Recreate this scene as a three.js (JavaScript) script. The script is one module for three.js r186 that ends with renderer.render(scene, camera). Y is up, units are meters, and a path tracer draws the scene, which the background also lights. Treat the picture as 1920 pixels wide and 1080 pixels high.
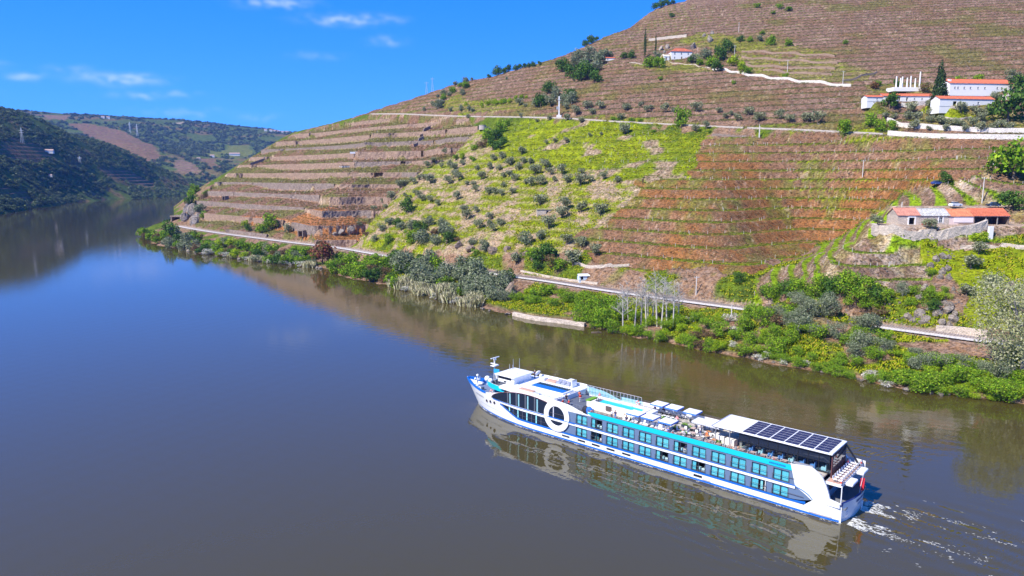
import * as THREE from 'three';
import { mergeGeometries, mergeVertices } from 'three/addons/utils/BufferGeometryUtils.js';
import { RoundedBoxGeometry } from 'three/addons/geometries/RoundedBoxGeometry.js';
import { MarchingCubes } from 'three/addons/objects/MarchingCubes.js';
import { FontLoader } from 'three/addons/loaders/FontLoader.js';
import { TextGeometry } from 'three/addons/geometries/TextGeometry.js';

// ---------------------------------------------------------------- camera, sky, sun, exposure
const scene = new THREE.Scene();
const EYE = 49.2, PITCH = 8.9726 * Math.PI / 180, FOCAL = 1330;          // a drone 49 m above the river
const camera = new THREE.PerspectiveCamera(2 * Math.atan(540 / FOCAL) * 180 / Math.PI, 16 / 9, 1, 30000);
camera.position.set(0, EYE, 0);
camera.lookAt(0, EYE - Math.sin(PITCH), -Math.cos(PITCH));
camera.updateMatrixWorld();

const SUN = new THREE.Vector3(-0.56, 0.74, 0.41).normalize();
const sun = new THREE.DirectionalLight(new THREE.Color(1.0, 0.945, 0.86), 5.0);
sun.position.copy(SUN).multiplyScalar(900).add(new THREE.Vector3(0, 0, -300));
sun.target.position.set(0, 0, -300);
sun.castShadow = true;
sun.shadow.mapSize.set(4096, 4096);
Object.assign(sun.shadow.camera, { left: -700, right: 700, top: 700, bottom: -700, near: 10, far: 3000 });
scene.add(sun, sun.target);

const renderer = new THREE.WebGLRenderer({ antialias: true });
renderer.setSize(1024, 576);
renderer.toneMapping = THREE.LinearToneMapping;
renderer.toneMappingExposure = 1.5;
renderer.shadowMap.enabled = true;

// ---------------------------------------------------------------- seeded random and noise
let seed = 12345;
const rnd = () => { seed = (seed + 0x6D2B79F5) | 0; let t = Math.imul(seed ^ (seed >>> 15), 1 | seed); t = (t + Math.imul(t ^ (t >>> 7), 61 | t)) ^ t; return ((t ^ (t >>> 14)) >>> 0) / 4294967296; };
const reseed = s => { seed = s; };
const rr = (a, b) => a + (b - a) * rnd();
const hash2 = (x, y) => { let h = Math.imul(x, 374761393) + Math.imul(y, 668265263); h = Math.imul(h ^ (h >>> 13), 1274126177); return ((h ^ (h >>> 16)) >>> 0) / 4294967296; };
const sm = t => t * t * (3 - 2 * t);
const noise = (x, y) => {
  const xi = Math.floor(x), yi = Math.floor(y), u = sm(x - xi), v = sm(y - yi);
  const a = hash2(xi, yi), b = hash2(xi + 1, yi), c = hash2(xi, yi + 1), d = hash2(xi + 1, yi + 1);
  return a + (b - a) * u + (c - a) * v + (a - b - c + d) * u * v;
};
const fbm = (x, y, o = 4) => { let s = 0, a = 0.5, n = 0; for (let i = 0; i < o; i++) { s += a * noise(x, y); n += a; a *= 0.5; x = x * 2.03 + 17.1; y = y * 2.03 + 9.7; } return s / n; };
const clamp = (x, a = 0, b = 1) => Math.min(b, Math.max(a, x));
const sstep = (a, b, x) => sm(clamp((x - a) / (b - a)));
const lerp = (a, b, t) => a + (b - a) * t;
const mix3 = (a, b, t) => [lerp(a[0], b[0], t), lerp(a[1], b[1], t), lerp(a[2], b[2], t)];

// the sky: clear air, paler towards the horizon, with a few thin streaks of cirrus
{
  const w = 2048, h = 1024, data = new Float32Array(w * h * 4);
  const streaks = [ // azimuth and elevation in degrees, half length, half height, strength
    [-17.6, 12.3, 2.4, 0.36, 0.42], [-12.6, 11.5, 3.0, 0.40, 0.42], [-9.3, 11.5, 1.2, 0.25, 0.25], [-9.6, 10.0, 1.4, 0.35, 0.2], [-15.0, 8.8, 2.0, 0.3, 0.1],
    [-28.2, 6.55, 2.6, 0.38, 0.5], [-26.2, 5.6, 2.8, 0.2, 0.3], [-33.6, 6.4, 1.1, 0.22, 0.34], [-35.8, 6.9, 1.3, 0.25, 0.3], [-31.2, 7.0, 1.4, 0.22, 0.16],
    [-24.4, 4.5, 3.0, 0.3, 0.14], [-19.2, 4.3, 1.5, 0.3, 0.12], [-38.5, 5.1, 2.6, 0.3, 0.25], [-62, 9, 6, 0.7, 0.35], [-85, 14, 8, 1.0, 0.35], [48, 12, 7, 0.9, 0.35], [80, 8, 6, 0.6, 0.35], [120, 15, 9, 1.2, 0.35], [-140, 11, 8, 1.0, 0.35],
  ];
  for (let j = 0; j < h; j++) {
    const el = ((j + 0.5) / h - 0.5) * 180;
    const e = Math.max(el, 0);
    const t1 = 1 - Math.exp(-e / 7.5), t2 = 1 - Math.exp(-e / 38);
    let base = mix3([0.160, 0.540, 1.300], [0.004, 0.220, 1.120], t1);
    base = mix3(base, [0.006, 0.075, 0.260], t2);
    for (let i = 0; i < w; i++) {
      const az = ((i + 0.5) / w) * 360 - 180;            // direction x = cos, z = sin
      const rel = ((az + 90 + 540) % 360) - 180;          // 0 towards -z, positive to +x
      let c = 0;
      for (const [a, b, la, lb, s] of streaks) {
        let dx = rel - a; if (dx > 180) dx -= 360; if (dx < -180) dx += 360;
        const nx = dx / la, ny = (el - b - dx * 0.03 + 0.5 * (fbm(rel * 0.9 + 7, b * 3.1, 3) - 0.5)) / lb;
        const r2 = nx * nx + ny * ny; if (r2 > 3.2) continue;
        const wisp = 0.15 + 1.35 * sstep(0.28, 0.72, fbm(rel * 1.5 + el * 2 + 40, el * 7 - rel * 0.5 + 9, 5));
        c = Math.max(c, 0.72 * s * Math.exp(-r2 * 1.5) * wisp);
      }
      const col = mix3(base, [0.86, 0.90, 0.98], clamp(c));
      const k = (j * w + i) * 4;
      data[k] = col[0]; data[k + 1] = col[1]; data[k + 2] = col[2]; data[k + 3] = 1;
    }
  }
  const sky = new THREE.DataTexture(data, w, h, THREE.RGBAFormat, THREE.FloatType);
  sky.mapping = THREE.EquirectangularReflectionMapping;
  sky.magFilter = sky.minFilter = THREE.LinearFilter;
  sky.needsUpdate = true;
  scene.background = sky; scene.environment = sky;
  scene.environmentIntensity = scene.backgroundIntensity = 1.0;
}

// ---------------------------------------------------------------- names, labels, materials
const taken = {};
function numbered(name) { const n = taken[name] = (taken[name] ?? -1) + 1; return n ? `${name}_${String(n).padStart(3, '0')}` : name; }
function shade(o) { o.traverse(m => { if (m.isMesh) { m.castShadow = true; m.receiveShadow = true; } }); return o; }
function part(name, geo, mat, parent) { const m = new THREE.Mesh(geo, mat); m.name = name; m.castShadow = m.receiveShadow = true; parent.add(m); return m; }
function thing(name, label, category, group, pos, turn = 0) {
  const o = new THREE.Group(); o.name = numbered(name); scene.add(o);
  if (pos) o.position.set(pos[0], pos[1], pos[2]); o.rotation.y = turn;
  o.userData = { label, category }; if (group) o.userData.group = group;
  return o;
}
function solo(name, geo, mat, label, category, group) {
  const m = new THREE.Mesh(geo, mat); m.name = numbered(name); m.castShadow = m.receiveShadow = true; scene.add(m);
  m.userData = { label, category }; if (group) m.userData.group = group; return m;
}
function setting(name, geo, mat, label, category) { const m = new THREE.Mesh(geo, mat); m.name = name; m.castShadow = m.receiveShadow = true; m.userData = { kind: 'structure', label, category }; scene.add(m); return m; }
const lin = (r, g, b) => new THREE.Color().setRGB(r, g, b);
const std = (c, rough = 0.8, metal = 0, extra = {}) => new THREE.MeshStandardMaterial({ color: Array.isArray(c) ? lin(...c) : c, roughness: rough, metalness: metal, ...extra });
const phys = (c, o = {}) => new THREE.MeshPhysicalMaterial({ color: Array.isArray(c) ? lin(...c) : c, ...o });

function greyTexture(n, fn, repeat = 1, srgb = false) {
  const d = new Uint8Array(n * n * 4);
  for (let j = 0; j < n; j++) for (let i = 0; i < n; i++) {
    const v = fn(i / n, j / n), k = (j * n + i) * 4;
    const a = Array.isArray(v) ? v : [v, v, v];
    d[k] = clamp(a[0]) * 255; d[k + 1] = clamp(a[1]) * 255; d[k + 2] = clamp(a[2]) * 255; d[k + 3] = 255;
  }
  const t = new THREE.DataTexture(d, n, n); t.wrapS = t.wrapT = THREE.RepeatWrapping; t.magFilter = THREE.LinearFilter; t.minFilter = THREE.LinearMipmapLinearFilter; t.generateMipmaps = true;
  t.repeat.set(repeat, repeat); if (srgb) t.colorSpace = THREE.SRGBColorSpace; t.needsUpdate = true; return t;
}
// tiling noise: period p cells over the unit square
const tnoise = (x, y, p) => {
  const X = x * p, Y = y * p, xi = Math.floor(X), yi = Math.floor(Y), u = sm(X - xi), v = sm(Y - yi), m = q => ((q % p) + p) % p;
  const a = hash2(m(xi) + p * 31, m(yi)), b = hash2(m(xi + 1) + p * 31, m(yi)), c = hash2(m(xi) + p * 31, m(yi + 1)), d = hash2(m(xi + 1) + p * 31, m(yi + 1));
  return a + (b - a) * u + (c - a) * v + (a - b - c + d) * u * v;
};
const tfbm = (x, y, p, o) => { let s = 0, a = 0.5, n = 0; for (let i = 0; i < o; i++) { s += a * tnoise(x, y, p); n += a; a *= 0.55; p *= 2; } return s / n; };
// ---------------------------------------------------------------- the lie of the land
// sight lines from the survey point; (u, v) are the survey photograph's coordinates on a 1920 x 1080 sheet
const sightSlope = v => Math.tan(Math.atan((540 - v) / FOCAL) - PITCH);        // (height - EYE) / distance
function spot(u, v, Z) { const k = sightSlope(v), Y = EYE + k * Z; return [(u - 960) / FOCAL * (Z * Math.cos(PITCH) - (Y - EYE) * Math.sin(PITCH)), Y, Z]; }
const level = (u, v, Y) => spot(u, v, (Y - EYE) / sightSlope(v));               // where that sight line meets height Y; Z counts away from the camera

const SHORE = [[262, 440], [280, 453], [300, 462], [370, 475], [470, 490], [560, 500], [600, 504], [640, 520], [740, 541], [800, 557], [860, 572], [930, 586], [1000, 600], [1090, 611], [1130, 622], [1170, 630], [1250, 644], [1330, 661], [1400, 673], [1500, 691], [1600, 713], [1700, 733], [1800, 746], [1920, 757], [2080, 775]];
const RAIL = [[335, 423], [380, 431], [420, 437], [490, 446], [560, 455], [640, 464], [700, 474], [770, 486], [870, 502], [960, 516], [1040, 527], [1150, 544], [1290, 563], [1420, 580], [1560, 598], [1740, 622], [1860, 638], [2000, 656]];
const ctrl = [];
for (const [u, v] of SHORE) { const p = level(u, v, 0); ctrl.push([p[0], -0.3, p[2]]); const n = 28; ctrl.push([p[0] - n * 0.75, -9, p[2] - n * 0.66]); }
for (const [u, v] of [[272, 424], [300, 404], [325, 391], [342, 378]]) { const p = level(u, v, 0); ctrl.push([p[0], -0.3, p[2]], [p[0] - 40, -9, p[2]]); }
for (const [u, v, Z] of [[240, 425, 560], [225, 410, 680], [200, 402, 760], [255, 402, 760], [285, 396, 850], [240, 395, 900], [200, 392, 950], [150, 398, 850], [300, 385, 1050], [250, 384, 1150], [318, 382, 1080], [335, 374, 1250], [300, 376, 1250]]) { const p = spot(u, v, Z); ctrl.push([p[0], -9, p[2]]); }
for (const [u, v] of RAIL) { const p = level(u, v, 7); ctrl.push([p[0], 7, p[2]]); }
const COLUMNS = [ // u, v of the track (7 m), rise along the sight line, rows up to the brow, brow?
  [372, 430, 0.185, [410, 390, 370, 353], 1], [450, 441, 0.205, [415, 385, 355, 325, 307], 1], [548, 454, 0.245, [420, 380, 340, 300, 265, 250], 1], [620, 462, 0.272, [430, 390, 340, 300, 260, 232], 1],
  [700, 474, 0.300, [430, 380, 330, 280, 240, 207], 1], [780, 487, 0.318, [440, 390, 340, 290, 240, 210, 184], 1], [870, 502, 0.335, [450, 400, 350, 300, 250, 219, 180, 153], 1], [960, 516, 0.362, [470, 420, 370, 320, 270, 220, 170, 133], 1],
  [1060, 530, 0.385, [480, 430, 380, 330, 280, 222, 160, 107], 1], [1140, 542, 0.395, [490, 430, 380, 330, 280, 226, 160, 110, 66], 1], [1220, 553, 0.400, [500, 440, 390, 340, 290, 230, 170, 110, 60, 22], 1], [1350, 571, 0.410, [520, 460, 400, 340, 290, 237, 170, 110, 50, 0, -50], 0],
  [1500, 590, 0.420, [540, 243, 170, 110, 50, 0, -50], 0], [1700, 617, 0.420, [560, 500, 440, 320, 253, 170, 110, 50, 0, -50], 0], [1920, 646, 0.420, [590, 530, 460, 400, 330, 260, 190, 120, 60, 0, -50], 0], [2120, 668, 0.420, [600, 530, 460, 400, 330, 260, 190, 120, 60, 0, -50], 0],
];
for (const [u, v0, s, rows, brow] of COLUMNS) {
  const Zb = level(u, v0, 7)[2];
  rows.forEach((v, i) => {
    const Z = (EYE - 7 + s * Zb) / (s - sightSlope(v)), p = spot(u, v, Math.min(Z, 1000));
    ctrl.push(p);
    if (i === rows.length - 1) {
      const f = 1.16, g = 1.42, drop = brow ? 0.07 : -0.02;
      ctrl.push([p[0] * f, EYE + (p[1] - EYE) * f - drop * p[2] * f * 0.55, p[2] * f]);
      ctrl.push([p[0] * g, EYE + (p[1] - EYE) * g - (drop + 0.09) * p[2] * g, p[2] * g]);
    }
  });
}
// a deep gully behind the farm's spur, and the spur itself
for (const [u, v, Z] of [[1405, 528, 232], [1430, 510, 250], [1480, 484, 274], [1545, 448, 296], [1610, 410, 306], [1670, 375, 304], [1500, 420, 318], [1500, 360, 334], [1500, 300, 350], [1580, 370, 322], [1590, 330, 330], [1500, 522, 213], [1560, 492, 219], [1640, 458, 230], [1720, 428, 240], [1800, 415, 247], [1900, 405, 252], [1560, 560, 201], [1420, 460, 282], [1400, 500, 252]]) ctrl.push(spot(u, v, Z));
// thin-plate spline through the control points
const TPS = (() => {
  const S = 300, P = ctrl.map(p => [p[0] / S, p[2] / S, p[1]]), n = P.length, N = n + 3;
  const U = r2 => r2 > 1e-12 ? r2 * Math.log(r2) * 0.5 : 0;
  const A = Array.from({ length: N }, () => new Float64Array(N + 1));
  for (let i = 0; i < n; i++) {
    for (let j = 0; j < n; j++) A[i][j] = U((P[i][0] - P[j][0]) ** 2 + (P[i][1] - P[j][1]) ** 2) + (i === j ? 0.0008 : 0);
    A[i][n] = A[n][i] = 1; A[i][n + 1] = A[n + 1][i] = P[i][0]; A[i][n + 2] = A[n + 2][i] = P[i][1]; A[i][N] = P[i][2];
  }
  for (let c = 0; c < N; c++) {
    let b = c; for (let r = c + 1; r < N; r++) if (Math.abs(A[r][c]) > Math.abs(A[b][c])) b = r;
    [A[c], A[b]] = [A[b], A[c]];
    for (let r = c + 1; r < N; r++) { const f = A[r][c] / A[c][c]; if (f) for (let k = c; k <= N; k++) A[r][k] -= f * A[c][k]; }
  }
  const w = new Float64Array(N);
  for (let r = N - 1; r >= 0; r--) { let s = A[r][N]; for (let k = r + 1; k < N; k++) s -= A[r][k] * w[k]; w[r] = s / A[r][r]; }
  return (x, z) => { x /= S; z /= S; let s = w[n] + w[n + 1] * x + w[n + 2] * z; for (let i = 0; i < n; i++) s += w[i] * U((x - P[i][0]) ** 2 + (z - P[i][1]) ** 2); return s; };
})();
// sampled once on a 6 m grid, then read bilinearly with smoothing by cubic weights
const GX0 = -900, GZ0 = 60, GC = 6, GNX = 300, GNZ = 210, GRID = new Float32Array(GNX * GNZ);
for (let j = 0; j < GNZ; j++) for (let i = 0; i < GNX; i++) GRID[j * GNX + i] = TPS(GX0 + i * GC, GZ0 + j * GC);
const cub = (a, b, c, d, t) => b + 0.5 * t * (c - a + t * (2 * a - 5 * b + 4 * c - d + t * (3 * (b - c) + d - a)));
function gridY(x, z) {
  const fx = clamp((x - GX0) / GC, 1, GNX - 3.001), fz = clamp((z - GZ0) / GC, 1, GNZ - 3.001), i = Math.floor(fx), j = Math.floor(fz), u = fx - i, v = fz - j, r = [];
  for (let q = -1; q < 3; q++) { const o = (j + q) * GNX + i; r.push(cub(GRID[o - 1], GRID[o], GRID[o + 1], GRID[o + 2], u)); }
  return cub(r[0], r[1], r[2], r[3], v);
}
function segDist(x, z, line) {
  let best = 1e9, at = 0, side = 0;
  for (let i = 0; i < line.length - 1; i++) {
    const ax = line[i][0], az = line[i][1], bx = line[i + 1][0] - ax, bz = line[i + 1][1] - az, L = bx * bx + bz * bz;
    const t = clamp(((x - ax) * bx + (z - az) * bz) / L), dx = x - ax - t * bx, dz = z - az - t * bz, d = Math.hypot(dx, dz);
    if (d < best) { best = d; at = i + t; side = bx * dz - bz * dx; }
  }
  return [best, at, side];
}
// first hit of a sight line with a height function
function hitWith(fn, u, v, z0 = 120, z1 = 1300) {
  const k = sightSlope(v); let pz = z0;
  const f = Z => { const p = spot(u, v, Z); return p[1] - fn(p[0], Z); };
  for (let Z = z0; Z < z1; Z += Math.max(1.5, Z * 0.006)) { if (f(Z) < 0) { let a = pz, b = Z; for (let q = 0; q < 18; q++) { const m = (a + b) / 2; f(m) < 0 ? b = m : a = m; } return spot(u, v, (a + b) / 2); } pz = Z; }
  return null;
}
const flatLine = (line, fn = gridY) => line.map(([u, v]) => { const p = hitWith(fn, u, v); return p ? [p[0], p[2]] : null; }).filter(Boolean);
// a gully runs down beside the lower farm, and a rounded spur carries the farm
const GULLY = flatLine([[1390, 540], [1420, 512], [1480, 484], [1545, 448], [1610, 410], [1670, 375], [1730, 345]]);
const SPUR = flatLine([[1500, 520], [1560, 490], [1640, 455], [1720, 430], [1800, 415], [1900, 405]]);
function baseY(x, z) {
  let y = gridY(x, z);
  if (x > 60 && z > 150 && z < 420) {
    const g = segDist(x, z, GULLY); y -= 1.6 * Math.exp(-((g[0] / 4) ** 2)) * sstep(0, 0.6, g[1]);
    const s = segDist(x, z, SPUR); y += 2.0 * Math.exp(-((s[0] / 22) ** 2));
  }
  return y;
}
const poly = line => { const p = flatLine(line, baseY); let x0 = 1e9, x1 = -1e9, z0 = 1e9, z1 = -1e9; for (const [x, z] of p) { x0 = Math.min(x0, x); x1 = Math.max(x1, x); z0 = Math.min(z0, z); z1 = Math.max(z1, z); } p.box = [x0, x1, z0, z1]; return p; };
function inside(x, z, p) {
  const b = p.box; if (x < b[0] || x > b[1] || z < b[2] || z > b[3]) return false;
  let c = false; for (let i = 0, j = p.length - 1; i < p.length; j = i++) if ((p[i][1] > z) !== (p[j][1] > z) && x < (p[j][0] - p[i][0]) * (z - p[i][1]) / (p[j][1] - p[i][1]) + p[i][0]) c = !c;
  return c;
}
const HIGHROAD_UV = [[640, 216], [700, 214], [760, 214], [830, 217], [900, 219], [980, 220], [1060, 222], [1170, 229], [1310, 236], [1420, 241], [1500, 244], [1580, 248], [1660, 252], [1740, 258], [1830, 260], [1960, 262]];
const HIGHROAD = flatLine(HIGHROAD_UV, baseY);
const RAILLINE = RAIL.map(([u, v]) => { const p = level(u, v, 7); return [p[0], p[2]]; });
const SHORELINE = SHORE.map(([u, v]) => { const p = level(u, v, 0); return [p[0], p[2]]; });
const REGION = {
  walls: poly([[350, 385], [372, 353], [430, 318], [480, 289], [548, 254], [620, 234], [700, 219], [790, 221], [880, 226], [897, 240], [857, 285], [785, 322], [744, 351], [703, 389], [662, 436], [640, 458], [560, 447], [460, 436], [372, 424]]),
  orange: poly([[470, 400], [560, 405], [700, 385], [700, 400], [665, 440], [640, 456], [570, 445], [520, 420], [440, 405]]),
  green: poly([[905, 262], [950, 232], [1060, 226], [1190, 234], [1312, 262], [1300, 300], [1290, 332], [1200, 338], [1130, 330], [1050, 310], [1000, 292], [930, 284]]),
  grove: poly([[897, 240], [905, 262], [930, 284], [1000, 292], [1130, 330], [1200, 338], [1170, 380], [1130, 420], [1100, 450], [1090, 480], [1000, 470], [900, 480], [800, 470], [700, 462], [640, 458], [662, 436], [703, 389], [744, 351], [785, 322], [857, 285]]),
  vines: poly([[1312, 262], [1400, 254], [1660, 258], [1960, 268], [1960, 335], [1750, 334], [1720, 350], [1660, 385], [1600, 418], [1540, 453], [1470, 492], [1410, 522], [1300, 512], [1200, 505], [1120, 490], [1080, 465], [1085, 440], [1130, 420], [1170, 380], [1200, 338], [1290, 332]]),
  spur: poly([[1408, 545], [1420, 520], [1480, 492], [1540, 458], [1600, 424], [1660, 390], [1720, 354], [1750, 336], [1960, 336], [1960, 380], [1900, 440], [1880, 465], [1745, 468], [1735, 500], [1720, 545], [1650, 542], [1560, 538], [1440, 548]]),
  meadow: poly([[1745, 470], [1900, 462], [1960, 462], [1960, 635], [1810, 612], [1795, 560], [1765, 520], [1735, 500]]),
};
const FRESH = [[[1270, 74], [1310, 60], [1345, 62], [1400, 72], [1480, 84], [1570, 100], [1500, 104], [1390, 96], [1350, 92], [1300, 84]], [[1385, 100], [1570, 112], [1645, 136], [1592, 156], [1480, 146], [1400, 134]], [[1180, 118], [1300, 118], [1345, 132], [1300, 134], [1190, 126]], [[1120, 216], [1240, 222], [1340, 234], [1240, 230], [1130, 226]], [[1550, 240], [1640, 228], [1690, 244], [1660, 250]], [[1700, 208], [1760, 200], [1860, 204], [1920, 215], [1920, 244], [1760, 242], [1710, 232]], [[1620, 160], [1690, 150], [1760, 158], [1740, 172], [1640, 172]], [[820, 196], [860, 176], [890, 190], [960, 186], [1000, 196], [960, 206], [860, 212]]].map(poly);
// two folds in the walled hillside: a small rib and the hollow beside it
const RIB = flatLine([[700, 262], [692, 275], [676, 289], [663, 318], [644, 347], [633, 367], [617, 398], [600, 430]]);
const HOLLOW = flatLine([[800, 262], [770, 286], [747, 312], [725, 339], [710, 361], [684, 390], [660, 430]]);
function formY(x, z) {
  let y = baseY(x, z);
  if (x < 40 && z > 330) {
    const a = segDist(x, z, RIB), b = segDist(x, z, HOLLOW);
    y += 7 * Math.max(0, 1 - a[0] / 24) - 9 * Math.max(0, 1 - b[0] / 28);
  }
  return y;
}
const PADS = []; // level yards for buildings: x, z, half length along x', half depth, turn, height
function pad(u, v, hl, hd, turn, dy = 0, y) { const p = hitWith(formY, u, v); PADS.push({ x: p[0], z: p[2], hl, hd, c: Math.cos(turn), s: Math.sin(turn), y: (y ?? p[1]) + dy }); return PADS[PADS.length - 1]; }
const FARM = pad(1786, 421, 24, 6.5, 0.02, 0);
const YARD = pad(1800, 388, 22, 4, 0.0, 0.2);
const VILLA = pad(1278, 105, 17, 9, 0.1, 0);
const QUINTA_A = pad(1825, 196, 21, 10, 0.12, 0);
const QUINTA_B = pad(1690, 190, 19, 8, 0.06, 0);
const HIGH_Y = HIGHROAD.map(([x, z]) => formY(x, z));
function roadYat(at) { const i = Math.min(HIGH_Y.length - 2, Math.floor(at)), t = at - i; return lerp(HIGH_Y[i], HIGH_Y[i + 1], t); }

const TERR = { // step, share of the step that is level ground, rise within that share
  walls: [8.6, 0.88, 0.50], vines: [4.3, 0.36, 0.10], spur: [3.5, 0.50, 0.03], green: [4.0, 0.55, 0.30], grove: [3.6, 0.62, 0.40], upper: [4.2, 0.46, 0.18],
};
const stepped = (b, [S, a, r]) => { const t = b / S, f = Math.floor(t), q = t - f; return [S * (f + (q < a ? r * q / a : r + (1 - r) * sm((q - a) / (1 - a)))), q, f]; };
// the share of each walled terrace that slopes differs from terrace to terrace and along it
const wallStep = (x, z, f) => [TERR.walls[0], TERR.walls[1], clamp(0.46 + 0.8 * (fbm(x * 0.011 + f * 5.3, z * 0.011 + f * 2.1, 2) - 0.46), 0.26, 0.84)];
function regionOf(x, z) {
  const jx = x + 13 * (fbm(x * 0.07, z * 0.07, 2) - 0.5), jz = z + 13 * (fbm(x * 0.07 + 50, z * 0.07, 2) - 0.5);
  for (const k of ['walls', 'green', 'spur', 'vines', 'meadow', 'grove']) if (inside(jx, jz, REGION[k])) return k;
  const r = segDist(x, z, HIGHROAD);
  if (r[2] < 0 ? false : r[0] >= 0 && z > 200) return 'upper';
  return 'bank';
}
// plots side by side on the walled hillside sit at different levels
const wobW = (x, z) => { const s = (-0.63 * x + 0.78 * z + 16 * (noise(x * 0.02, z * 0.02) - 0.5)) / 62, c = Math.floor(s), h = hash2(c, 5) - 0.5, g = hash2(c + 1, 5) - 0.5; return 3.0 * (fbm(x * 0.009, z * 0.009, 2) - 0.5) + 6.5 * lerp(h, g, sstep(0.965, 1, s - c)); };
// the spur's terraces climb along its flank, beside the gully, before they turn round its nose
const spurLift = (x, z) => { const g = segDist(x, z, GULLY); return 0.5 * wob(x, z) - 10 * Math.exp(-((g[0] / 17) ** 2)); };
const wob = (x, z) => 1.1 * (fbm(x * 0.018, z * 0.018, 2) - 0.5);
// height of the finished ground, with what it is made of
function land(x, z) {
  const b = formY(x, z); let y = b, q = 0, f = 0, kind = regionOf(x, z), edge = 1;
  if (y < 1.5) kind = 'bank';
  if (TERR[kind]) {
    const w = kind === 'walls' ? wobW(x, z) : kind === 'spur' ? spurLift(x, z) : wob(x, z);
    const T0 = kind === 'walls' ? wallStep(x, z, Math.floor((b + w) / TERR.walls[0])) : TERR[kind];
    const [ty, tq, tf] = stepped(b + w, T0); q = tq; f = tf;
    const keep = kind === 'upper' ? 0.85 : kind === 'grove' ? 0.75 : kind === 'green' ? 0.8 : 1;
    y = kind === 'spur' ? b + (ty - b - w) : lerp(b, ty, keep);
  }
  const rough = kind === 'walls' ? 0.15 : kind === 'vines' || kind === 'spur' ? 0.22 : kind === 'bank' ? 1.6 : 0.6;
  y += rough * (fbm(x * 0.16, z * 0.16, 4) - 0.5) * (TERR[kind] ? 0.3 + 0.7 * sstep(0.3, 0.7, q) : 1);
  // the railway bench and the upper road
  const rl = segDist(x, z, RAILLINE);
  if (rl[0] < 16) { y = lerp(6.6, y, sstep(4.6, 11, rl[0])); if (rl[0] < 6) { kind = 'ballast'; } }
  const hr = segDist(x, z, HIGHROAD);
  if (hr[0] < 11) { y = lerp(roadYat(hr[1]) - 0.25, y, sstep(3.2, 8.5, hr[0])); if (hr[0] < 3.6) kind = 'road'; }
  for (const p of PADS) {
    const dx = x - p.x, dz = z - p.z, lx = Math.abs(dx * p.c + dz * p.s) - p.hl, lz = Math.abs(-dx * p.s + dz * p.c) - p.hd, d = Math.hypot(Math.max(lx, 0), Math.max(lz, 0));
    if (d < 7) { y = lerp(p.y, y, sstep(0.4, 6, d)); if (d < 1.2) kind = 'yard'; else if (d < 2.2 && noise(x * 0.3, z * 0.3) > 0.4) kind = kind === 'upper' ? 'upper' : 'yardside'; }
  }
  return [y, kind, q, f, b];
}
const landY = (x, z) => land(x, z)[0];
const COL = {
  rust: [0.270, 0.120, 0.042], brown: [0.185, 0.105, 0.060], mauve: [0.200, 0.125, 0.088], stone: [0.300, 0.200, 0.140], pale: [0.420, 0.310, 0.225], orange: [0.360, 0.140, 0.050], soil: [0.205, 0.110, 0.062],
  lime: [0.245, 0.290, 0.004], grass: [0.125, 0.175, 0.006], olive: [0.125, 0.140, 0.028], dark: [0.060, 0.095, 0.018], grey: [0.300, 0.285, 0.265], dust: [0.400, 0.310, 0.235], yellow: [0.300, 0.280, 0.030],
};
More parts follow.
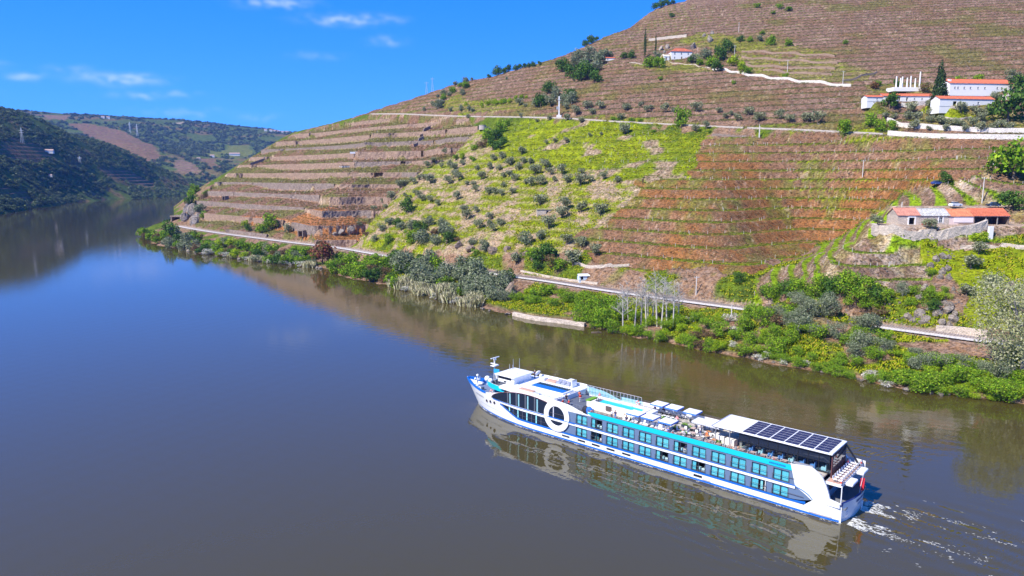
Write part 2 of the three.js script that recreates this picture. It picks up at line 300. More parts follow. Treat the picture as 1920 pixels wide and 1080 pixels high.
function groundColour(x, z, kind, q, f, y) {
  const n1 = fbm(x * 0.035, z * 0.035, 3), n2 = fbm(x * 0.2 + 31, z * 0.2, 3), n3 = noise(x * 1.3, z * 1.3), n4 = fbm(x * 0.09 + 70, z * 0.09 + 5, 3);
  let c;
  if (kind === 'walls') {
    const band = hash2(f, 7);
    c = q < 0.88 ? mix3(COL.soil, COL.mauve, n2) : mix3(COL.stone, COL.pale, sstep(0.35, 0.75, n2));
    if (q < 0.88) { c = mix3(c, COL.olive, 0.75 * sstep(0.42, 0.62, n4 + 0.25 * (band - 0.5) + 0.12 * sstep(20, 90, y))); if (inside(x, z, REGION.orange)) c = mix3(c, COL.orange, 0.8 * sstep(0.30, 0.52, n4 + 0.06)); }
  } else if (kind === 'vines') {
    const g = sstep(0.02, 0.05, q) * (1 - sstep(0.20, 0.34, q));
    c = mix3(COL.rust, COL.brown, clamp(sstep(0.36, 0.72, n1 * 0.55 + n2 * 0.45) * 0.9)); c = mix3(c, COL.mauve, 0.6 * sstep(0.45, 0.6, fbm(x * 0.02 + 9, z * 0.02, 2)));
    c = mix3(c, mix3(COL.olive, COL.grass, n3), 0.6 * sstep(0.49, 0.66, n4) * sstep(0.25, 0.6, n2));
    c = mix3(c, COL.pale, 0.5 * sstep(0.72, 0.95, n3) * sstep(0.45, 0.6, n2));
    c = mix3(c, mix3(COL.grass, COL.lime, n2), g * (0.35 + 0.65 * sstep(0.3, 0.55, n4)));
  } else if (kind === 'spur') {
    const g = sstep(0.02, 0.05, q) * (1 - sstep(0.44, 0.52, q));
    c = mix3(COL.mauve, COL.dust, sstep(0.35, 0.8, n2)); c = mix3(c, COL.brown, 0.5 * sstep(0.4, 0.6, n1)); c = mix3(c, COL.yellow, 0.35 * sstep(0.56, 0.70, n4));
    c = mix3(c, [0.20, 0.30, 0.010], g);
  } else if (kind === 'green') {
    c = mix3(COL.grass, COL.lime, sstep(0.3, 0.7, n2 * 0.6 + n1 * 0.4)); c = mix3(c, COL.olive, 0.5 * sstep(0.6, 0.95, q)); c = mix3(c, mix3(COL.mauve, COL.pale, n3), 0.9 * sstep(0.60, 0.70, n4));
  } else if (kind === 'grove') {
    c = mix3(COL.grass, COL.lime, n2); c = mix3(c, mix3(COL.dust, COL.rust, n3 * 0.5), sstep(0.46, 0.58, n4 * 0.65 + 0.35 * fbm(x * 0.4, z * 0.4, 2)) * 0.9); c = mix3(c, mix3(COL.stone, COL.pale, n3), 0.65 * sstep(0.7, 0.9, q));
  } else if (kind === 'upper') {
    c = mix3(COL.mauve, COL.brown, sstep(0.3, 0.7, n1)); c = mix3(c, COL.dust, 0.55 * sstep(0.62, 0.9, n3 * 0.5 + n2 * 0.5)); c = mix3(c, COL.stone, 0.6 * sstep(0.60, 0.72, n4) * sstep(0.5, 0.8, q));
    const g = sstep(0.04, 0.12, q) * (1 - sstep(0.34, 0.55, q)); c = mix3(c, mix3(COL.olive, COL.grass, n2), g * (0.25 + 0.7 * sstep(0.35, 0.6, n4))); c = mix3(c, COL.olive, 0.55 * sstep(0.55, 0.72, n1)); for (const p of FRESH) if (inside(x + 9 * (n4 - 0.5), z + 9 * (n2 - 0.5), p)) { c = mix3(c, mix3(COL.grass, COL.lime, n2), (q > 0.5 ? 0.35 : 0.9) * sstep(0.25, 0.5, n4 + 0.1)); break; }
  } else if (kind === 'meadow') {
    c = mix3(COL.grass, COL.lime, n2 * 0.7); c = mix3(c, COL.yellow, 0.25 * sstep(0.55, 0.7, n4)); c = mix3(c, COL.stone, 0.8 * sstep(0.72, 0.8, n4));
  } else if (kind === 'ballast') c = mix3(COL.dust, COL.mauve, n2);
  else if (kind === 'road') c = mix3(COL.dust, COL.grey, n2);
  else if (kind === 'yard') c = mix3(COL.pale, COL.dust, n2);
  else if (kind === 'yardside') c = mix3(COL.stone, COL.pale, n2);
  else { c = mix3(COL.dark, COL.grass, n2); c = mix3(c, mix3(COL.stone, COL.brown, n3), sstep(0.48, 0.62, n4)); if (y < 1.2) c = mix3(mix3(COL.brown, COL.stone, n3), c, sstep(0.3, 1.2, y)); }
  const v = 0.82 + 0.36 * n3 * n2 * 1.6;
  return [c[0] * v, c[1] * v, c[2] * v];
}
const earthTex = greyTexture(1024, (x, y) => { const a = tfbm(x, y, 16, 6), b = tnoise(x, y, 128), c = tnoise(x + 0.3, y, 256); const d = tnoise(x, y, 44), e = tnoise(y, x, 70), h = tnoise(x + 0.2, y + 0.6, 30), s = 0.54 + 0.7 * (a - 0.3) + 0.55 * (d - 0.5) + 0.5 * (e - 0.5) + 0.4 * (b - 0.5) + 0.3 * (c - 0.5), k = Math.max(0.1, s); return [k * (1 + 0.16 * (h - 0.5)), k * (0.985 - 0.06 * (e - 0.5)), k * (0.95 - 0.3 * (h - 0.5))]; });
const earthBump = greyTexture(1024, (x, y) => 0.5 * tfbm(x + 0.1, y, 32, 5) + 0.5 * tnoise(x, y, 200));
const earthMat = new THREE.MeshPhysicalMaterial({ vertexColors: true, roughness: 0.96, specularIntensity: 0.12, map: earthTex, bumpMap: earthBump, bumpScale: 0.35 });
earthMat.color.setRGB(1.55, 1.55, 1.55);

// the ground as a sheet on a fan of rows and columns, finer towards the near bank
function fanSheet(u0, u1, cols, z0, z1, rows, fn, cut, uvScale) {
  const N = (cols + 1) * (rows + 1), pos = new Float32Array(N * 3), col = new Float32Array(N * 3), uv = new Float32Array(N * 2), idx = [];
  for (let j = 0; j <= rows; j++) {
    const Z = z0 * Math.pow(z1 / z0, j / rows);
    for (let i = 0; i <= cols; i++) {
      const X = (u0 + (u1 - u0) * i / cols) * Z, k = j * (cols + 1) + i, r = fn(X, Z);
      pos[k * 3] = X; pos[k * 3 + 1] = r[0]; pos[k * 3 + 2] = -Z; col[k * 3] = r[1]; col[k * 3 + 1] = r[2]; col[k * 3 + 2] = r[3];
      uv[k * 2] = (X + r[0] * 0.35) / uvScale; uv[k * 2 + 1] = (Z + r[0] * 0.75) / uvScale;
    }
  }
  for (let j = 0; j < rows; j++) for (let i = 0; i < cols; i++) {
    const a = j * (cols + 1) + i, b = a + 1, c = a + cols + 1, d = c + 1;
    if (Math.max(pos[a * 3 + 1], pos[b * 3 + 1], pos[c * 3 + 1], pos[d * 3 + 1]) < cut) continue;
    idx.push(a, b, d, a, d, c);
  }
  const g = new THREE.BufferGeometry();
  g.setAttribute('position', new THREE.BufferAttribute(pos, 3)); g.setAttribute('color', new THREE.BufferAttribute(col, 3)); g.setAttribute('uv', new THREE.BufferAttribute(uv, 2));
  g.setIndex(idx); g.computeVertexNormals(); return g;
}
setting('hillside', fanSheet(-0.62, 0.88, 1010, 128, 1150, 520, (x, z) => { if (gridY(x, z) < -4 || (x < -0.475 * z && z > 640)) return [-9, 0.1, 0.1, 0.05]; const [y, k, q, f, b] = land(x, z); const c = groundColour(x, z, k, q, f, y); return [y, c[0], c[1], c[2]]; }, -2.5, 26), earthMat, 'terraced brown and green vineyard hillside rising from the river', 'hillside');

// ---------------------------------------------------------------- the far side of the valley
function spline(points, S, smooth = 0.0005) {
  const P = points.map(p => [p[0] / S, p[2] / S, p[1]]), n = P.length, N = n + 3, U = r2 => r2 > 1e-12 ? r2 * Math.log(r2) * 0.5 : 0;
  const A = Array.from({ length: N }, () => new Float64Array(N + 1));
  for (let i = 0; i < n; i++) { for (let j = 0; j < n; j++) A[i][j] = U((P[i][0] - P[j][0]) ** 2 + (P[i][1] - P[j][1]) ** 2) + (i === j ? smooth : 0); A[i][n] = A[n][i] = 1; A[i][n + 1] = A[n + 1][i] = P[i][0]; A[i][n + 2] = A[n + 2][i] = P[i][1]; A[i][N] = P[i][2]; }
  for (let c = 0; c < N; c++) { let b = c; for (let r = c + 1; r < N; r++) if (Math.abs(A[r][c]) > Math.abs(A[b][c])) b = r; [A[c], A[b]] = [A[b], A[c]]; for (let r = c + 1; r < N; r++) { const f = A[r][c] / A[c][c]; if (f) for (let k = c; k <= N; k++) A[r][k] -= f * A[c][k]; } }
  const w = new Float64Array(N); for (let r = N - 1; r >= 0; r--) { let s = A[r][N]; for (let k = r + 1; k < N; k++) s -= A[r][k] * w[k]; w[r] = s / A[r][r]; }
  return (x, z) => { x /= S; z /= S; let s = w[n] + w[n + 1] * x + w[n + 2] * z; for (let i = 0; i < n; i++) s += w[i] * U((x - P[i][0]) ** 2 + (z - P[i][1]) ** 2); return s; };
}
const leftPts = [];
for (const [u, v] of [[-160, 424], [-60, 412], [0, 402], [60, 390], [130, 379.5], [200, 374], [290, 369.5], [335, 366.5]]) { const p = level(u, v, 0); leftPts.push([p[0], 0, p[2]], [p[0] + 60, -12, p[2] - 90]); }
for (const [u, v, Z] of [[-160, 190, 1480], [-60, 200, 1500], [0, 208, 1540], [60, 219, 1640], [100, 236, 1690], [125, 253, 1730], [180, 268, 1790], [240, 294, 1850], [290, 309, 1960], [340, 334, 2080]]) { const p = spot(u, v, Z); leftPts.push(p, [p[0] * 1.15, p[1] - 45, p[2] * 1.15], [p[0] * 1.4, -20, p[2] * 1.4]); }
for (const [u, v, Z] of [[0, 300, 1230], [60, 300, 1380], [0, 350, 1060], [100, 310, 1430], [60, 350, 1190], [180, 320, 1600], [130, 350, 1420], [240, 335, 1700], [290, 345, 1840]]) leftPts.push(spot(u, v, Z));
const leftBase = spline(leftPts, 500);
const farPts = [];
for (const [u, v, Z] of [[-200, 196, 3300], [-60, 205, 3400], [60, 208, 3600], [130, 214, 3700], [200, 220, 3900], [320, 225, 4000], [350, 228, 3900], [420, 236, 4200], [500, 244, 4300], [600, 254, 4400], [760, 262, 4400]]) { const p = spot(u, v, Z); farPts.push(p, [p[0] * 1.25, p[1] - 60, p[2] * 1.25]); }
for (const [u, v, Z] of [[140, 245, 3200], [200, 262, 2900], [240, 285, 2650], [285, 300, 2500], [270, 255, 3300], [330, 270, 3300], [350, 300, 2700], [360, 330, 2350], [380, 352, 2250], [420, 290, 3000], [450, 305, 2750], [480, 275, 3400], [560, 300, 2800], [620, 330, 2400], [100, 320, 2500], [-60, 300, 2600]]) farPts.push(spot(u, v, Z));
for (const [u, v] of [[346, 366], [420, 368], [520, 372]]) { const p = level(u, v, 0); farPts.push([p[0], -2, p[2]]); }
const farBase = spline(farPts, 900);
const farPoly = (fn, z0, list) => { const p = list.map(([u, v]) => hitWith(fn, u, v, z0, 6500)).filter(Boolean).map(q => [q[0], q[2]]); const xs = p.map(q => q[0]), zs = p.map(q => q[1]); p.box = [Math.min(...xs), Math.max(...xs), Math.min(...zs), Math.max(...zs)]; return p; };
const leftSteps = [[[0, 262], [40, 262], [95, 285], [110, 305], [80, 300], [0, 292]], [[0, 345], [45, 348], [62, 376], [30, 378], [0, 370]], [[180, 312], [235, 318], [290, 340], [285, 350], [240, 345], [200, 330]]].map(l => farPoly(leftBase, 850, l));
function leftLand(x, z) {
  let y = leftBase(x, z); const t = leftSteps.some(p => inside(x + 14 * (noise(x * 0.03, z * 0.03) - 0.5), z, p));
  y += 9 * (fbm(x * 0.012, z * 0.012, 4) - 0.5) * sstep(0, 30, y);
  let q = 0; if (t) { const s = stepped(y, [7.5, 0.6, 0.15]); y = s[0]; q = s[1]; }
  const n = fbm(x * 0.03, z * 0.03, 3); let c = t ? mix3(COL.mauve, q < 0.6 ? COL.brown : COL.olive, 0.7) : mix3(COL.dark, COL.olive, 0.4 * n); c = mix3(c, COL.brown, t ? 0 : 0.6 * sstep(0.55, 0.7, n));
  return [y, c[0], c[1], c[2], t];
}
setting('left_bank', fanSheet(-1.30, -0.40, 600, 820, 2700, 300, leftLand, -6, 60), earthMat, 'wooded slope across the river with terraced patches', 'hillside');
const farFields = [[[[128, 232], [165, 231], [235, 246], [262, 262], [300, 283], [300, 300], [270, 306], [235, 290], [185, 262], [150, 246]], COL.brown], [[[60, 212], [130, 216], [128, 226], [90, 222]], COL.mauve], [[[320, 305], [345, 300], [372, 314], [380, 330], [340, 328]], COL.mauve], [[[372, 296], [405, 298], [415, 316], [390, 318]], COL.brown], [[[420, 275], [470, 272], [480, 290], [440, 300], [415, 288]], COL.olive], [[[330, 225], [350, 228], [345, 232], [322, 232]], COL.dust], [[[395, 282], [422, 286], [412, 296], [390, 292]], COL.olive]].map(([l, c]) => [farPoly(farBase, 2150, l), c]);
function farLand(x, z) {
  let y = farBase(x, z); const gap = sstep(3800, 2700, z); y += 46 * (fbm(x * 0.0034 + 3, z * 0.0034, 4) - 0.5) * sstep(5, 60, y) * lerp(0.25, 1, gap);
  const n = fbm(x * 0.011, z * 0.011, 3); let c = mix3(COL.dark, COL.olive, 0.5 * n); c = mix3(c, COL.brown, 0.55 * sstep(0.52, 0.68, n));
  for (const [p, k] of farFields) if (inside(x + 40 * (noise(x * 0.01, z * 0.01) - 0.5), z, p)) { const s = Math.abs(((y / 9) % 1 + 1) % 1 - 0.5); c = mix3(k, COL.olive, s > 0.36 ? 0.5 : 0.05); }
  return [y, c[0], c[1], c[2]];
}
setting('far_mountains', fanSheet(-1.4, 0.35, 460, 2150, 6200, 220, farLand, -20, 120), earthMat, 'hazy blue green mountains at the end of the valley', 'mountains');
// ---------------------------------------------------------------- the ship's place, and the river
const HEAD = 221.364 * Math.PI / 180, SHIP = new THREE.Vector3(46.94, 0, -94.92);
const SX = Math.cos(HEAD), SZ = Math.sin(HEAD);                    // towards the bow
const toShip = (x, z) => { const dx = x - SHIP.x, dz = z - SHIP.z; return [dx * SX + dz * SZ, -dx * SZ + dz * SX]; }; // along (0 stern .. 80 bow), across (0 port .. 11.4)
const shipToWorld = (l, u, w) => [SHIP.x + l * SX - w * SZ, u, SHIP.z + l * SZ + w * SX];
function swell(x, z) {
  const d = Math.hypot(x, z);
  let h = 0.0035 * Math.sin(x * 1.15 + z * 0.62 + 3 * noise(x * 0.05, z * 0.05)) * (0.3 + noise(x * 0.03 + 5, z * 0.03)) + 0.0022 * Math.sin(x * 0.8 - z * 1.9 + 4 * noise(x * 0.06 + 9, z * 0.06));
  const [l, w] = toShip(x, z), c = w - 5.7, s = Math.abs(c) - 5.7;
  // waves shed along the sides of the hull, fanning out aft of the bow
  if (l < 82 && l > -120) {
    const run = 72 - l, reach = 0.5 + run * 0.36;
    if (s > -1 && s < reach + 6 && l > -12) {
      const k = sstep(-0.5, 1, s) * (1 - sstep(reach * 0.75, reach + 4, s)) * sstep(0, 22, run) * sstep(-12, 14, l);
      const ph = s * 2.3 + run * 0.55 + 2.2 * noise(l * 0.35, w * 0.35);
      h += k * (0.016 * Math.sin(ph) + 0.012 * Math.sin(s * 4.2 - run * 0.9 + 5 * noise(l * 0.3 + 7, w * 0.3)) + 0.024 * (fbm(l * 0.9, w * 1.3, 3) - 0.5));
    }
    if (l < 1) { // the churned wake
      const run2 = 1 - l, half = 6 + run2 * 0.16, k = (1 - sstep(half * 0.7, half * 1.25, Math.abs(c))) * Math.exp(-run2 / 70);
      h += k * (0.16 * (fbm(l * 0.55, w * 0.75, 4) - 0.5) + 0.05 * Math.sin(w * 1.9 + run2 * 0.35 + 3 * noise(l * 0.2, w * 0.2)));
      const arm = Math.abs(c) - (6 + run2 * 0.33), ka = Math.exp(-((arm / (3 + run2 * 0.07)) ** 2)) * Math.exp(-run2 / 80);
      h += ka * 0.040 * Math.sin(arm * 1.5 + run2 * 0.5 + 6 * noise(l * 0.12, w * 0.12)) * (0.3 + noise(l * 0.2 + 4, w * 0.2));
    }
  }
  return h / (1 + d / 900);
}
{
  const cols = 640, rows = 520, N = (cols + 1) * (rows + 1), pos = new Float32Array(N * 3), nor = new Float32Array(N * 3), uv = new Float32Array(N * 2), idx = [], z0 = 55, z1 = 700, u0 = -0.86, u1 = 0.86, e = 0.12;
  for (let j = 0; j <= rows; j++) {
    const Z = z0 * Math.pow(z1 / z0, j / rows);
    for (let i = 0; i <= cols; i++) {
      const X = (u0 + (u1 - u0) * i / cols) * Z, k = j * (cols + 1) + i, fade = 1 - sstep(450, 690, Z), h = swell(X, -Z) * fade;
      const hx = (swell(X + e, -Z) - swell(X - e, -Z)) / (2 * e) * fade, hz = (swell(X, -Z + e) - swell(X, -Z - e)) / (2 * e) * fade, n = 1 / Math.hypot(hx, hz, 1);
      pos[k * 3] = X; pos[k * 3 + 1] = h; pos[k * 3 + 2] = -Z; nor[k * 3] = -hx * n; nor[k * 3 + 1] = n; nor[k * 3 + 2] = -hz * n; uv[k * 2] = X / 34; uv[k * 2 + 1] = Z / 34;
      if (i < cols && j < rows) idx.push(k, k + 1, k + cols + 2, k, k + cols + 2, k + cols + 1);
    }
  }
  const g = new THREE.BufferGeometry(); g.setAttribute('position', new THREE.BufferAttribute(pos, 3)); g.setAttribute('normal', new THREE.BufferAttribute(nor, 3)); g.setAttribute('uv', new THREE.BufferAttribute(uv, 2)); g.setIndex(idx);
  const rip = greyTexture(1024, (x, y) => 0.45 * tfbm(x, y, 24, 3) + 0.35 * tnoise(x + y * 0.0, y, 96) + 0.2 * tnoise(x, y + 0.4, 180));
  const waterMat = phys([0.064, 0.051, 0.013], { roughness: 0.03, metalness: 0, ior: 1.52, bumpMap: rip, bumpScale: 0.007 });
  setting('river', g, waterMat, 'calm brown green river mirroring sky and hillside', 'river');
  // the rest of the sheet, ahead, behind and to the sides
  const out = [], put = (x0, x1, za, zb) => { const p = new THREE.PlaneGeometry(x1 - x0, zb - za); p.rotateX(-Math.PI / 2); p.translate((x0 + x1) / 2, 0, -(za + zb) / 2); const P = p.attributes.position, U = p.attributes.uv; for (let i = 0; i < P.count; i++) U.setXY(i, P.getX(i) / 34, -P.getZ(i) / 34); out.push(p); };
  put(-4000, 4000, 700, 6000); put(-4000, 4000, -900, 55);
  for (const s of [-1, 1]) { const t = new THREE.BufferGeometry(), a = 0.86 * 55 * s, b = 0.86 * 700 * s, c = 4000 * s, P = s < 0 ? [c, 0, -55, a, 0, -55, b, 0, -700, c, 0, -55, b, 0, -700, c, 0, -700] : [a, 0, -55, c, 0, -55, c, 0, -700, a, 0, -55, c, 0, -700, b, 0, -700]; t.setAttribute('position', new THREE.Float32BufferAttribute(P, 3)); t.setAttribute('normal', new THREE.Float32BufferAttribute(Array.from({ length: 6 }, () => [0, 1, 0]).flat(), 3)); t.setAttribute('uv', new THREE.Float32BufferAttribute(Array.from({ length: 6 }, (_, i) => [P[i * 3] / 34, -P[i * 3 + 2] / 34]).flat(), 2)); t.setIndex([0, 1, 2, 3, 4, 5]); out.push(t); }
  setting('river_reach', mergeGeometries(out), waterMat, 'distant reach of the river bending away left', 'river');
}
// ---------------------------------------------------------------- plants
function onLand(u, v) { const p = hitWith(landY, u, v); return p ? [p[0], p[1], -p[2]] : null; }
function leafCloud(lumps, leaves, size, tones, flat = 1, tilt = 0.9, shell = 0.55) {
  const pos = [], nor = [], col = [], v = new THREE.Vector3(), n = new THREE.Vector3(), a = new THREE.Vector3(), b = new THREE.Vector3(), r = new THREE.Vector3();
  const tot = lumps.reduce((s, l) => s + l[3] * l[3], 0);
  for (const [lx, ly, lz, lr, tone] of lumps) {
    const cnt = Math.round(leaves * lr * lr / tot);
    for (let i = 0; i < cnt; i++) {
      const y = rr(-0.75, 1), t = rr(0, 6.2832), q = Math.sqrt(1 - y * y); n.set(q * Math.cos(t), y, q * Math.sin(t));
      const d = lr * (shell + (1 - shell) * Math.pow(rnd(), 0.5)) * rr(0.88, 1.14);
      v.copy(n).multiplyScalar(d); v.y *= flat; v.x += lx; v.y += ly; v.z += lz;
      r.set(rr(-1, 1), rr(-1, 1), rr(-1, 1)).multiplyScalar(tilt); n.add(r).normalize();
      a.set(rr(-1, 1), rr(-1, 1), rr(-1, 1)).cross(n).normalize(); b.crossVectors(n, a);
      const s = size * rr(0.6, 1.35), w = s * rr(0.45, 0.8);
      const P = [[-s, 0], [0, -w], [s, 0], [0, w]].map(([p, o]) => [v.x + a.x * p + b.x * o, v.y + a.y * p + b.y * o, v.z + a.z * p + b.z * o]);
      const c = tones[tone ?? Math.floor(rnd() * tones.length)] ?? tones[0], k = rr(0.72, 1.28);
      for (const m of [0, 1, 2, 0, 2, 3]) { pos.push(...P[m]); nor.push(n.x, n.y, n.z); col.push(c[0] * k, c[1] * k, c[2] * k); }
    }
  }
  const g = new THREE.BufferGeometry(); g.setAttribute('position', new THREE.Float32BufferAttribute(pos, 3)); g.setAttribute('normal', new THREE.Float32BufferAttribute(nor, 3)); g.setAttribute('color', new THREE.Float32BufferAttribute(col, 3)); return g;
}
const leafMat = phys([1.45, 1.45, 1.45], { vertexColors: true, roughness: 0.85, transmission: 0.28, thickness: 0, side: THREE.DoubleSide, specularIntensity: 0.1 });
const barkMat = std([0.16, 0.12, 0.09], 0.95), paleBark = std([0.52, 0.48, 0.42], 0.9), greyBark = std([0.30, 0.27, 0.24], 0.95);
function limb(a, b, ra, rb, seg = 5) { const A = new THREE.Vector3(...a), B = new THREE.Vector3(...b), L = A.distanceTo(B), g = new THREE.CylinderGeometry(rb, ra, L, seg, 1); g.translate(0, L / 2, 0); g.applyQuaternion(new THREE.Quaternion().setFromUnitVectors(new THREE.Vector3(0, 1, 0), B.clone().sub(A).normalize())); g.translate(...a); return g; }
function lumpSet(n, spread, low, high, r0, r1, tones) { const L = []; for (let i = 0; i < n; i++) { const t = rr(0, 6.28), d = spread * Math.sqrt(rnd()); L.push([d * Math.cos(t), rr(low, high), d * Math.sin(t), rr(r0, r1), tones ? Math.floor(rnd() * tones) : undefined]); } return L; }
function trunkSet(h, r, n) { const g = [limb([0, -0.25, 0], [rr(-0.06, 0.06), h, rr(-0.06, 0.06)], r, r * 0.7, 6)]; for (let i = 0; i < n; i++) { const t = i / n * 6.28 + rr(-0.4, 0.4); g.push(limb([0, h * rr(0.7, 1), 0], [0.55 * Math.cos(t), h + rr(0.3, 0.7), 0.55 * Math.sin(t)], r * 0.55, r * 0.2, 4)); } return mergeGeometries(g); }
// kinds: crowns have radius about 1; the crown's middle stands at height `up`
const KIND = {};
function kind(name, variants, make, bark, trunkMake) { KIND[name] = { bark, v: Array.from({ length: variants }, (_, i) => { reseed(900 + name.length * 77 + name.charCodeAt(0) * 131 + name.charCodeAt(1) * 7 + i * 17); return [make(), trunkMake()]; }) }; }
const T = {
  olive: [[0.150, 0.165, 0.082], [0.195, 0.210, 0.115], [0.100, 0.118, 0.052], [0.265, 0.270, 0.175]],
  bright: [[0.105, 0.210, 0.010], [0.165, 0.285, 0.014], [0.055, 0.130, 0.010], [0.225, 0.320, 0.020], [0.130, 0.160, 0.025]],
  dark: [[0.045, 0.100, 0.016], [0.070, 0.140, 0.020], [0.030, 0.070, 0.014], [0.095, 0.150, 0.030]],
  lime: [[0.230, 0.310, 0.010], [0.280, 0.345, 0.018], [0.150, 0.235, 0.010]],
  brown: [[0.140, 0.085, 0.045], [0.190, 0.110, 0.055], [0.100, 0.065, 0.035], [0.120, 0.120, 0.040]],
  red: [[0.150, 0.045, 0.030], [0.200, 0.070, 0.040], [0.110, 0.060, 0.030], [0.130, 0.120, 0.030]],
  reed: [[0.360, 0.330, 0.210], [0.290, 0.280, 0.160], [0.220, 0.230, 0.120], [0.420, 0.390, 0.270]],
  blossom: [[0.480, 0.450, 0.400], [0.360, 0.330, 0.270], [0.200, 0.240, 0.090], [0.560, 0.530, 0.480]],
  sage: [[0.130, 0.155, 0.080], [0.175, 0.200, 0.115], [0.090, 0.118, 0.055], [0.240, 0.255, 0.165]],
  cypress: [[0.032, 0.058, 0.018], [0.045, 0.078, 0.024], [0.022, 0.042, 0.014]],
};
kind('olive', 6, () => leafCloud(lumpSet(9, 0.62, 0.62, 1.35, 0.34, 0.55), 620, 0.105, T.olive, 0.86), barkMat, () => trunkSet(0.55, 0.09, 4));
kind('bright', 5, () => leafCloud(lumpSet(11, 0.66, 0.25, 1.2, 0.34, 0.58), 900, 0.095, T.bright, 0.9), barkMat, () => trunkSet(0.45, 0.07, 4));
kind('dark', 4, () => leafCloud(lumpSet(11, 0.64, 0.3, 1.25, 0.34, 0.58), 900, 0.095, T.dark, 0.92), barkMat, () => trunkSet(0.5, 0.08, 4));
kind('lime', 3, () => leafCloud(lumpSet(9, 0.6, 0.4, 1.3, 0.34, 0.58), 800, 0.095, T.lime, 0.95), barkMat, () => trunkSet(0.5, 0.07, 4));
kind('brown', 3, () => leafCloud(lumpSet(9, 0.62, 0.2, 1.05, 0.3, 0.52), 700, 0.075, T.brown, 0.85, 1.4, 0.2), barkMat, () => trunkSet(0.5, 0.05, 7));
kind('red', 2, () => leafCloud(lumpSet(10, 0.66, 0.2, 1.05, 0.32, 0.55), 900, 0.08, T.red, 0.85, 1.2, 0.35), barkMat, () => trunkSet(0.5, 0.05, 7));
kind('sage', 5, () => leafCloud(lumpSet(12, 0.62, 0.35, 1.35, 0.32, 0.55), 1100, 0.082, T.sage, 0.95), greyBark, () => trunkSet(0.6, 0.07, 6));
kind('blossom', 4, () => leafCloud(lumpSet(12, 0.75, 0.12, 0.75, 0.22, 0.42), 650, 0.07, T.blossom, 0.8, 1.2, 0.3), greyBark, () => trunkSet(0.35, 0.05, 6));
kind('willow', 1, () => leafCloud(lumpSet(40, 0.74, 0.15, 1.6, 0.18, 0.36), 15000, 0.020, [[0.25, 0.26, 0.12], [0.30, 0.30, 0.16], [0.19, 0.21, 0.09], [0.34, 0.33, 0.21]], 1.0, 1.2, 0.35), greyBark, () => trunkSet(0.8, 0.06, 9));
kind('sageFine', 5, () => leafCloud(lumpSet(16, 0.64, 0.35, 1.35, 0.26, 0.5), 2300, 0.05, T.sage, 0.95), greyBark, () => trunkSet(0.6, 0.07, 6));
kind('brightFine', 5, () => leafCloud(lumpSet(15, 0.68, 0.2, 1.2, 0.26, 0.52), 2000, 0.055, T.bright, 0.9), barkMat, () => trunkSet(0.45, 0.07, 4));
kind('limeFine', 3, () => leafCloud(lumpSet(13, 0.64, 0.25, 1.2, 0.28, 0.52), 1800, 0.055, T.lime.concat([T.bright[0]]), 0.9), barkMat, () => trunkSet(0.45, 0.06, 4));
kind('darkFine', 4, () => leafCloud(lumpSet(15, 0.66, 0.25, 1.25, 0.28, 0.54), 2000, 0.055, T.dark.concat([T.bright[2]]), 0.92), barkMat, () => trunkSet(0.5, 0.08, 4));
function blades(n, spread, h0, h1, wid, tones) { // upright strokes: reeds and canes
  const pos = [], nor = [], col = [];
  for (let i = 0; i < n; i++) {
    const t = rr(0, 6.28), d = spread * Math.sqrt(rnd()), x = d * Math.cos(t), z = d * Math.sin(t), h = rr(h0, h1) * (1 - 0.35 * d), lean = rr(0.1, 0.5), la = rr(0, 6.28), tx = x + lean * h * Math.cos(la), tz = z + lean * h * Math.sin(la), w = wid * rr(0.6, 1.4), wa = rr(0, 6.28), wx = w * Math.cos(wa), wz = w * Math.sin(wa), c = tones[Math.floor(rnd() * tones.length)], k = rr(0.75, 1.25);
    const P = [[x - wx, 0, z - wz], [x + wx, 0, z + wz], [lerp(x, tx, 0.5) + wx * 1.6, h * 0.62, lerp(z, tz, 0.5) + wz * 1.6], [lerp(x, tx, 0.5) - wx * 1.6, h * 0.62, lerp(z, tz, 0.5) - wz * 1.6], [tx, h * 0.9, tz]];
    const nx = -Math.sin(wa), nz = Math.cos(wa);
    for (const m of [0, 1, 2, 0, 2, 3, 3, 2, 4]) { pos.push(...P[m]); nor.push(nx * 0.6, 0.8, nz * 0.6); col.push(c[0] * k, c[1] * k, c[2] * k); }
  }
  const g = new THREE.BufferGeometry(); g.setAttribute('position', new THREE.Float32BufferAttribute(pos, 3)); g.setAttribute('normal', new THREE.Float32BufferAttribute(nor, 3)); g.setAttribute('color', new THREE.Float32BufferAttribute(col, 3)); return g;
}
kind('reed', 3, () => mergeGeometries([blades(420, 0.95, 0.8, 1.7, 0.028, T.reed), leafCloud(lumpSet(6, 0.6, 0.3, 0.9, 0.3, 0.45), 260, 0.06, T.reed)]), greyBark, () => trunkSet(0.3, 0.03, 5));
kind('cypress', 2, () => { const L = []; for (let i = 0; i < 16; i++) { const t = i / 15; L.push([rr(-0.03, 0.03), 0.35 + t * 3.4, rr(-0.03, 0.03), 0.10 + 0.36 * Math.pow(Math.sin(Math.PI * Math.min(0.98, 0.16 + t * 0.84)), 0.8)]); } return leafCloud(L, 1500, 0.07, T.cypress, 1.0, 0.6, 0.8); }, barkMat, () => trunkSet(0.6, 0.08, 0));
kind('conifer', 1, () => { const L = []; for (let i = 0; i < 18; i++) { const t = i / 17; L.push([rr(-0.08, 0.08), 0.3 + t * 2.9, rr(-0.08, 0.08), 0.10 + 0.62 * (1 - t)]); } return leafCloud(L, 2200, 0.085, T.cypress, 1.0, 0.7, 0.75); }, barkMat, () => trunkSet(0.5, 0.1, 0));
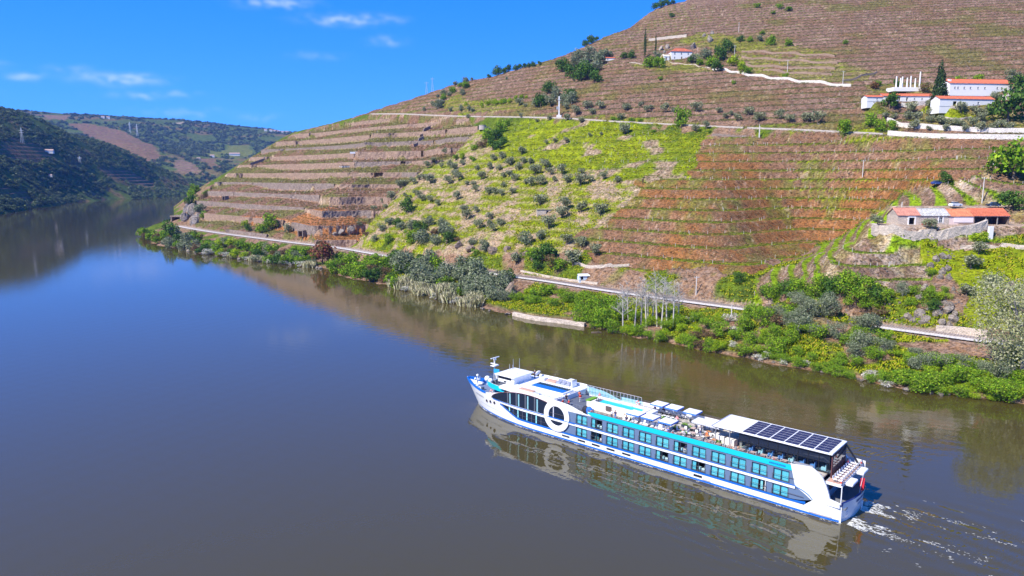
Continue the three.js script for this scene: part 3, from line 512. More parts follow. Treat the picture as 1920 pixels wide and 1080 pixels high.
const NAMES = { olive: ['olive_tree', 'tree'], bright: ['green_shrub', 'shrub'], dark: ['dark_evergreen', 'tree'], lime: ['spring_tree', 'tree'], brown: ['leafless_bush', 'shrub'], red: ['reddish_bush', 'shrub'], sage: ['sage_green_shrub', 'shrub'], blossom: ['blossoming_scrub', 'shrub'], willow: ['willow_tree', 'tree'], reed: ['cane_clump', 'reeds'], cypress: ['cypress_tree', 'tree'], conifer: ['conifer_tree', 'tree'] };
function plantAt(k, p, r, label, group, tall = 1) {
  const K = (Math.hypot(p[0], p[2]) < 270 && KIND[k + 'Fine']) || KIND[k], [crown, trunk] = K.v[Math.floor(rnd() * K.v.length)], o = thing(NAMES[k][0], label, NAMES[k][1], group, [p[0], p[1] - 0.1, p[2]], rr(0, 6.28));
  part('crown', crown, leafMat, o); part('trunk', trunk, K.bark, o); o.scale.set(r * rr(0.9, 1.1), r * tall * rr(0.9, 1.1), r * rr(0.9, 1.1)); return o;
}
function plant(k, u, v, d, label, group, tall) { const p = onLand(u, v); if (!p) return null; const r = Math.max(0.5, d / 2 * Math.hypot(p[0], p[1] - EYE, p[2]) / FOCAL); return plantAt(k, p, r, label, group, tall); }
const sheet = (list, ox, oy, sc) => list.map(([x, y, d]) => [ox + x / sc, oy + y / sc, d / sc]);
const ORD = ['first', 'second', 'third', 'fourth', 'fifth', 'sixth', 'seventh', 'eighth', 'ninth', 'tenth', 'eleventh', 'twelfth', 'thirteenth', 'fourteenth', 'fifteenth', 'sixteenth', 'seventeenth', 'eighteenth', 'nineteenth', 'twentieth'];

// the olive grove on the grassy terraces in the middle of the hillside
reseed(41);
const grove = sheet([[618, 282, 35], [550, 332, 28], [598, 332, 22], [513, 368, 45], [596, 368, 40], [650, 366, 60], [672, 378, 50], [722, 352, 40], [812, 380, 42], [885, 376, 48], [940, 382, 45], [908, 322, 48], [960, 312, 40], [1005, 352, 58], [1055, 380, 48], [1075, 285, 55], [1085, 340, 50], [1125, 345, 45], [1155, 408, 75], [1218, 376, 60], [1248, 408, 60], [1312, 404, 68], [1345, 455, 60], [1425, 472, 72], [1432, 402, 40], [1487, 450, 60], [1562, 432, 48], [1645, 454, 56], [465, 438, 45], [530, 458, 60], [500, 440, 40], [430, 462, 45], [350, 490, 55], [380, 478, 40], [640, 462, 60], [700, 442, 55], [675, 420, 45], [835, 434, 55], [965, 424, 45], [1035, 445, 52], [1000, 418, 40], [1020, 520, 45], [880, 524, 60], [955, 534, 50], [920, 522, 45], [800, 508, 50], [745, 470, 40], [790, 478, 35], [965, 480, 45], [1130, 474, 70], [1185, 468, 60], [1100, 462, 40], [1270, 446, 35], [300, 560, 58], [380, 540, 35], [440, 526, 35], [410, 546, 25], [460, 540, 40], [480, 564, 40], [530, 570, 42], [250, 578, 40], [265, 612, 35], [195, 620, 42], [690, 554, 50], [575, 592, 35], [730, 630, 50], [805, 630, 45], [745, 674, 55], [885, 674, 45], [885, 720, 55], [905, 745, 45], [950, 712, 50], [820, 728, 62], [1185, 588, 70], [1335, 612, 72], [1315, 665, 75], [1428, 630, 70], [1545, 646, 75], [1235, 728, 85], [1345, 822, 75], [1430, 838, 78], [1510, 890, 92], [1185, 800, 65], [1380, 945, 95], [1040, 935, 75], [855, 858, 60]], 640, 200, 3.177);
for (const [u, v, d] of grove) plant('olive', u, v, d * rr(0.95, 1.3), 'round grey-green olive tree on the grassy middle terraces', 'olive trees of the middle grove');
for (const [u, v, d] of sheet([[1688, 166, 62], [1340, 216, 44], [1272, 216, 36], [1220, 224, 36], [1165, 96, 30], [1480, 178, 30], [1548, 172, 28]], 640, 200, 3.177)) plant('olive', u, v, d, 'small lone olive tree on the bright green slope', 'scattered olives on the bright green slope');
// a row of olives above the walled road
const rowOlives = sheet([[1350, 700, 78], [1540, 698, 100], [1588, 746, 62], [1665, 694, 98], [1890, 704, 70], [1355, 800, 85], [1490, 820, 62], [1200, 796, 56], [945, 770, 52], [1210, 672, 110], [930, 668, 80], [985, 676, 46]], 780, 60, 4.8).concat(sheet([[398, 424, 36], [452, 412, 28], [475, 430, 30], [492, 420, 24], [545, 430, 44], [665, 430, 44], [580, 432, 28], [752, 434, 28], [775, 456, 26], [798, 442, 24], [825, 462, 34], [865, 444, 42], [905, 468, 46], [982, 456, 40], [1025, 470, 40], [1090, 470, 46], [1130, 474, 52], [375, 462, 32], [224, 470, 26], [265, 436, 28], [205, 444, 44], [704, 494, 34], [660, 506, 34], [390, 514, 46]], 980, 0, 2.0426));
rowOlives.sort((a, b) => a[0] - b[0]);
rowOlives.forEach(([u, v, d], i) => plant('olive', u, v, d, i < 20 ? `grey-green olive tree along the pale walled road, ${ORD[i]} from the left` : `grey-green olive tree along the pale walled road, ${ORD[rowOlives.length - 1 - i]} from the right`, 'olive trees along the walled road'));
// olives below the white farm at the upper right
for (const [u, v, d] of sheet([[350, 680, 80], [455, 685, 80], [660, 610, 130], [865, 560, 110], [870, 660, 120], [620, 690, 120], [720, 705, 110], [860, 725, 90], [970, 740, 110], [1040, 755, 90], [1150, 760, 110], [1210, 770, 100], [1340, 770, 110], [1210, 610, 130], [1350, 590, 70], [1400, 660, 120], [1440, 715, 110], [1480, 640, 70], [1515, 590, 80], [690, 800, 120], [850, 810, 60], [1035, 820, 90], [1250, 825, 80], [1430, 825, 110], [1585, 810, 120], [1660, 780, 90], [1755, 820, 110], [1770, 235, 110], [1750, 275, 90], [1840, 220, 70]], 1600, 110, 6)) plant('olive', u, v, d, 'silvery olive tree by the white-walled lane of the upper farm', 'olives below the upper farm');
// dark copse and evergreens high on the left brow
for (const [u, v, d, k] of [[1056, 130, 30, 'dark'], [1088, 148, 40, 'dark'], [1108, 146, 34, 'dark'], [1070, 142, 30, 'dark'], [1118, 150, 26, 'dark'], [1030, 172, 30, 'dark'], [1014, 196, 30, 'dark'], [1042, 184, 28, 'sage'], [1068, 186, 30, 'dark'], [1072, 190, 26, 'sage'], [1022, 190, 22, 'sage'], [1005, 196, 22, 'sage'], [1058, 192, 24, 'sage'], [1085, 112, 28, 'sage'], [1105, 112, 30, 'sage'], [1120, 118, 30, 'sage'], [1096, 126, 26, 'sage'], [1132, 106, 24, 'sage'], [1078, 122, 24, 'sage'], [1116, 130, 26, 'sage'], [1140, 104, 20, 'sage']]) plant(k, u, v + 4, d, k === 'dark' ? 'dark green tree in the copse on the upper hillside' : 'grey-green tree in the copse on the upper hillside', `${k === 'dark' ? 'dark' : 'grey-green'} trees of the upper copse`, 1);
[[917, 139, 8], [932, 140, 18], [944, 139, 12], [953, 134, 13], [967, 131, 11], [976, 128, 10], [984, 127, 9], [992, 126, 9], [1000, 125, 9], [1012, 122, 8]].forEach(([u, v, d], i) => { for (let q = 0; q < 14; q++) { const o = plant('dark', u, v + q, d * 1.2, `dark tree on the hill's skyline, ${ORD[i]} in the row from the left`, 'trees along the left skyline'); if (o) break; } });
for (const [u, v, d, l] of [[885, 150, 8, 'lone small round tree on the left skyline'], [873, 156, 13, 'low round bush on the left brow']]) for (let q = 0; q < 14; q++) if (plant('sage', u, v + q, d, l)) break;
[[1098, 84, 14], [1108, 78, 18], [1118, 70, 12], [1228, 18, 16], [1240, 14, 18], [1252, 10, 14], [1262, 8, 10]].forEach(([u, v, d], i) => { for (let q = 0; q < 14; q++) { if (plant('dark', u, v + q, d, i < 3 ? `dark tree in the clump partway up the skyline, ${ORD[i]} from the left` : `dark tree on the summit skyline, ${ORD[i - 3]} from the left`, 'trees on the upper skyline')) break; } });
for (const [u, v, d] of sheet([[700, 650, 60], [730, 655, 65], [770, 650, 60], [800, 640, 60], [840, 640, 55], [900, 612, 55], [950, 600, 50], [990, 600, 40], [590, 680, 60], [650, 660, 70], [330, 548, 75], [440, 510, 85], [400, 490, 60], [250, 610, 70], [455, 660, 45]], 780, 60, 4.8)) plant(rnd() < 0.7 ? 'lime' : 'bright', u, v, d, 'yellow-green bush in the gullies above the walled road', 'yellow-green bushes above the road');
for (const [u, v, d, k] of sheet([[200, 690, 95], [250, 570, 70], [295, 580, 60], [420, 570, 65], [150, 660, 50], [75, 710, 42], [315, 715, 50], [405, 710, 60], [480, 705, 60], [510, 720, 50], [465, 770, 45], [235, 650, 60], [445, 455, 60], [350, 480, 55], [815, 430, 35], [195, 590, 40]], 780, 60, 4.8)) plant('sage', u, v, d, 'grey-green bush in the hollow on the left brow', 'grey bushes of the left hollow');
for (const [u, v, d, k] of [[914, 262, 30, 'bright'], [930, 258, 26, 'dark'], [905, 272, 28, 'brown'], [925, 276, 28, 'dark'], [938, 274, 26, 'dark'], [945, 264, 18, 'dark'], [890, 276, 18, 'bright'], [940, 244, 26, 'bright'], [950, 232, 18, 'bright'], [915, 252, 22, 'sage'], [855, 294, 14, 'bright'], [868, 294, 16, 'lime'], [885, 298, 14, 'bright']]) plant(k, u, v + 5, d, `${{ bright: 'fresh green', dark: 'dark green', brown: 'brownish', sage: 'grey-green', lime: 'yellow-green' }[k]} bush in the thicket left of the bright green slope`, `${k} bushes of the thicket by the green slope`);
plant('dark', 765, 399, 30, 'dark pine-like tree among the lower olives', undefined, 1.2);
plant('brown', 1205, 345, 6, 'thin dark young cypress on the edge of the green slope', undefined, 3);
// fresh green trees round the white house and along its terrace
[[1370, 122, 26, 'lime'], [1388, 136, 24, 'lime'], [1402, 137, 18, 'bright'], [1336, 122, 28, 'bright'], [1296, 116, 18, 'dark'], [1232, 112, 20, 'sage'], [1324, 108, 26, 'sage'], [1350, 110, 30, 'dark'], [1365, 96, 26, 'dark'], [1240, 118, 14, 'lime'], [1302, 117, 20, 'olive'], [1312, 120, 16, 'bright'], [1183, 108, 18, 'dark'], [1170, 108, 14, 'dark'], [1388, 76, 14, 'dark'], [1407, 76, 12, 'bright'], [1424, 76, 13, 'olive'], [1446, 82, 20, 'bright'], [1478, 84, 16, 'bright'], [1472, 146, 14, 'bright'], [1216, 124, 24, 'bright'], [1236, 126, 24, 'bright'], [1345, 132, 24, 'dark'], [1238, 148, 10, 'bright'], [1376, 156, 10, 'bright'], [1228, 124, 20, 'bright'], [1260, 30, 10, 'dark']].forEach(([u, v, d, k], i) => plant(k, u, v + 2, d, `${{ bright: 'fresh green', dark: 'dark green', sage: 'grey-green', lime: 'yellow-green', olive: 'silvery' }[k]} tree near the white hillside house`, 'trees round the white house'));
plant('cypress', 1209, 109, 11, 'tall slender dark cypress, left of the pair by the white house', undefined, 2.4);
plant('cypress', 1229, 104, 8, 'thinner dark cypress, right of the pair by the white house', undefined, 2.7);
plant('conifer', 1760, 196, 36, 'tall pointed dark conifer between the white farm buildings', undefined, 1.2);
// trees about the upper farm on the right
[[1775, 180, 22, 'bright', 'green tree right behind the tall conifer'], [1798, 165, 26, 'bright', 'green tree behind the long white farmhouse, leftmost'], [1834, 162, 24, 'bright', 'green tree behind the middle of the long white farmhouse'], [1918, 172, 36, 'dark', 'round green tree at the right edge beside the white farmhouse'], [1890, 226, 58, 'dark', 'large round dark evergreen below the long white farmhouse'], [1668, 200, 30, 'dark', 'round tree in front of the low red-roofed farm wing'], [1645, 160, 14, 'bright', 'small bright bush left of the white columns'], [1682, 160, 14, 'dark', 'dark bush just left of the white columns'], [1640, 166, 20, 'red', 'reddish leafless bush left of the white columns'], [1735, 172, 24, 'brown', 'pale bare tree at the foot of the white columns'], [1865, 186, 18, 'sage', 'small grey tree against the long white farmhouse'], [1632, 236, 28, 'bright', 'bright bush above the walled road, below the lane bend'], [1650, 244, 26, 'bright', 'spreading green bush beside the lane bend'], [1670, 243, 22, 'bright', 'low green bush along the lane bend wall'], [1580, 238, 18, 'bright', 'rounded green bush above the walled road'], [1585, 248, 30, 'bright', 'low spreading green bush at the walled road edge']].forEach(([u, v, d, k, l]) => plant(k, u, v + 2, d, l));
plant('bright', 1278, 236, 34, 'bushy green tree beside the walled road, taller than its neighbours', undefined, 1.25);
for (const [u, v, d] of [[1150, 222, 14], [1160, 224, 16], [1185, 226, 16], [1200, 226, 14], [1225, 246, 12], [1310, 244, 10], [1330, 246, 10], [1420, 12, 14], [1460, 14, 16], [1478, 18, 14], [1450, 24, 10], [1585, 80, 12], [1430, 62, 12]]) plant('bright', u, v + 2, d, 'small fresh green bush on the upper hillside', 'small green bushes of the upper hillside', 0.6);
// around the lower farm
[[1900, 332, 74, 'bright', 'large leafy green tree at the right edge above the lower farm', 1], [1772, 340, 24, 'dark', 'round dark green bush beside the parked blue car', 1], [1900, 390, 46, 'dark', 'broad dark green tree right of the lower farm sheds', 0.8], [1838, 453, 28, 'lime', 'round yellow-green bush below the farm retaining wall', 0.9], [1645, 420, 24, 'olive', 'leaning old olive at the left end of the farm wall', 1], [1742, 428, 24, 'olive', 'small crooked olive in front of the farm stone wall', 1], [1835, 474, 26, 'olive', 'small bare olive on the slope below the farm', 0.9], [1388, 527, 28, 'dark', 'dark glossy bush at the foot of the gully', 1], [1820, 500, 36, 'olive', 'pale olive on the bright meadow', 0.8], [1860, 535, 30, 'olive', 'grey olive bush in the middle of the meadow', 0.8], [1812, 552, 32, 'olive', 'low grey olive at the left side of the meadow', 0.8], [1692, 552, 24, 'sage', 'grey shrub against the rocks left of the meadow', 1.3], [1745, 516, 22, 'bright', 'bright bush among the upper rocks', 0.9], [1770, 545, 16, 'bright', 'small bush below the upper rocks', 0.9], [1715, 550, 30, 'bright', 'bright bush in the rocky gully, upper', 0.8], [1745, 560, 32, 'bright', 'bright bush in the rocky gully, right', 0.9], [1710, 570, 24, 'bright', 'bright bush in the rocky gully, lower', 0.9], [1750, 582, 40, 'dark', 'dark green bush on the crag above the track', 0.7], [1770, 560, 26, 'lime', 'yellow-green bush beside the crag', 0.7]].forEach(([u, v, d, k, l, t]) => plant(k, u, v + 3, d, l, undefined, t));
// the long thicket above the track on the right
reseed(77);
[[1445, 560, 40], [1475, 556, 48], [1500, 555, 46], [1535, 552, 50], [1565, 556, 56], [1590, 552, 60], [1615, 560, 58], [1640, 568, 44], [1660, 570, 40], [1520, 566, 40], [1550, 570, 40], [1605, 575, 42], [1630, 578, 36], [1435, 556, 30]].forEach(([u, v, d], i) => plant(i % 3 === 1 ? 'dark' : 'bright', u, v, d, `dense green bush of the long thicket above the track`, 'bushes of the long thicket', 0.95));
for (const [u, v, d] of [[1560, 592, 40], [1490, 580, 40], [1650, 590, 40], [1630, 595, 36], [1520, 590, 30]]) plant('brown', u, v, d, 'purplish leafless bush under the long thicket', 'leafless bushes under the thicket', 0.6);
// slope scrub above the track between the grove and the shore
reseed(78);
const slope = sheet([[290, 690, 60], [240, 730, 60], [330, 700, 60], [200, 790, 50], [150, 760, 50], [110, 700, 40], [280, 800, 70], [360, 720, 70], [420, 720, 80], [470, 730, 90], [520, 700, 80], [540, 760, 90], [480, 800, 110], [420, 800, 100], [560, 810, 80], [620, 760, 110], [640, 800, 90], [600, 700, 70], [690, 790, 50], [780, 810, 60], [800, 870, 50], [860, 850, 70], [1100, 810, 95], [1140, 900, 90], [1200, 910, 130], [1260, 950, 140], [1170, 960, 90], [1300, 960, 100], [1240, 890, 110]], 640, 200, 3.177);
slope.forEach(([u, v, d], i) => { const k = i > 22 ? ['dark', 'brown', 'dark', 'bright'][i % 4] : ['sage', 'sage', 'dark', 'sage', 'brown', 'sage', 'bright'][i % 7]; plant(k, u, v + 4, d * 1.05, `${{ sage: 'grey-green', dark: 'dark green', brown: 'brownish', bright: 'fresh green' }[k]} bush on the steep scrub slope just above the track`, `${k} bushes of the scrub slope`, 0.95); });
// the river bank, from the point on the left to the willow on the right
reseed(79);
function bankSpot(u, t) { // t = 0 at the water, 1 at the track
  const at = (L, u) => { let i = 0; while (i < L.length - 2 && L[i + 1][0] < u) i++; return lerp(L[i][1], L[i + 1][1], clamp((u - L[i][0]) / (L[i + 1][0] - L[i][0]))); };
  const a = level(u, at(SHORE, u), 0), b = level(u, at(RAIL, u) + 7, 6), x = lerp(a[0], b[0], t), z = lerp(a[2], b[2], t); return [x, landY(x, z), -z];
}
const stretch = (u0, u1, step, rows, kinds, where) => { for (let u = u0; u < u1; u += step) for (const t of rows) { if (rnd() < 0.12) continue; const p = bankSpot(u + rr(-0.5, 0.5) * step, clamp(t + rr(-0.09, 0.09), 0.02, 0.9)), D = Math.hypot(p[0], p[2]), [k, d, tall] = kinds[Math.floor(rnd() * kinds.length)]; plantAt(k, [p[0], Math.max(p[1], 0.15), p[2]], d / 2 * D / FOCAL * rr(0.75, 1.2), `${{ sage: 'grey-green shrub', dark: 'dark green bush', brown: 'brown leafless bush', bright: 'fresh green bush', lime: 'yellow-green bush', reed: 'pale cane clump', blossom: 'whitish blossoming scrub', red: 'dark red bush', olive: 'silvery bush' }[k]} ${where}`, `${k} on the bank ${where}`, tall ?? 0.95); } };
stretch(266, 345, 11, [0.08, 0.35, 0.65], [['bright', 22], ['dark', 22], ['sage', 24], ['bright', 20], ['brown', 20]], 'on the bank at the far tunnel point');
stretch(345, 590, 11, [0.08, 0.32, 0.55], [['bright', 26, 0.8], ['bright', 23, 0.8], ['lime', 22, 0.8], ['dark', 23, 0.8], ['brown', 25, 0.8], ['sage', 20, 0.8]], 'on the bank below the walled terraces');
stretch(350, 580, 16, [0.02], [['blossom', 22], ['reed', 20]], 'at the water under the walled terraces');
stretch(625, 745, 13, [0.1, 0.35, 0.6], [['bright', 34], ['bright', 30], ['dark', 28], ['brown', 30]], 'on the bank past the dark red bush');
stretch(745, 870, 15, [0.35, 0.65], [['sage', 44], ['sage', 38], ['sage', 46], ['bright', 26]], 'in the grey bank thicket below the grove');
stretch(750, 960, 18, [0.75, 0.95], [['sage', 40], ['dark', 34], ['sage', 42], ['bright', 30]], 'on the upper edge of the bank thicket');
stretch(740, 900, 14, [0.05, 0.2], [['reed', 32], ['blossom', 24], ['reed', 40]], 'at the water under the grey thicket');
stretch(870, 945, 14, [0.35, 0.6], [['sage', 50], ['sage', 44]], 'in the tall grey bank clump');
stretch(945, 1090, 14, [0.45, 0.62], [['bright', 34, 0.75], ['bright', 28, 0.7], ['bright', 32, 0.75], ['lime', 20, 0.7]], 'in the green hedge under the track');
stretch(1090, 1150, 14, [0.12, 0.4], [['bright', 46, 1.2], ['bright', 42, 1.2]], 'in the tall green clump at the shore');
stretch(1150, 1290, 16, [0.05, 0.3], [['bright', 34], ['lime', 28], ['bright', 30]], 'under the white-stemmed trees');
stretch(1150, 1290, 20, [0.5], [['dark', 30, 0.8], ['brown', 26, 0.8]], 'behind the white-stemmed trees');
stretch(1280, 1480, 15, [0.05, 0.26, 0.46], [['bright', 40], ['bright', 36], ['lime', 32], ['brown', 32], ['blossom', 26]], 'right of the white-stemmed trees');
stretch(1440, 1560, 24, [0.52], [['sage', 40], ['sage', 36], ['bright', 30]], 'below the track under the thicket');
stretch(1480, 1690, 30, [0.42, 0.58], [['sage', 46], ['sage', 40], ['bright', 36, 0.8]], 'in the grey belt on the right bank');
stretch(1480, 1920, 20, [0.36], [['bright', 44, 0.7], ['bright', 40, 0.7], ['lime', 40, 0.6], ['sage', 42]], 'on the green slope of the right bank');
stretch(1440, 1780, 18, [0.03, 0.12], [['blossom', 30, 0.8], ['bright', 30, 0.8], ['bright', 26, 0.7]], 'in the whitish fringe along the water');
stretch(1700, 1960, 17, [0.04, 0.16, 0.28], [['bright', 42, 0.75], ['bright', 46, 0.7], ['lime', 34, 0.6]], 'in the green waterside fringe at right');
stretch(1700, 1860, 30, [0.44], [['sage', 36, 0.8], ['sage', 32, 0.8]], 'below the track near the willow');
plantAt('red', bankSpot(605, 0.35), 9.5, 'large dark red bush leaning over the water', undefined, 0.95);
plantAt('red', bankSpot(590, 0.6), 5, 'smaller dark red bush behind the large one', undefined, 0.9);
plantAt('willow', bankSpot(1915, 0.40), 11.5, 'huge pale grey-green willow filling the right edge of the bank', undefined, 1.05);
plantAt('dark', bankSpot(321, 0.55), 8, 'round dark tree standing above the tunnel mouth at the far point', undefined, 1.2);
for (const [u, v, d, k] of [[360, 372, 20, 'bright'], [372, 350, 18, 'sage'], [366, 362, 20, 'bright'], [385, 335, 16, 'dark'], [398, 326, 14, 'brown'], [376, 400, 24, 'sage'], [382, 410, 16, 'bright'], [356, 384, 22, 'dark']]) plant(k, u, v, d, `${{ bright: 'green', sage: 'grey-green', dark: 'dark', brown: 'brown' }[k]} bush on the craggy left edge of the walled hillside`, `${k} bushes of the left crag`);
for (const [u, v, d, k, l] of [[507, 430, 36, 'bright', 'bright green bush beside the track under the walls'], [492, 436, 24, 'bright', 'smaller bright bush left of the bush under the walls'], [541, 436, 20, 'sage', 'grey bush beside the small dark portal'], [460, 424, 14, 'lime', 'small yellow-green bush at the foot of the walls'], [466, 434, 14, 'dark', 'small dark bush at the foot of the walls']]) plant(k, u, v, d, l);
// leafless trees with white stems
reseed(80);
function bareTree(p, h, label, group) {
  const o = thing('white_stemmed_tree', label, 'tree', group, [p[0], p[1] - 0.2, p[2]], rr(0, 6.28)), stem = [], twig = [];
  const lean = [rr(-0.08, 0.08), rr(-0.08, 0.08)], top = [lean[0] * h, h, lean[1] * h]; stem.push(limb([0, 0, 0], [top[0] * 0.5, h * 0.5, top[2] * 0.5], 0.16 * h / 9, 0.11 * h / 9, 6), limb([top[0] * 0.5, h * 0.5, top[2] * 0.5], top, 0.11 * h / 9, 0.03, 5));
  for (let i = 0; i < 24; i++) { const t = rr(0.35, 0.97), a = rr(0, 6.28), L = h * rr(0.16, 0.34) * (1.25 - t), s = [top[0] * t, h * t, top[2] * t], e = [s[0] + L * Math.cos(a), s[1] + L * rr(0.5, 1.1), s[2] + L * Math.sin(a)]; twig.push(limb(s, e, 0.07, 0.03, 3)); for (let q = 0; q < 9; q++) { const b = rr(0, 6.28), f = rr(0.3, 1), m = [lerp(s[0], e[0], f), lerp(s[1], e[1], f), lerp(s[2], e[2], f)], l2 = L * rr(0.3, 0.6); twig.push(limb(m, [m[0] + l2 * Math.cos(b), m[1] + l2 * rr(0.2, 0.9), m[2] + l2 * Math.sin(b)], 0.035, 0.015, 3)); } }
  part('trunk', mergeGeometries(stem), paleBark, o); part('branches', mergeGeometries(twig), paleBark, o); return o;
}
[[1168, 0.12, 15], [1178, 0.4, 13], [1190, 0.25, 14], [1202, 0.35, 15], [1212, 0.3, 16], [1222, 0.4, 14], [1232, 0.32, 17], [1240, 0.3, 16], [1250, 0.42, 15], [1262, 0.35, 15], [1272, 0.5, 13], [1215, 0.5, 12]].forEach(([u, t, h], i) => bareTree(bankSpot(u, t), h, `leafless tree with a white stem by the water, ${ORD[i]} planted from the left`, 'white-stemmed trees at the shore'));
// scattered bushes in the open vineyard
reseed(81);
// ---------------------------------------------------------------- woods across the river: masses of crowns
{
  reseed(500);
  const woods = (name, fn, n, place, r0, r1, label) => {
    const g = leafCloud(lumpSet(5, 0.6, 0.2, 0.9, 0.4, 0.6), 110, 0.2, [[0.065, 0.095, 0.035], [0.095, 0.125, 0.05], [0.14, 0.165, 0.08], [0.05, 0.075, 0.035]], 0.85);
    const im = new THREE.InstancedMesh(g, leafMat, n), m = new THREE.Matrix4(), q = new THREE.Quaternion(), Y = new THREE.Vector3(0, 1, 0), c = new THREE.Color(); let k = 0, guard = 0;
    while (k < n && guard++ < n * 12) { const p = place(); if (!p) continue; const s = rr(r0, r1); q.setFromAxisAngle(Y, rr(0, 6.28)); m.compose(new THREE.Vector3(p[0], p[1] - 0.3, -p[2]), q, new THREE.Vector3(s, s * rr(0.8, 1.25), s)); im.setMatrixAt(k, m); const t = rr(0.75, 1.3); c.setRGB(t * rr(0.9, 1.1), t, t * rr(0.85, 1.1)); im.setColorAt(k, c); k++; }
    im.count = k; im.name = name; im.userData = { kind: 'stuff', label, category: 'woodland' }; scene.add(im);
  };
  woods('left_bank_woods', leftLand, 9000, () => { const z = 860 * Math.pow(2500 / 860, rnd()), x = rr(-0.86, -0.42) * z, L = leftLand(x, z); if (L[0] < 0.4 || L[4]) return null; if (fbm(x * 0.02, z * 0.02, 3) > 0.62) return null; return [x, L[0], z]; }, 2.6, 5.2, 'dark green wood covering the slope across the river');
  woods('mountain_woods', farLand, 9000, () => { const z = rr(2300, 4600), x = rr(-0.82, 0.0) * z, L = farLand(x, z); if (L[0] < 3) return null; for (const [p] of farFields) if (inside(x, z, p)) return null; if (fbm(x * 0.006 + 2, z * 0.006, 3) > 0.56) return null; return [x, L[0], z]; }, 5, 10, 'bluish wood covering the far mountains');
}
scene.fog = new THREE.FogExp2(new THREE.Color(0.13, 0.32, 1.0), 0.00006);
// ---------------------------------------------------------------- walls, roads, railway
const rubbleTex = greyTexture(512, (x, y) => { // mortar-less rubble: irregular cells
  let best = 9, sec = 9, id = 0; const P = 26; const X = x * P, Y = y * P * 1.7, xi = Math.floor(X), yi = Math.floor(Y);
  for (let j = -1; j < 2; j++) for (let i = -1; i < 2; i++) { const cx = ((xi + i) % P + P) % P, Q = Math.round(P * 1.7), cy = ((yi + j) % Q + Q) % Q, px = xi + i + hash2(cx, cy), py = yi + j + hash2(cy + 91, cx), d = Math.hypot(X - px, Y - py); if (d < best) { sec = best; best = d; id = hash2(cx + 7, cy + 3); } else if (d < sec) sec = d; }
  const s = (sec - best < 0.1 ? 0.42 : 0.72 + 0.36 * (id - 0.4)) * (0.85 + 0.3 * tnoise(x, y, 64)); return [s, s * 0.97, s * 0.93];
});
const rubbleBump = greyTexture(512, (x, y) => 0.6 * tnoise(x, y, 40) + 0.4 * tnoise(x, y, 90));
const rubble = c => phys(c, { roughness: 0.95, specularIntensity: 0.2, map: rubbleTex, bumpMap: rubbleBump, bumpScale: 0.12 });
const dryStone = rubble([0.45, 0.32, 0.24]), paleStone = rubble([0.78, 0.68, 0.58]), greyStone = rubble([0.36, 0.29, 0.25]), whiteWash = std([0.80, 0.79, 0.76], 0.85, 0, { bumpMap: rubbleBump, bumpScale: 0.03 }), parapet = rubble([0.66, 0.60, 0.55]), limeWall = rubble([0.95, 0.90, 0.84]);
// a wall along a ground line: points [x, z(away), bottom, top]; the face is on the downhill side
function wallAlong(pts, thick, wobble = 0.12, uvs = 9) {
  const pos = [], uv = [], idx = [], rows = 3; let run = 0;
  for (let i = 0; i < pts.length; i++) {
    const a = pts[Math.max(0, i - 1)], b = pts[Math.min(pts.length - 1, i + 1)]; let tx = b[0] - a[0], tz = b[1] - a[1]; const L = Math.hypot(tx, tz) || 1; tx /= L; tz /= L; let nx = tz, nz = -tx; if (nz > 0) { nx = -nx; nz = -nz; }
    if (i) run += Math.hypot(pts[i][0] - pts[i - 1][0], pts[i][1] - pts[i - 1][1]);
    const [x, z, lo, hi] = pts[i];
    for (let r = 0; r <= rows; r++) { const t = r / rows, o = wobble * (noise(run * 0.9, r * 3.1 + x * 0.05) - 0.5) - 0.06 * t * (hi - lo), y = lerp(lo, hi, t) + (r === rows ? 0.18 * (noise(run * 0.7, 5) - 0.5) : 0); pos.push(x + nx * o, y, -(z + nz * o)); uv.push(run / uvs, y / uvs); }
    pos.push(x - nx * thick, hi, -(z - nz * thick)); uv.push(run / uvs, (hi + thick) / uvs);
    pos.push(x - nx * thick, lo, -(z - nz * thick)); uv.push(run / uvs, (hi + thick + hi - lo) / uvs);
    if (i) for (let r = 0; r < rows + 2; r++) { const s = rows + 3, p = (i - 1) * s + r, q = i * s + r; idx.push(p, q, q + 1, p, q + 1, p + 1); }
  }
  const g = new THREE.BufferGeometry(); g.setAttribute('position', new THREE.Float32BufferAttribute(pos, 3)); g.setAttribute('uv', new THREE.Float32BufferAttribute(uv, 2)); g.setIndex(idx); const f = g.toNonIndexed(); f.computeVertexNormals(); return f;
}
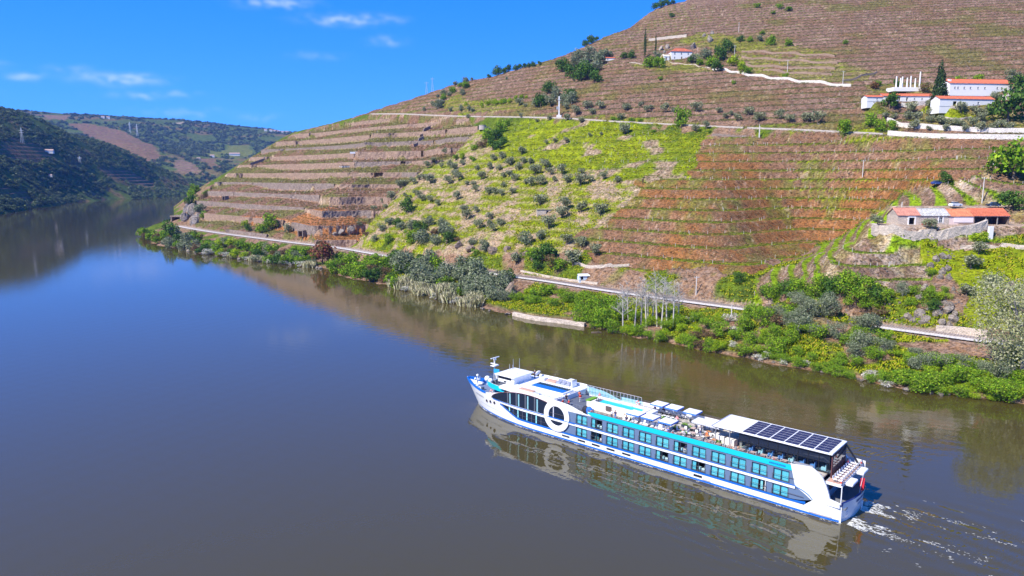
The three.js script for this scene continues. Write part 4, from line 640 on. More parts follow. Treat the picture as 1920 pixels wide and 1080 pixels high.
// dry-stone retaining walls of the left hillside, one for each terrace and side of the rib
{
  const S = TERR.walls[0], want = new Map();
  for (let i = 0; i <= 420; i++) {
    const u = -0.462 + i * 0.00102;
    let pb = null, pz = 0;
    for (let Z = 380; Z < 860; Z += 2.5) {
      const x = u * Z, b = formY(x, Z) + wobW(x, Z);
      if (pb !== null) { const f0 = Math.floor((pb - S * 0.882) / S), f1 = Math.floor((b - S * 0.882) / S); if (f1 === f0 + 1) { const f = f1, t = (S * (f + 0.882) - pb) / (b - pb), z = pz + t * 2.5, X = u * z; if (inside(X, z, REGION.walls)) { if (!want.has(f)) want.set(f, []); want.get(f).push([i, X, z]); } } }
      pb = b; pz = Z;
    }
  }
  for (const [f, list] of [...want].sort((a, b) => a[0] - b[0])) {
    list.sort((a, b) => a[0] - b[0]);
    let run = [], sect = 0; const flush = () => {
      if (run.length > 7) { const pts = run.map(([, x, z]) => { const r = wallStep(x, z, f)[2]; return [x, z, S * (f + r) - 0.8 + 0.4 * (noise(x * 0.2, z * 0.2) - 0.5), S * (f + 1.0) + 0.2 + 0.3 * (noise(x * 0.12, 3) - 0.5)]; }); sect++; const side = segDist(run[run.length >> 1][1], run[run.length >> 1][2], RIB)[2] > 0;
        solo('terrace_wall', wallAlong(pts, 1.5, 0.7, 30), hash2(f, sect) > 0.7 ? greyStone : dryStone, `dry-stone terrace wall ${f >= 0 ? ORD[Math.min(19, f)] : 'lowest'} up from the track, section ${['one', 'two', 'three', 'four', 'five', 'six', 'seven', 'eight', 'nine'][Math.min(8, sect - 1)]} from the left`, 'wall', 'dry-stone terrace walls'); }
      run = [];
    };
    let last = null;
    for (const e of list) { if (run.length) { const p = run[run.length - 1], r = segDist(e[1], e[2], RIB)[2] > 0, h = segDist(e[1], e[2], HOLLOW)[2] > 0; if (e[0] - p[0] > 2 || Math.hypot(e[1] - p[1], e[2] - p[2]) > 16 || r !== last[0] || h !== last[1]) { const carry = Math.hypot(e[1] - p[1], e[2] - p[2]) <= 16 ? p : null; flush(); if (carry) run.push(carry); } } run.push(e); last = [segDist(e[1], e[2], RIB)[2] > 0, segDist(e[1], e[2], HOLLOW)[2] > 0]; }
    flush();
  }
}
function curve(line, n) { const c = new THREE.CatmullRomCurve3(line.map(([x, z, y]) => new THREE.Vector3(x, y ?? 0, z)), false, 'centripetal'); return c.getSpacedPoints(n).map(p => [p.x, p.z, p.y]); }
function ribbon(pts, off, width, yAt, uvs = 6) {
  const pos = [], uv = [], idx = []; let run = 0;
  pts.forEach((p, i) => { const a = pts[Math.max(0, i - 1)], b = pts[Math.min(pts.length - 1, i + 1)]; let tx = b[0] - a[0], tz = b[1] - a[1]; const L = Math.hypot(tx, tz) || 1; tx /= L; tz /= L; let nx = tz, nz = -tx; if (nz > 0) { nx = -nx; nz = -nz; } if (i) run += Math.hypot(p[0] - pts[i - 1][0], p[1] - pts[i - 1][1]);
    for (const s of [-0.5, 0.5]) { const o = off + s * width; pos.push(p[0] + nx * o, yAt(p), -(p[1] + nz * o)); uv.push(run / uvs, o / uvs); } if (i) { const q = (i - 1) * 2; idx.push(q, q + 2, q + 3, q, q + 3, q + 1); } });
  const g = new THREE.BufferGeometry(); g.setAttribute('position', new THREE.Float32BufferAttribute(pos, 3)); g.setAttribute('uv', new THREE.Float32BufferAttribute(uv, 2)); g.setIndex(idx); g.computeVertexNormals();
  const n = g.attributes.normal; if (n.getY(0) < 0) { g.setIndex(idx.map((_, i) => idx[i % 3 === 1 ? i + 1 : i % 3 === 2 ? i - 1 : i])); g.computeVertexNormals(); } return g;
}
const railPts = curve(RAILLINE, 420), gritMat = std([0.60, 0.50, 0.43], 0.95, 0, { map: earthTex, bumpMap: earthBump, bumpScale: 0.08 }), pathMat = std([0.86, 0.80, 0.74], 0.9, 0, { map: earthTex });
setting('railway_bed', ribbon(railPts, -0.4, 3.8, () => 7.0), gritMat, 'brown ballast bed of the railway along the bank', 'railway');
setting('bank_path', ribbon(railPts, 2.9, 3.0, () => 7.02), pathMat, 'pale path beside the railway', 'path');
{
  const t = thing('railway_track', 'rusty two-rail railway track running along the river bank', 'railway'), near = railPts.filter(p => p[0] > -420);
  for (const o of [-1.12, 0.32]) { const a = ribbon(near, o, 0.16, () => 7.2), s = ribbon(near, o + 0.08, 0.01, () => 7.1); part('rail', mergeGeometries([a, s]), std([0.36, 0.26, 0.20], 0.7), t); }
  const sl = []; for (let i = 260; i < railPts.length - 1; i++) { const p = railPts[i], q = railPts[i + 1], L = Math.hypot(q[0] - p[0], q[1] - p[1]), n = Math.max(1, Math.round(L / 0.9)), ang = Math.atan2(q[1] - p[1], q[0] - p[0]); for (let k = 0; k < n; k++) { const b = new THREE.BoxGeometry(0.26, 0.14, 2.5); b.rotateY(ang); let nx = (q[1] - p[1]) / L, nz = -(q[0] - p[0]) / L; if (nz > 0) { nx = -nx; nz = -nz; } b.translate(lerp(p[0], q[0], k / n) + nx * -0.4, 7.06, -(lerp(p[1], q[1], k / n) + nz * -0.4)); sl.push(b); } }
  const s = part('sleepers', mergeGeometries(sl), std([0.40, 0.33, 0.28], 0.95), t); s.userData.kind = 'stuff';
}
const hiPts = curve(HIGHROAD.map(([x, z], i) => [x, z, HIGH_Y[i]]), 260);
setting('hill_road', ribbon(hiPts, 0.3, 4.4, p => p[2] + 0.06), std([0.62, 0.56, 0.50], 0.95, 0, { map: earthTex }), 'pale road contouring across the upper hillside', 'road');
const offLine = (pts, o) => pts.map((p, i) => { const a = pts[Math.max(0, i - 1)], b = pts[Math.min(pts.length - 1, i + 1)]; let tx = b[0] - a[0], tz = b[1] - a[1]; const L = Math.hypot(tx, tz) || 1; let nx = tz / L, nz = -tx / L; if (nz > 0) { nx = -nx; nz = -nz; } return [p[0] + nx * o, p[1] + nz * o, p[2]]; });
{
  const edge = offLine(hiPts, 3.1), U = p => 960 + FOCAL * p[0] / (p[1] * Math.cos(PITCH) - (p[2] - EYE) * Math.sin(PITCH)), seg = (u0, u1) => edge.filter(p => U(p) >= u0 && U(p) <= u1);
  const line = (u0, u1, lo, hi, m, n, l) => { const s = seg(u0, u1); if (s.length > 2) solo(n, wallAlong(s.map(p => [p[0], p[1], p[2] - lo, p[2] + hi]), 0.5, 0.03), m, l, 'wall'); };
  line(690, 905, 0.5, 0.5, parapet, 'parapet_wall', 'low pale parapet of the hill road on the walled left hillside'); line(905, 1140, 0.5, 0.5, parapet, 'parapet_wall', 'low pale parapet of the hill road above the bright green slope');
  line(1140, 1400, 0.5, 0.5, parapet, 'parapet_wall', 'low pale parapet of the hill road above the olives'); line(1400, 1662, 0.5, 0.5, parapet, 'parapet_wall', 'low pale parapet of the hill road above the red vineyard'); line(1662, 1960, 0.8, 1.9, limeWall, 'white_road_wall', 'taller whitewashed wall of the hill road at the right edge');
  const e2 = offLine(hiPts, 4.3), s2 = e2.filter(p => U(p) > 1440 && U(p) < 1960); solo('rubble_retaining_wall', wallAlong(s2.map(p => [p[0], p[1], p[2] - 3.4, p[2] - 0.5]), 1.4, 0.3), greyStone, 'rough rubble retaining wall under the hill road at the right', 'wall');
  const e3 = e2.filter(p => U(p) > 700 && U(p) < 900); solo('rubble_retaining_wall', wallAlong(e3.map(p => [p[0], p[1], p[2] - 4.2, p[2] - 0.5]), 1.4, 0.3), dryStone, 'high stone retaining wall under the hill road at the left', 'wall');
}
function wallUV(line, lo, hi, m, name, label, thick = 0.6, wob = 0.1) { const c = flatLine(line, landY); const pts = curve(c.map(([x, z]) => [x, z, landY(x, z)]), Math.max(10, Math.round(c.length * 8))); return solo(name, wallAlong(pts.map(p => { const y = landY(p[0], p[1]); return [p[0], p[1], y - lo, y + hi]; }), thick, wob), m, label, 'wall'); }
wallUV([[1662, 229], [1680, 236], [1720, 241], [1780, 245], [1830, 248], [1960, 250]], 1.0, 2.3, limeWall, 'white_lane_wall', 'bright whitewashed curving wall of the lane below the upper farm');
wallUV([[1750, 208], [1775, 205], [1800, 208]], 0.5, 1.4, paleStone, 'pale_garden_wall', 'short pale wall on the slope below the conifer');
wallUV([[1712, 220], [1730, 214]], 0.5, 1.3, limeWall, 'pale_garden_wall', 'short white wall by the lane among olives');
wallUV([[1760, 224], [1800, 225], [1822, 222]], 0.6, 1.0, paleStone, 'pale_garden_wall', 'low sandy terrace wall among the farm olives');
wallUV([[1335, 131], [1362, 133], [1390, 138], [1430, 144], [1480, 150], [1545, 157], [1595, 163]], 0.5, 1.6, limeWall, 'white_drive_wall', 'white drive wall running down right from the white house', 0.6);
wallUV([[1180, 118], [1230, 119], [1280, 121], [1330, 129]], 1.6, 0.6, paleStone, 'terrace_front_wall', 'stone wall along the terrace in front of the white house');
wallUV([[1216, 77], [1250, 73], [1287, 69]], 0.6, 2.2, paleStone, 'hillside_wall', 'straight pale wall on the slope above the white house');
for (const [l, s] of [[[[1390, 98], [1440, 100], [1500, 104], [1565, 108]], 'topmost'], [[[1390, 108], [1450, 113], [1570, 120]], 'second'], [[[1395, 122], [1460, 127], [1565, 131]], 'third'], [[[1430, 134], [1500, 139], [1560, 142]], 'lowest']]) wallUV(l, 0.7, 1.5, dryStone, 'vineyard_terrace_wall', `stone terrace wall right of the white house, ${s} of four`, 1.2, 0.25);
wallUV([[1580, 153], [1610, 146], [1645, 137]], 0.5, 1.2, greyStone, 'field_edge_wall', 'dark field wall slanting up at the right of the green field');
wallUV([[1640, 436], [1655, 441], [1690, 446], [1740, 448], [1790, 444], [1830, 438], [1852, 430]], 0.6, 3.1, paleStone, 'farm_retaining_wall', 'curved pale rubble retaining wall under the lower farm', 1.2, 0.35);
wallUV([[1800, 468], [1850, 466], [1920, 468]], 0.6, 1.3, paleStone, 'field_wall', 'pale stone field wall on the slope right below the farm', 0.8, 0.3);
wallUV([[1755, 624], [1800, 627], [1850, 634]], 0.4, 2.0, paleStone, 'trackside_wall', 'pale stone wall beside the railway at the right', 0.7, 0.2);
wallUV([[1075, 497], [1120, 503], [1180, 500]], 0.6, 1.2, paleStone, 'garden_wall', 'pale garden wall above the little shed by the track', 0.7, 0.3);
wallUV([[975, 510], [1040, 523], [1120, 534]], 0.5, 0.9, paleStone, 'trackside_wall', 'low pale wall above the railway near the shed', 0.6, 0.2);
wallUV([[1335, 255], [1400, 258]], 0.3, 1.2, greyStone, 'ruined_wall', 'short ruined wall under the hill road olives', 0.6, 0.3);
{ const c = [[960, 591], [1000, 599.5], [1045, 605], [1095, 612]].map(([u, v]) => level(u, v, 0.2)), pts = curve(c.map(p => [p[0], p[2], 0]), 40); solo('quay_wall', wallAlong(pts.map(p => [p[0], p[1], -0.6, 1.3]), 1.2, 0.25), paleStone, 'low pale stone quay wall at the waterline', 'wall'); }
for (const [a, b, l] of [[[808, 241], [790, 258], 'upper dark stepped wall cutting across the terraces'], [[795, 261], [778, 276], 'lower dark stepped wall cutting across the terraces'], [[497, 297], [470, 311], 'dark slanting ramp wall on the left terraces']]) { const c = flatLine([a, b], landY), pts = curve(c.map(([x, z]) => [x, z, 0]), 14); solo('ramp_wall', wallAlong(pts.map(p => { const y = landY(p[0], p[1]); return [p[0], p[1], y - 1.5, y + 2.6]; }), 1.2, 0.1), greyStone, l, 'wall'); }

// ---------------------------------------------------------------- buildings
const boxAt = (w, h, d, x, y, z, rad = 0) => { const g = rad ? new RoundedBoxGeometry(w, h, d, 1, rad) : new THREE.BoxGeometry(w, h, d); g.translate(x, y, z); return g; };
const tileTex = greyTexture(256, (x, y) => { const s = 0.72 + 0.35 * (hash2(Math.floor(x * 24), Math.floor(y * 16)) - 0.4) + 0.25 * (tfbm(x, y, 6, 3) - 0.5); return [s, s * 0.95, s * 0.92]; });
const tileMat = c => std(c, 0.9, 0, { map: tileTex });
const redTile = tileMat([0.62, 0.17, 0.085]), orangeTile = tileMat([0.72, 0.27, 0.13]), pinkTile = tileMat([0.66, 0.30, 0.22]), paleTile = tileMat([0.62, 0.45, 0.38]), greySlab = std([0.62, 0.61, 0.60], 0.9, 0, { map: earthTex });
const plaster = std([0.80, 0.78, 0.74], 0.9, 0, { bumpMap: rubbleBump, bumpScale: 0.02 }), pinkPlaster = std([0.72, 0.56, 0.50], 0.9), glassMat = phys([0.04, 0.06, 0.09], { roughness: 0.08, metalness: 0, ior: 1.5 }), frameMat = std([0.55, 0.56, 0.56], 0.6), woodMat = std([0.23, 0.15, 0.10], 0.85);
// one roof slope of ribbed tiles: w along x, from (y0, z0) at the eaves to (y1, z1) at the ridge
function ribbed(w, y0, z0, y1, z1, x0, th = 0.16) {
  const n = Math.max(2, Math.round(w / 0.55)), pos = [], uv = [], idx = [];
  for (let i = 0; i <= n * 2; i++) { const x = x0 + w * i / (n * 2), up = i % 2 ? th : 0; pos.push(x, y0 + up, z0, x, y1 + up, z1); uv.push((x - x0) / 6, 0, (x - x0) / 6, Math.hypot(y1 - y0, z1 - z0) / 6); if (i) { const q = (i - 1) * 2; idx.push(q, q + 2, q + 3, q, q + 3, q + 1); } }
  const g = new THREE.BufferGeometry(); g.setAttribute('position', new THREE.Float32BufferAttribute(pos, 3)); g.setAttribute('uv', new THREE.Float32BufferAttribute(uv, 2)); g.setIndex(idx); const f = g.toNonIndexed(); f.computeVertexNormals(); return f;
}
function wallWithHoles(w, h, d, holes) { // front wall in the plane z = 0, thickness d backwards, openings [x, y, w, h]
  const s = new THREE.Shape([[0, 0], [w, 0], [w, h], [0, h]].map(p => new THREE.Vector2(...p))); for (const [x, y, a, b] of holes) s.holes.push(new THREE.Path([[x, y], [x + a, y], [x + a, y + b], [x, y + b]].map(p => new THREE.Vector2(...p))));
  const g = new THREE.ExtrudeGeometry(s, { depth: d, bevelEnabled: false }); g.translate(0, 0, -d); const p = g.attributes.position, u = g.attributes.uv; for (let i = 0; i < p.count; i++) u.setXY(i, p.getX(i) / 7, p.getY(i) / 7); return g;
}
function section(o, { x, w, h, d, ridge = 1.8, wall, roof, holes = [], over = 0.35, gable = 'both', hip = 0, rise = 0 }) { // a block with a front wall at z = 0, depth towards -z
  part('wall', mergeGeometries([wallWithHoles(w, h, 0.4, holes.map(q => q.slice(0, 4)))].map(g => g.toNonIndexed ? (g.index ? g.toNonIndexed() : g) : g)).translate(x, rise, 0), wall, o);
  const sides = [boxAt(0.4, h, d - 0.42, x + 0.2, rise + h / 2, -d / 2 - 0.2), boxAt(0.4, h, d - 0.42, x + w - 0.2, rise + h / 2, -d / 2 - 0.2), boxAt(w, h, 0.4, x + w / 2, rise + h / 2, -d - 0.1)];
  if (!hip) for (const gx of [x + 0.2, x + w - 0.2]) { const s = new THREE.Shape([new THREE.Vector2(0, 0), new THREE.Vector2(d, 0), new THREE.Vector2(d / 2, ridge)]), g = new THREE.ExtrudeGeometry(s, { depth: 0.36, bevelEnabled: false }); g.rotateY(Math.PI / 2); g.translate(gx - 0.18, rise + h, 0); sides.push(g.toNonIndexed ? g : g); }
  part('plinth', boxAt(w - 0.04, 3.2, d - 0.1, x + w / 2, rise - 1.62, -d / 2 - 0.05), wall, o);
  part('side_walls', mergeGeometries(sides.map(g => { const q = g.index ? g.toNonIndexed() : g; return q; })), wall, o);
  const R = part('roof', mergeGeometries(hip ? hipRoof(x, w, h + rise, d, ridge, over) : [ribbed(w + 2 * over, rise + h - over * ridge / (d / 2), over, rise + h + ridge, -d / 2, x - over), ribbed(w + 2 * over, rise + h - over * ridge / (d / 2), -d - over, rise + h + ridge, -d / 2, x - over)]), roof, o);
  part('ridge', boxAt(hip ? w - 2 * hip : w + over, 0.16, 0.3, x + w / 2, rise + h + ridge + 0.1, -d / 2, 0.05), roof, R);
  for (const [a, b, c, e, k] of holes) {
    if (k === 'open') part('threshold', boxAt(c, 0.1, 0.5, x + a + c / 2, rise + b + 0.03, -0.2), frameMat, o);
    else if (k === 'door') { const D = part('door', boxAt(c - 0.1, e - 0.05, 0.1, x + a + c / 2, rise + b + e / 2, -0.25), woodMat, o); part('handle', boxAt(0.12, 0.06, 0.08, x + a + c * 0.8, rise + b + 1, -0.17), frameMat, D); }
    else { const W = part('window', boxAt(c - 0.02, e - 0.02, 0.05, x + a + c / 2, rise + b + e / 2, -0.24), glassMat, o); part('frame', mergeGeometries([boxAt(0.08, e, 0.08, x + a + c / 2, rise + b + e / 2, -0.17), boxAt(c, 0.08, 0.081, x + a + c / 2, rise + b + e * 0.55, -0.17), boxAt(0.09, e, 0.082, x + a + 0.05, rise + b + e / 2, -0.17), boxAt(0.09, e, 0.082, x + a + c - 0.05, rise + b + e / 2, -0.17)]), frameMat, W); part('sill', boxAt(c + 0.3, 0.1, 0.3, x + a + c / 2, rise + b - 0.06, -0.05), frameMat, W); }
  }
}
function hipRoof(x, w, h, d, r, o) { const q = d / 2 * 0.9, A = [x - o, h - 0.1, o], B = [x + w + o, h - 0.1, o], C = [x + w + o, h - 0.1, -d - o], D = [x - o, h - 0.1, -d - o], E = [x + q, h + r, -d / 2], F = [x + w - q, h + r, -d / 2], g = new THREE.BufferGeometry(), T = [A, B, F, A, F, E, B, C, F, C, D, E, C, E, F, D, A, E]; g.setAttribute('position', new THREE.Float32BufferAttribute(T.flat(), 3)); g.setAttribute('uv', new THREE.Float32BufferAttribute(T.map(p => [p[0] / 6, (p[1] + p[2]) / 6]).flat(), 2)); g.computeVertexNormals(); return [g, boxAt(w + 2 * o, 0.12, d + 2 * o, x + w / 2, h - 0.17, -d / 2).toNonIndexed()].map(k => { for (const n of Object.keys(k.attributes)) if (!['position', 'normal', 'uv'].includes(n)) k.deleteAttribute(n); return k; }); }
function building(name, label, u, v, turn, dy = 0, dz = 0) { const p = onLand(u, v); return thing(name, label, 'building', undefined, [p[0], p[1] + dy, p[2] + dz], turn); }
{ // the lower farm: four sections in a row
  const at = u => { const p = hitWith((x, z) => FARM.y, u, 421); return p; }, P0 = at(1682), P1 = at(1890), len = P1[0] - P0[0], k = len / 208;
  const place = (name, label) => thing(name, label, 'building', undefined, [P0[0], FARM.y - 0.1, -P0[2] + 0.4], 0);
  let o = place('stone_cottage', 'stone cottage with faded pink tile roof, left end of the lower farm');
  section(o, { x: 0, w: 40 * k, h: 3.3, d: 7, ridge: 2.2, wall: paleStone, roof: pinkTile, holes: [[20 * k, 0.1, 11 * k, 2.3, 'open']] });
  part('door_surround', mergeGeometries([boxAt(0.5, 2.6, 0.12, 19 * k, 1.3, 0.06), boxAt(0.5, 2.6, 0.12, 32 * k, 1.3, 0.06), boxAt(14 * k, 0.5, 0.12, 25.5 * k, 2.7, 0.062)]), plaster, o);
  o = place('slab_roofed_barn', 'stone barn with pale grey sheet roof in the lower farm');
  section(o, { x: 40 * k + 0.05, w: 55 * k, h: 3.2, d: 6.8, ridge: 2.1, wall: paleStone, roof: greySlab, holes: [[36 * k, 0.9, 7 * k, 1.5, 'win']] });
  part('window_surround', mergeGeometries([boxAt(0.35, 2.4, 0.1, 75.4 * k, 1.7, 0.05), boxAt(0.35, 2.4, 0.1, 84 * k, 1.7, 0.05)]), plaster, o);
  o = place('pink_walled_shed', 'pink plastered shed with orange tile roof in the lower farm');
  section(o, { x: 95 * k + 0.1, w: 46 * k, h: 3.0, d: 6.6, ridge: 2.1, wall: pinkPlaster, roof: orangeTile, holes: [] });
  part('panel', boxAt(36 * k, 1.9, 0.08, 122 * k, 1.8, 0.06), std([0.84, 0.72, 0.68], 0.85), o); part('stacked_timber', mergeGeometries(Array.from({ length: 9 }, (_, i) => boxAt(20 * k, 0.14, 0.16, 120 * k + i * 0.22, 0.35 + 0.1 * (i % 3), 0.5 + 0.16 * i))), woodMat, o);
  o = place('open_cart_shed', 'open-fronted black shed with bright red tile roof, right end of lower farm');
  const x0 = 142 * k, w4 = 66 * k; part('roof', mergeGeometries([ribbed(w4 + 0.6, 2.9, 0.5, 5.4, -4, x0 - 0.3), ribbed(w4 + 0.6, 2.9, -8, 5.4, -4, x0 - 0.3)]), redTile, o);
  part('back_wall', boxAt(w4, 3, 0.3, x0 + w4 / 2, 1.5, -7.6), greyStone, o); for (const sx of [x0 + 0.2, x0 + w4 - 0.2]) part('side_wall', boxAt(0.35, 3, 7.3, sx, 1.5, -3.8), greyStone, o); for (const t of [0.33, 0.66]) part('post', boxAt(0.25, 2.9, 0.25, x0 + w4 * t, 1.45, 0), std([0.30, 0.28, 0.26], 0.8), o); part('beam', boxAt(w4, 0.3, 0.3, x0 + w4 / 2, 2.85, 0.1), std([0.25, 0.27, 0.27], 0.8), o);
  const q = onLand(1856, 446); solo('white_pillar', boxAt(1.5, 4.2, 0.8, q[0], q[1] + 1.6, q[2], 0.05), plaster, 'tall white pillar in the retaining wall under the red shed', 'pillar');
  const c = onLand(1718, 427); const crate = thing('red_pallet_stack', 'heap of orange-red planks in front of the farm barn', 'planks', undefined, [P0[0] + 48 * k, FARM.y, -P0[2] + 2.6]); for (let i = 0; i < 6; i++) { const b = boxAt(3.2, 0.14, 0.28, 0, 0.1 + 0.12 * i, (i % 3) * 0.3 - 0.3); b.rotateY((i - 3) * 0.05); part('plank', b, std([0.62, 0.10, 0.05], 0.8), crate); }
}
{ // the white house high on the slope
  const o = building('white_house', 'two-storey white house with red hipped roof on the upper slope', 1278, 111, 0.10, -0.3); const w = 16.5; const hs = []; for (const t of [0.14, 0.46, 0.78]) hs.push([w * t, 3.7, 1.0, 1.4, 'win']); for (const t of [0.14, 0.78]) hs.push([w * t, 0.8, 1.0, 1.2, 'win']); hs.push([w * 0.47, 0.05, 1.1, 2.1, 'door']);
  section(o, { x: -w * 0.5, w, h: 6.2, d: 10, ridge: 2.9, wall: plaster, roof: redTile, holes: hs, hip: 4.6, over: 0.5 });
  const a = building('house_annex', 'small white gabled annex left of the white house', 1256, 112, 0.10, -0.3); section(a, { x: -4.6, w: 4.2, h: 2.9, d: 5, ridge: 1.3, wall: plaster, roof: plaster, holes: [[1.4, 0.1, 1.0, 1.9, 'door']] });
  const b = building('white_hut', 'little white hut with red roof at the copse edge', 1145, 114, 0.05, -0.2); section(b, { x: -4, w: 8, h: 2.4, d: 5, ridge: 1.0, wall: plaster, roof: redTile, holes: [[1.2, 0.9, 0.8, 0.9, 'win']] });
}
{ // the upper farm at the right
  let o = building('long_farmhouse', 'long white farmhouse with red roof and a row of small windows', 1838, 182, 0.10, 0.6, 0); const w = 35, hs = [0.07, 0.12, 0.22, 0.32, 0.44, 0.55, 0.75, 0.82].map(t => [w * t, 3.4, 0.9, 1.1, 'win']); hs.push([w * 0.9, 0.1, 1.4, 2.3, 'door']);
  section(o, { x: -w * 0.5, w, h: 6.4, d: 10, ridge: 2.6, wall: plaster, roof: redTile, holes: hs, over: 0.4 }); part('chimney', boxAt(1.5, 2.2, 1.2, -w * 0.5 + 1.2, 7.4, -2.5, 0.05), plaster, o);
  o = building('lower_farm_wing', 'low white wing with red roof in front of the long farmhouse', 1813, 199, 0.13, -0.2, 0); section(o, { x: -14.5, w: 29, h: 3.6, d: 6, ridge: 1.5, wall: plaster, roof: redTile, holes: [[7, 0.1, 1.9, 2.3, 'open'], [20, 1.2, 1, 1, 'win']] });
  o = building('red_roofed_wing', 'low white wing with red roof left of the conifer', 1706, 190, 0.04, -0.1, 0); section(o, { x: -14, w: 28, h: 2.8, d: 6, ridge: 1.4, wall: plaster, roof: redTile, holes: [[8, 0.3, 0.9, 1.8, 'open'], [12, 0.3, 0.9, 1.8, 'open'], [16, 1.0, 0.8, 0.8, 'win'], [20, 1.0, 0.8, 0.8, 'win']] });
  o = building('farm_outbuilding', 'small white outbuilding with red roof at the left of the upper farm', 1650, 190, 0.1, -0.1, 0); section(o, { x: -7, w: 15, h: 2.3, d: 5, ridge: 1.0, wall: plaster, roof: redTile, holes: [[5, 0.9, 0.7, 0.8, 'win']] });
  const b = building('columned_terrace', 'white terrace carrying a grove of bare white columns', 1712, 178, 0.05, 1.0, -3); part('deck', boxAt(19, 2.2, 7, 0, 2.4, -4, 0.1), plaster, b);
  for (const [x, z, h] of [[-6.6, -2, 6.2], [-4.8, -1, 5.2], [-2.6, -3, 6.2], [-0.8, -1.4, 5.4], [2.2, -3, 6.6], [4.2, -2, 5.2], [8.0, -4, 9]]) part('column', new THREE.CylinderGeometry(0.34, 0.42, h, 8).translate(x, 3.4 + h / 2, z - 1), plaster, b);
  wallUV([[1690, 200], [1720, 199], [1745, 195]], 0.8, 2.2, limeWall, 'farm_front_wall', 'pale wall under the red-roofed wing of the upper farm');
  const r = building('ruined_outbuilding', 'pale ruined stone walls right of the long farmhouse', 1906, 186, 0.1, -0.2, 0); part('wall', wallWithHoles(9, 3.4, 0.6, [[2, 1, 1, 1.4], [5.5, 1, 1, 1.4]]).translate(-4.5, 0, 0), limeWall, r); part('side_wall', boxAt(0.6, 2.6, 5, -4.2, 1.3, -3.2), limeWall, r);
}
{ // small things by the track
  const o = building('garden_shed', 'little pale blue and white shed beside the railway', 1098, 525, 0.15, -0.1); section(o, { x: -2.6, w: 5.2, h: 1.8, d: 3.2, ridge: 0.5, wall: std([0.55, 0.66, 0.72], 0.8), roof: std([0.74, 0.74, 0.72], 0.8), holes: [[0.6, 0.1, 1.1, 1.5, 'open'], [3.2, 0.1, 1.2, 1.5, 'door']] });
  const p = building('ruined_hut', 'small ruined stone hut with a dark doorway among the lower olives', 1022, 402, 0.05, -0.2); section(p, { x: -4, w: 8, h: 2.6, d: 4, ridge: 0.3, wall: paleStone, roof: std([0.30, 0.29, 0.10], 0.95), holes: [[4.6, 0.05, 1.1, 1.9, 'open']] });
  const tank = onLand(905, 243); solo('water_tank', mergeGeometries([new THREE.CylinderGeometry(2.7, 2.9, 3.2, 20), new THREE.CylinderGeometry(2.85, 2.85, 0.25, 20).translate(0, 1.7, 0)]).translate(tank[0], tank[1] + 1.4, tank[2]), std([0.42, 0.36, 0.32], 0.9), 'round stone water tank at the edge of the terraces', 'tank');
  const por = onLand(571, 443); const po = thing('culvert_portal', 'small dark stone portal above the track below the orange terrace', 'portal', undefined, [por[0], por[1], por[2]], -0.5); part('back_wall', boxAt(3.4, 4, 0.4, 0, 1.7, -1.2), greyStone, po); part('lintel', boxAt(4.8, 0.6, 5.2, 0, 3.9, 1.2, 0.05), greyStone, po); for (const s of [-1, 1]) part('jamb', boxAt(0.7, 3.7, 5.0, s * 2, 1.75, 1.2, 0.05), greyStone, po);
  const tun = level(333, 421, 7); const to = thing('tunnel_mouth', 'dark rectangular tunnel mouth of the railway under the left crag', 'tunnel', undefined, [tun[0] - 1, 6.8, -tun[2] - 5], -0.35); part('back_wall', boxAt(9.4, 7, 1, 0, 3.2, -12), greyStone, to); part('roof_slab', boxAt(13, 1.1, 16, 0, 7.2, -4.5, 0.1), greyStone, to); for (const s of [-1, 1]) part('side_wall', boxAt(1.2, 7.4, 15.6, s * 5.2, 3.2, -4.5, 0.1), greyStone, to);
  const n = onLand(424, 374); const no = thing('wall_niche', 'dark doorway recessed in the left terrace wall', 'doorway', undefined, [n[0], n[1] - 0.6, n[2]], -0.6); part('back_wall', boxAt(3.0, 3.6, 0.3, 0, 1.6, -1.4), greyStone, no); part('lintel', boxAt(4.2, 0.5, 4.4, 0, 3.6, 0.6, 0.05), greyStone, no); for (const s of [-1, 1]) part('jamb', boxAt(0.6, 3.4, 4.2, s * 1.8, 1.7, 0.6, 0.05), greyStone, no);
}
// rocks
reseed(90);
const rockMat = std([0.42, 0.36, 0.31], 0.95, 0, { map: earthTex, bumpMap: earthBump, bumpScale: 0.3 }), darkRock = std([0.36, 0.27, 0.21], 0.95, 0, { map: earthTex, bumpMap: earthBump, bumpScale: 0.3 });
const ROCKS = Array.from({ length: 6 }, (_, i) => { // cleaved blocks: a ball cut by random planes, then roughened
  const g = mergeVertices(new THREE.IcosahedronGeometry(1, 4).deleteAttribute('normal').deleteAttribute('uv')), p = g.attributes.position, pl = []; reseed(3000 + i * 7); for (let k = 0; k < 13; k++) { const v = new THREE.Vector3(rr(-1, 1), rr(-0.7, 1), rr(-1, 1)).normalize(); pl.push([v, rr(0.42, 0.8)]); }
  const q = new THREE.Vector3(); for (let k = 0; k < p.count; k++) { q.fromBufferAttribute(p, k); let s = 1; for (const [n, d] of pl) { const c = q.dot(n); if (c * s > d) s = d / c; } s *= 0.94 + 0.2 * (fbm(q.x * 3 + i * 5 + q.z, q.y * 3 + q.z * 2, 3) - 0.5); p.setXYZ(k, q.x * s * 1.35, q.y * s * 1.4, q.z * s * 1.35); }
  const f = g.toNonIndexed(); f.computeVertexNormals(); const w = f.attributes.position, uv = []; for (let k = 0; k < w.count; k++) uv.push((w.getX(k) + w.getZ(k)) * 0.12, w.getY(k) * 0.12); f.setAttribute('uv', new THREE.Float32BufferAttribute(uv, 2)); return f;
});
reseed(90);
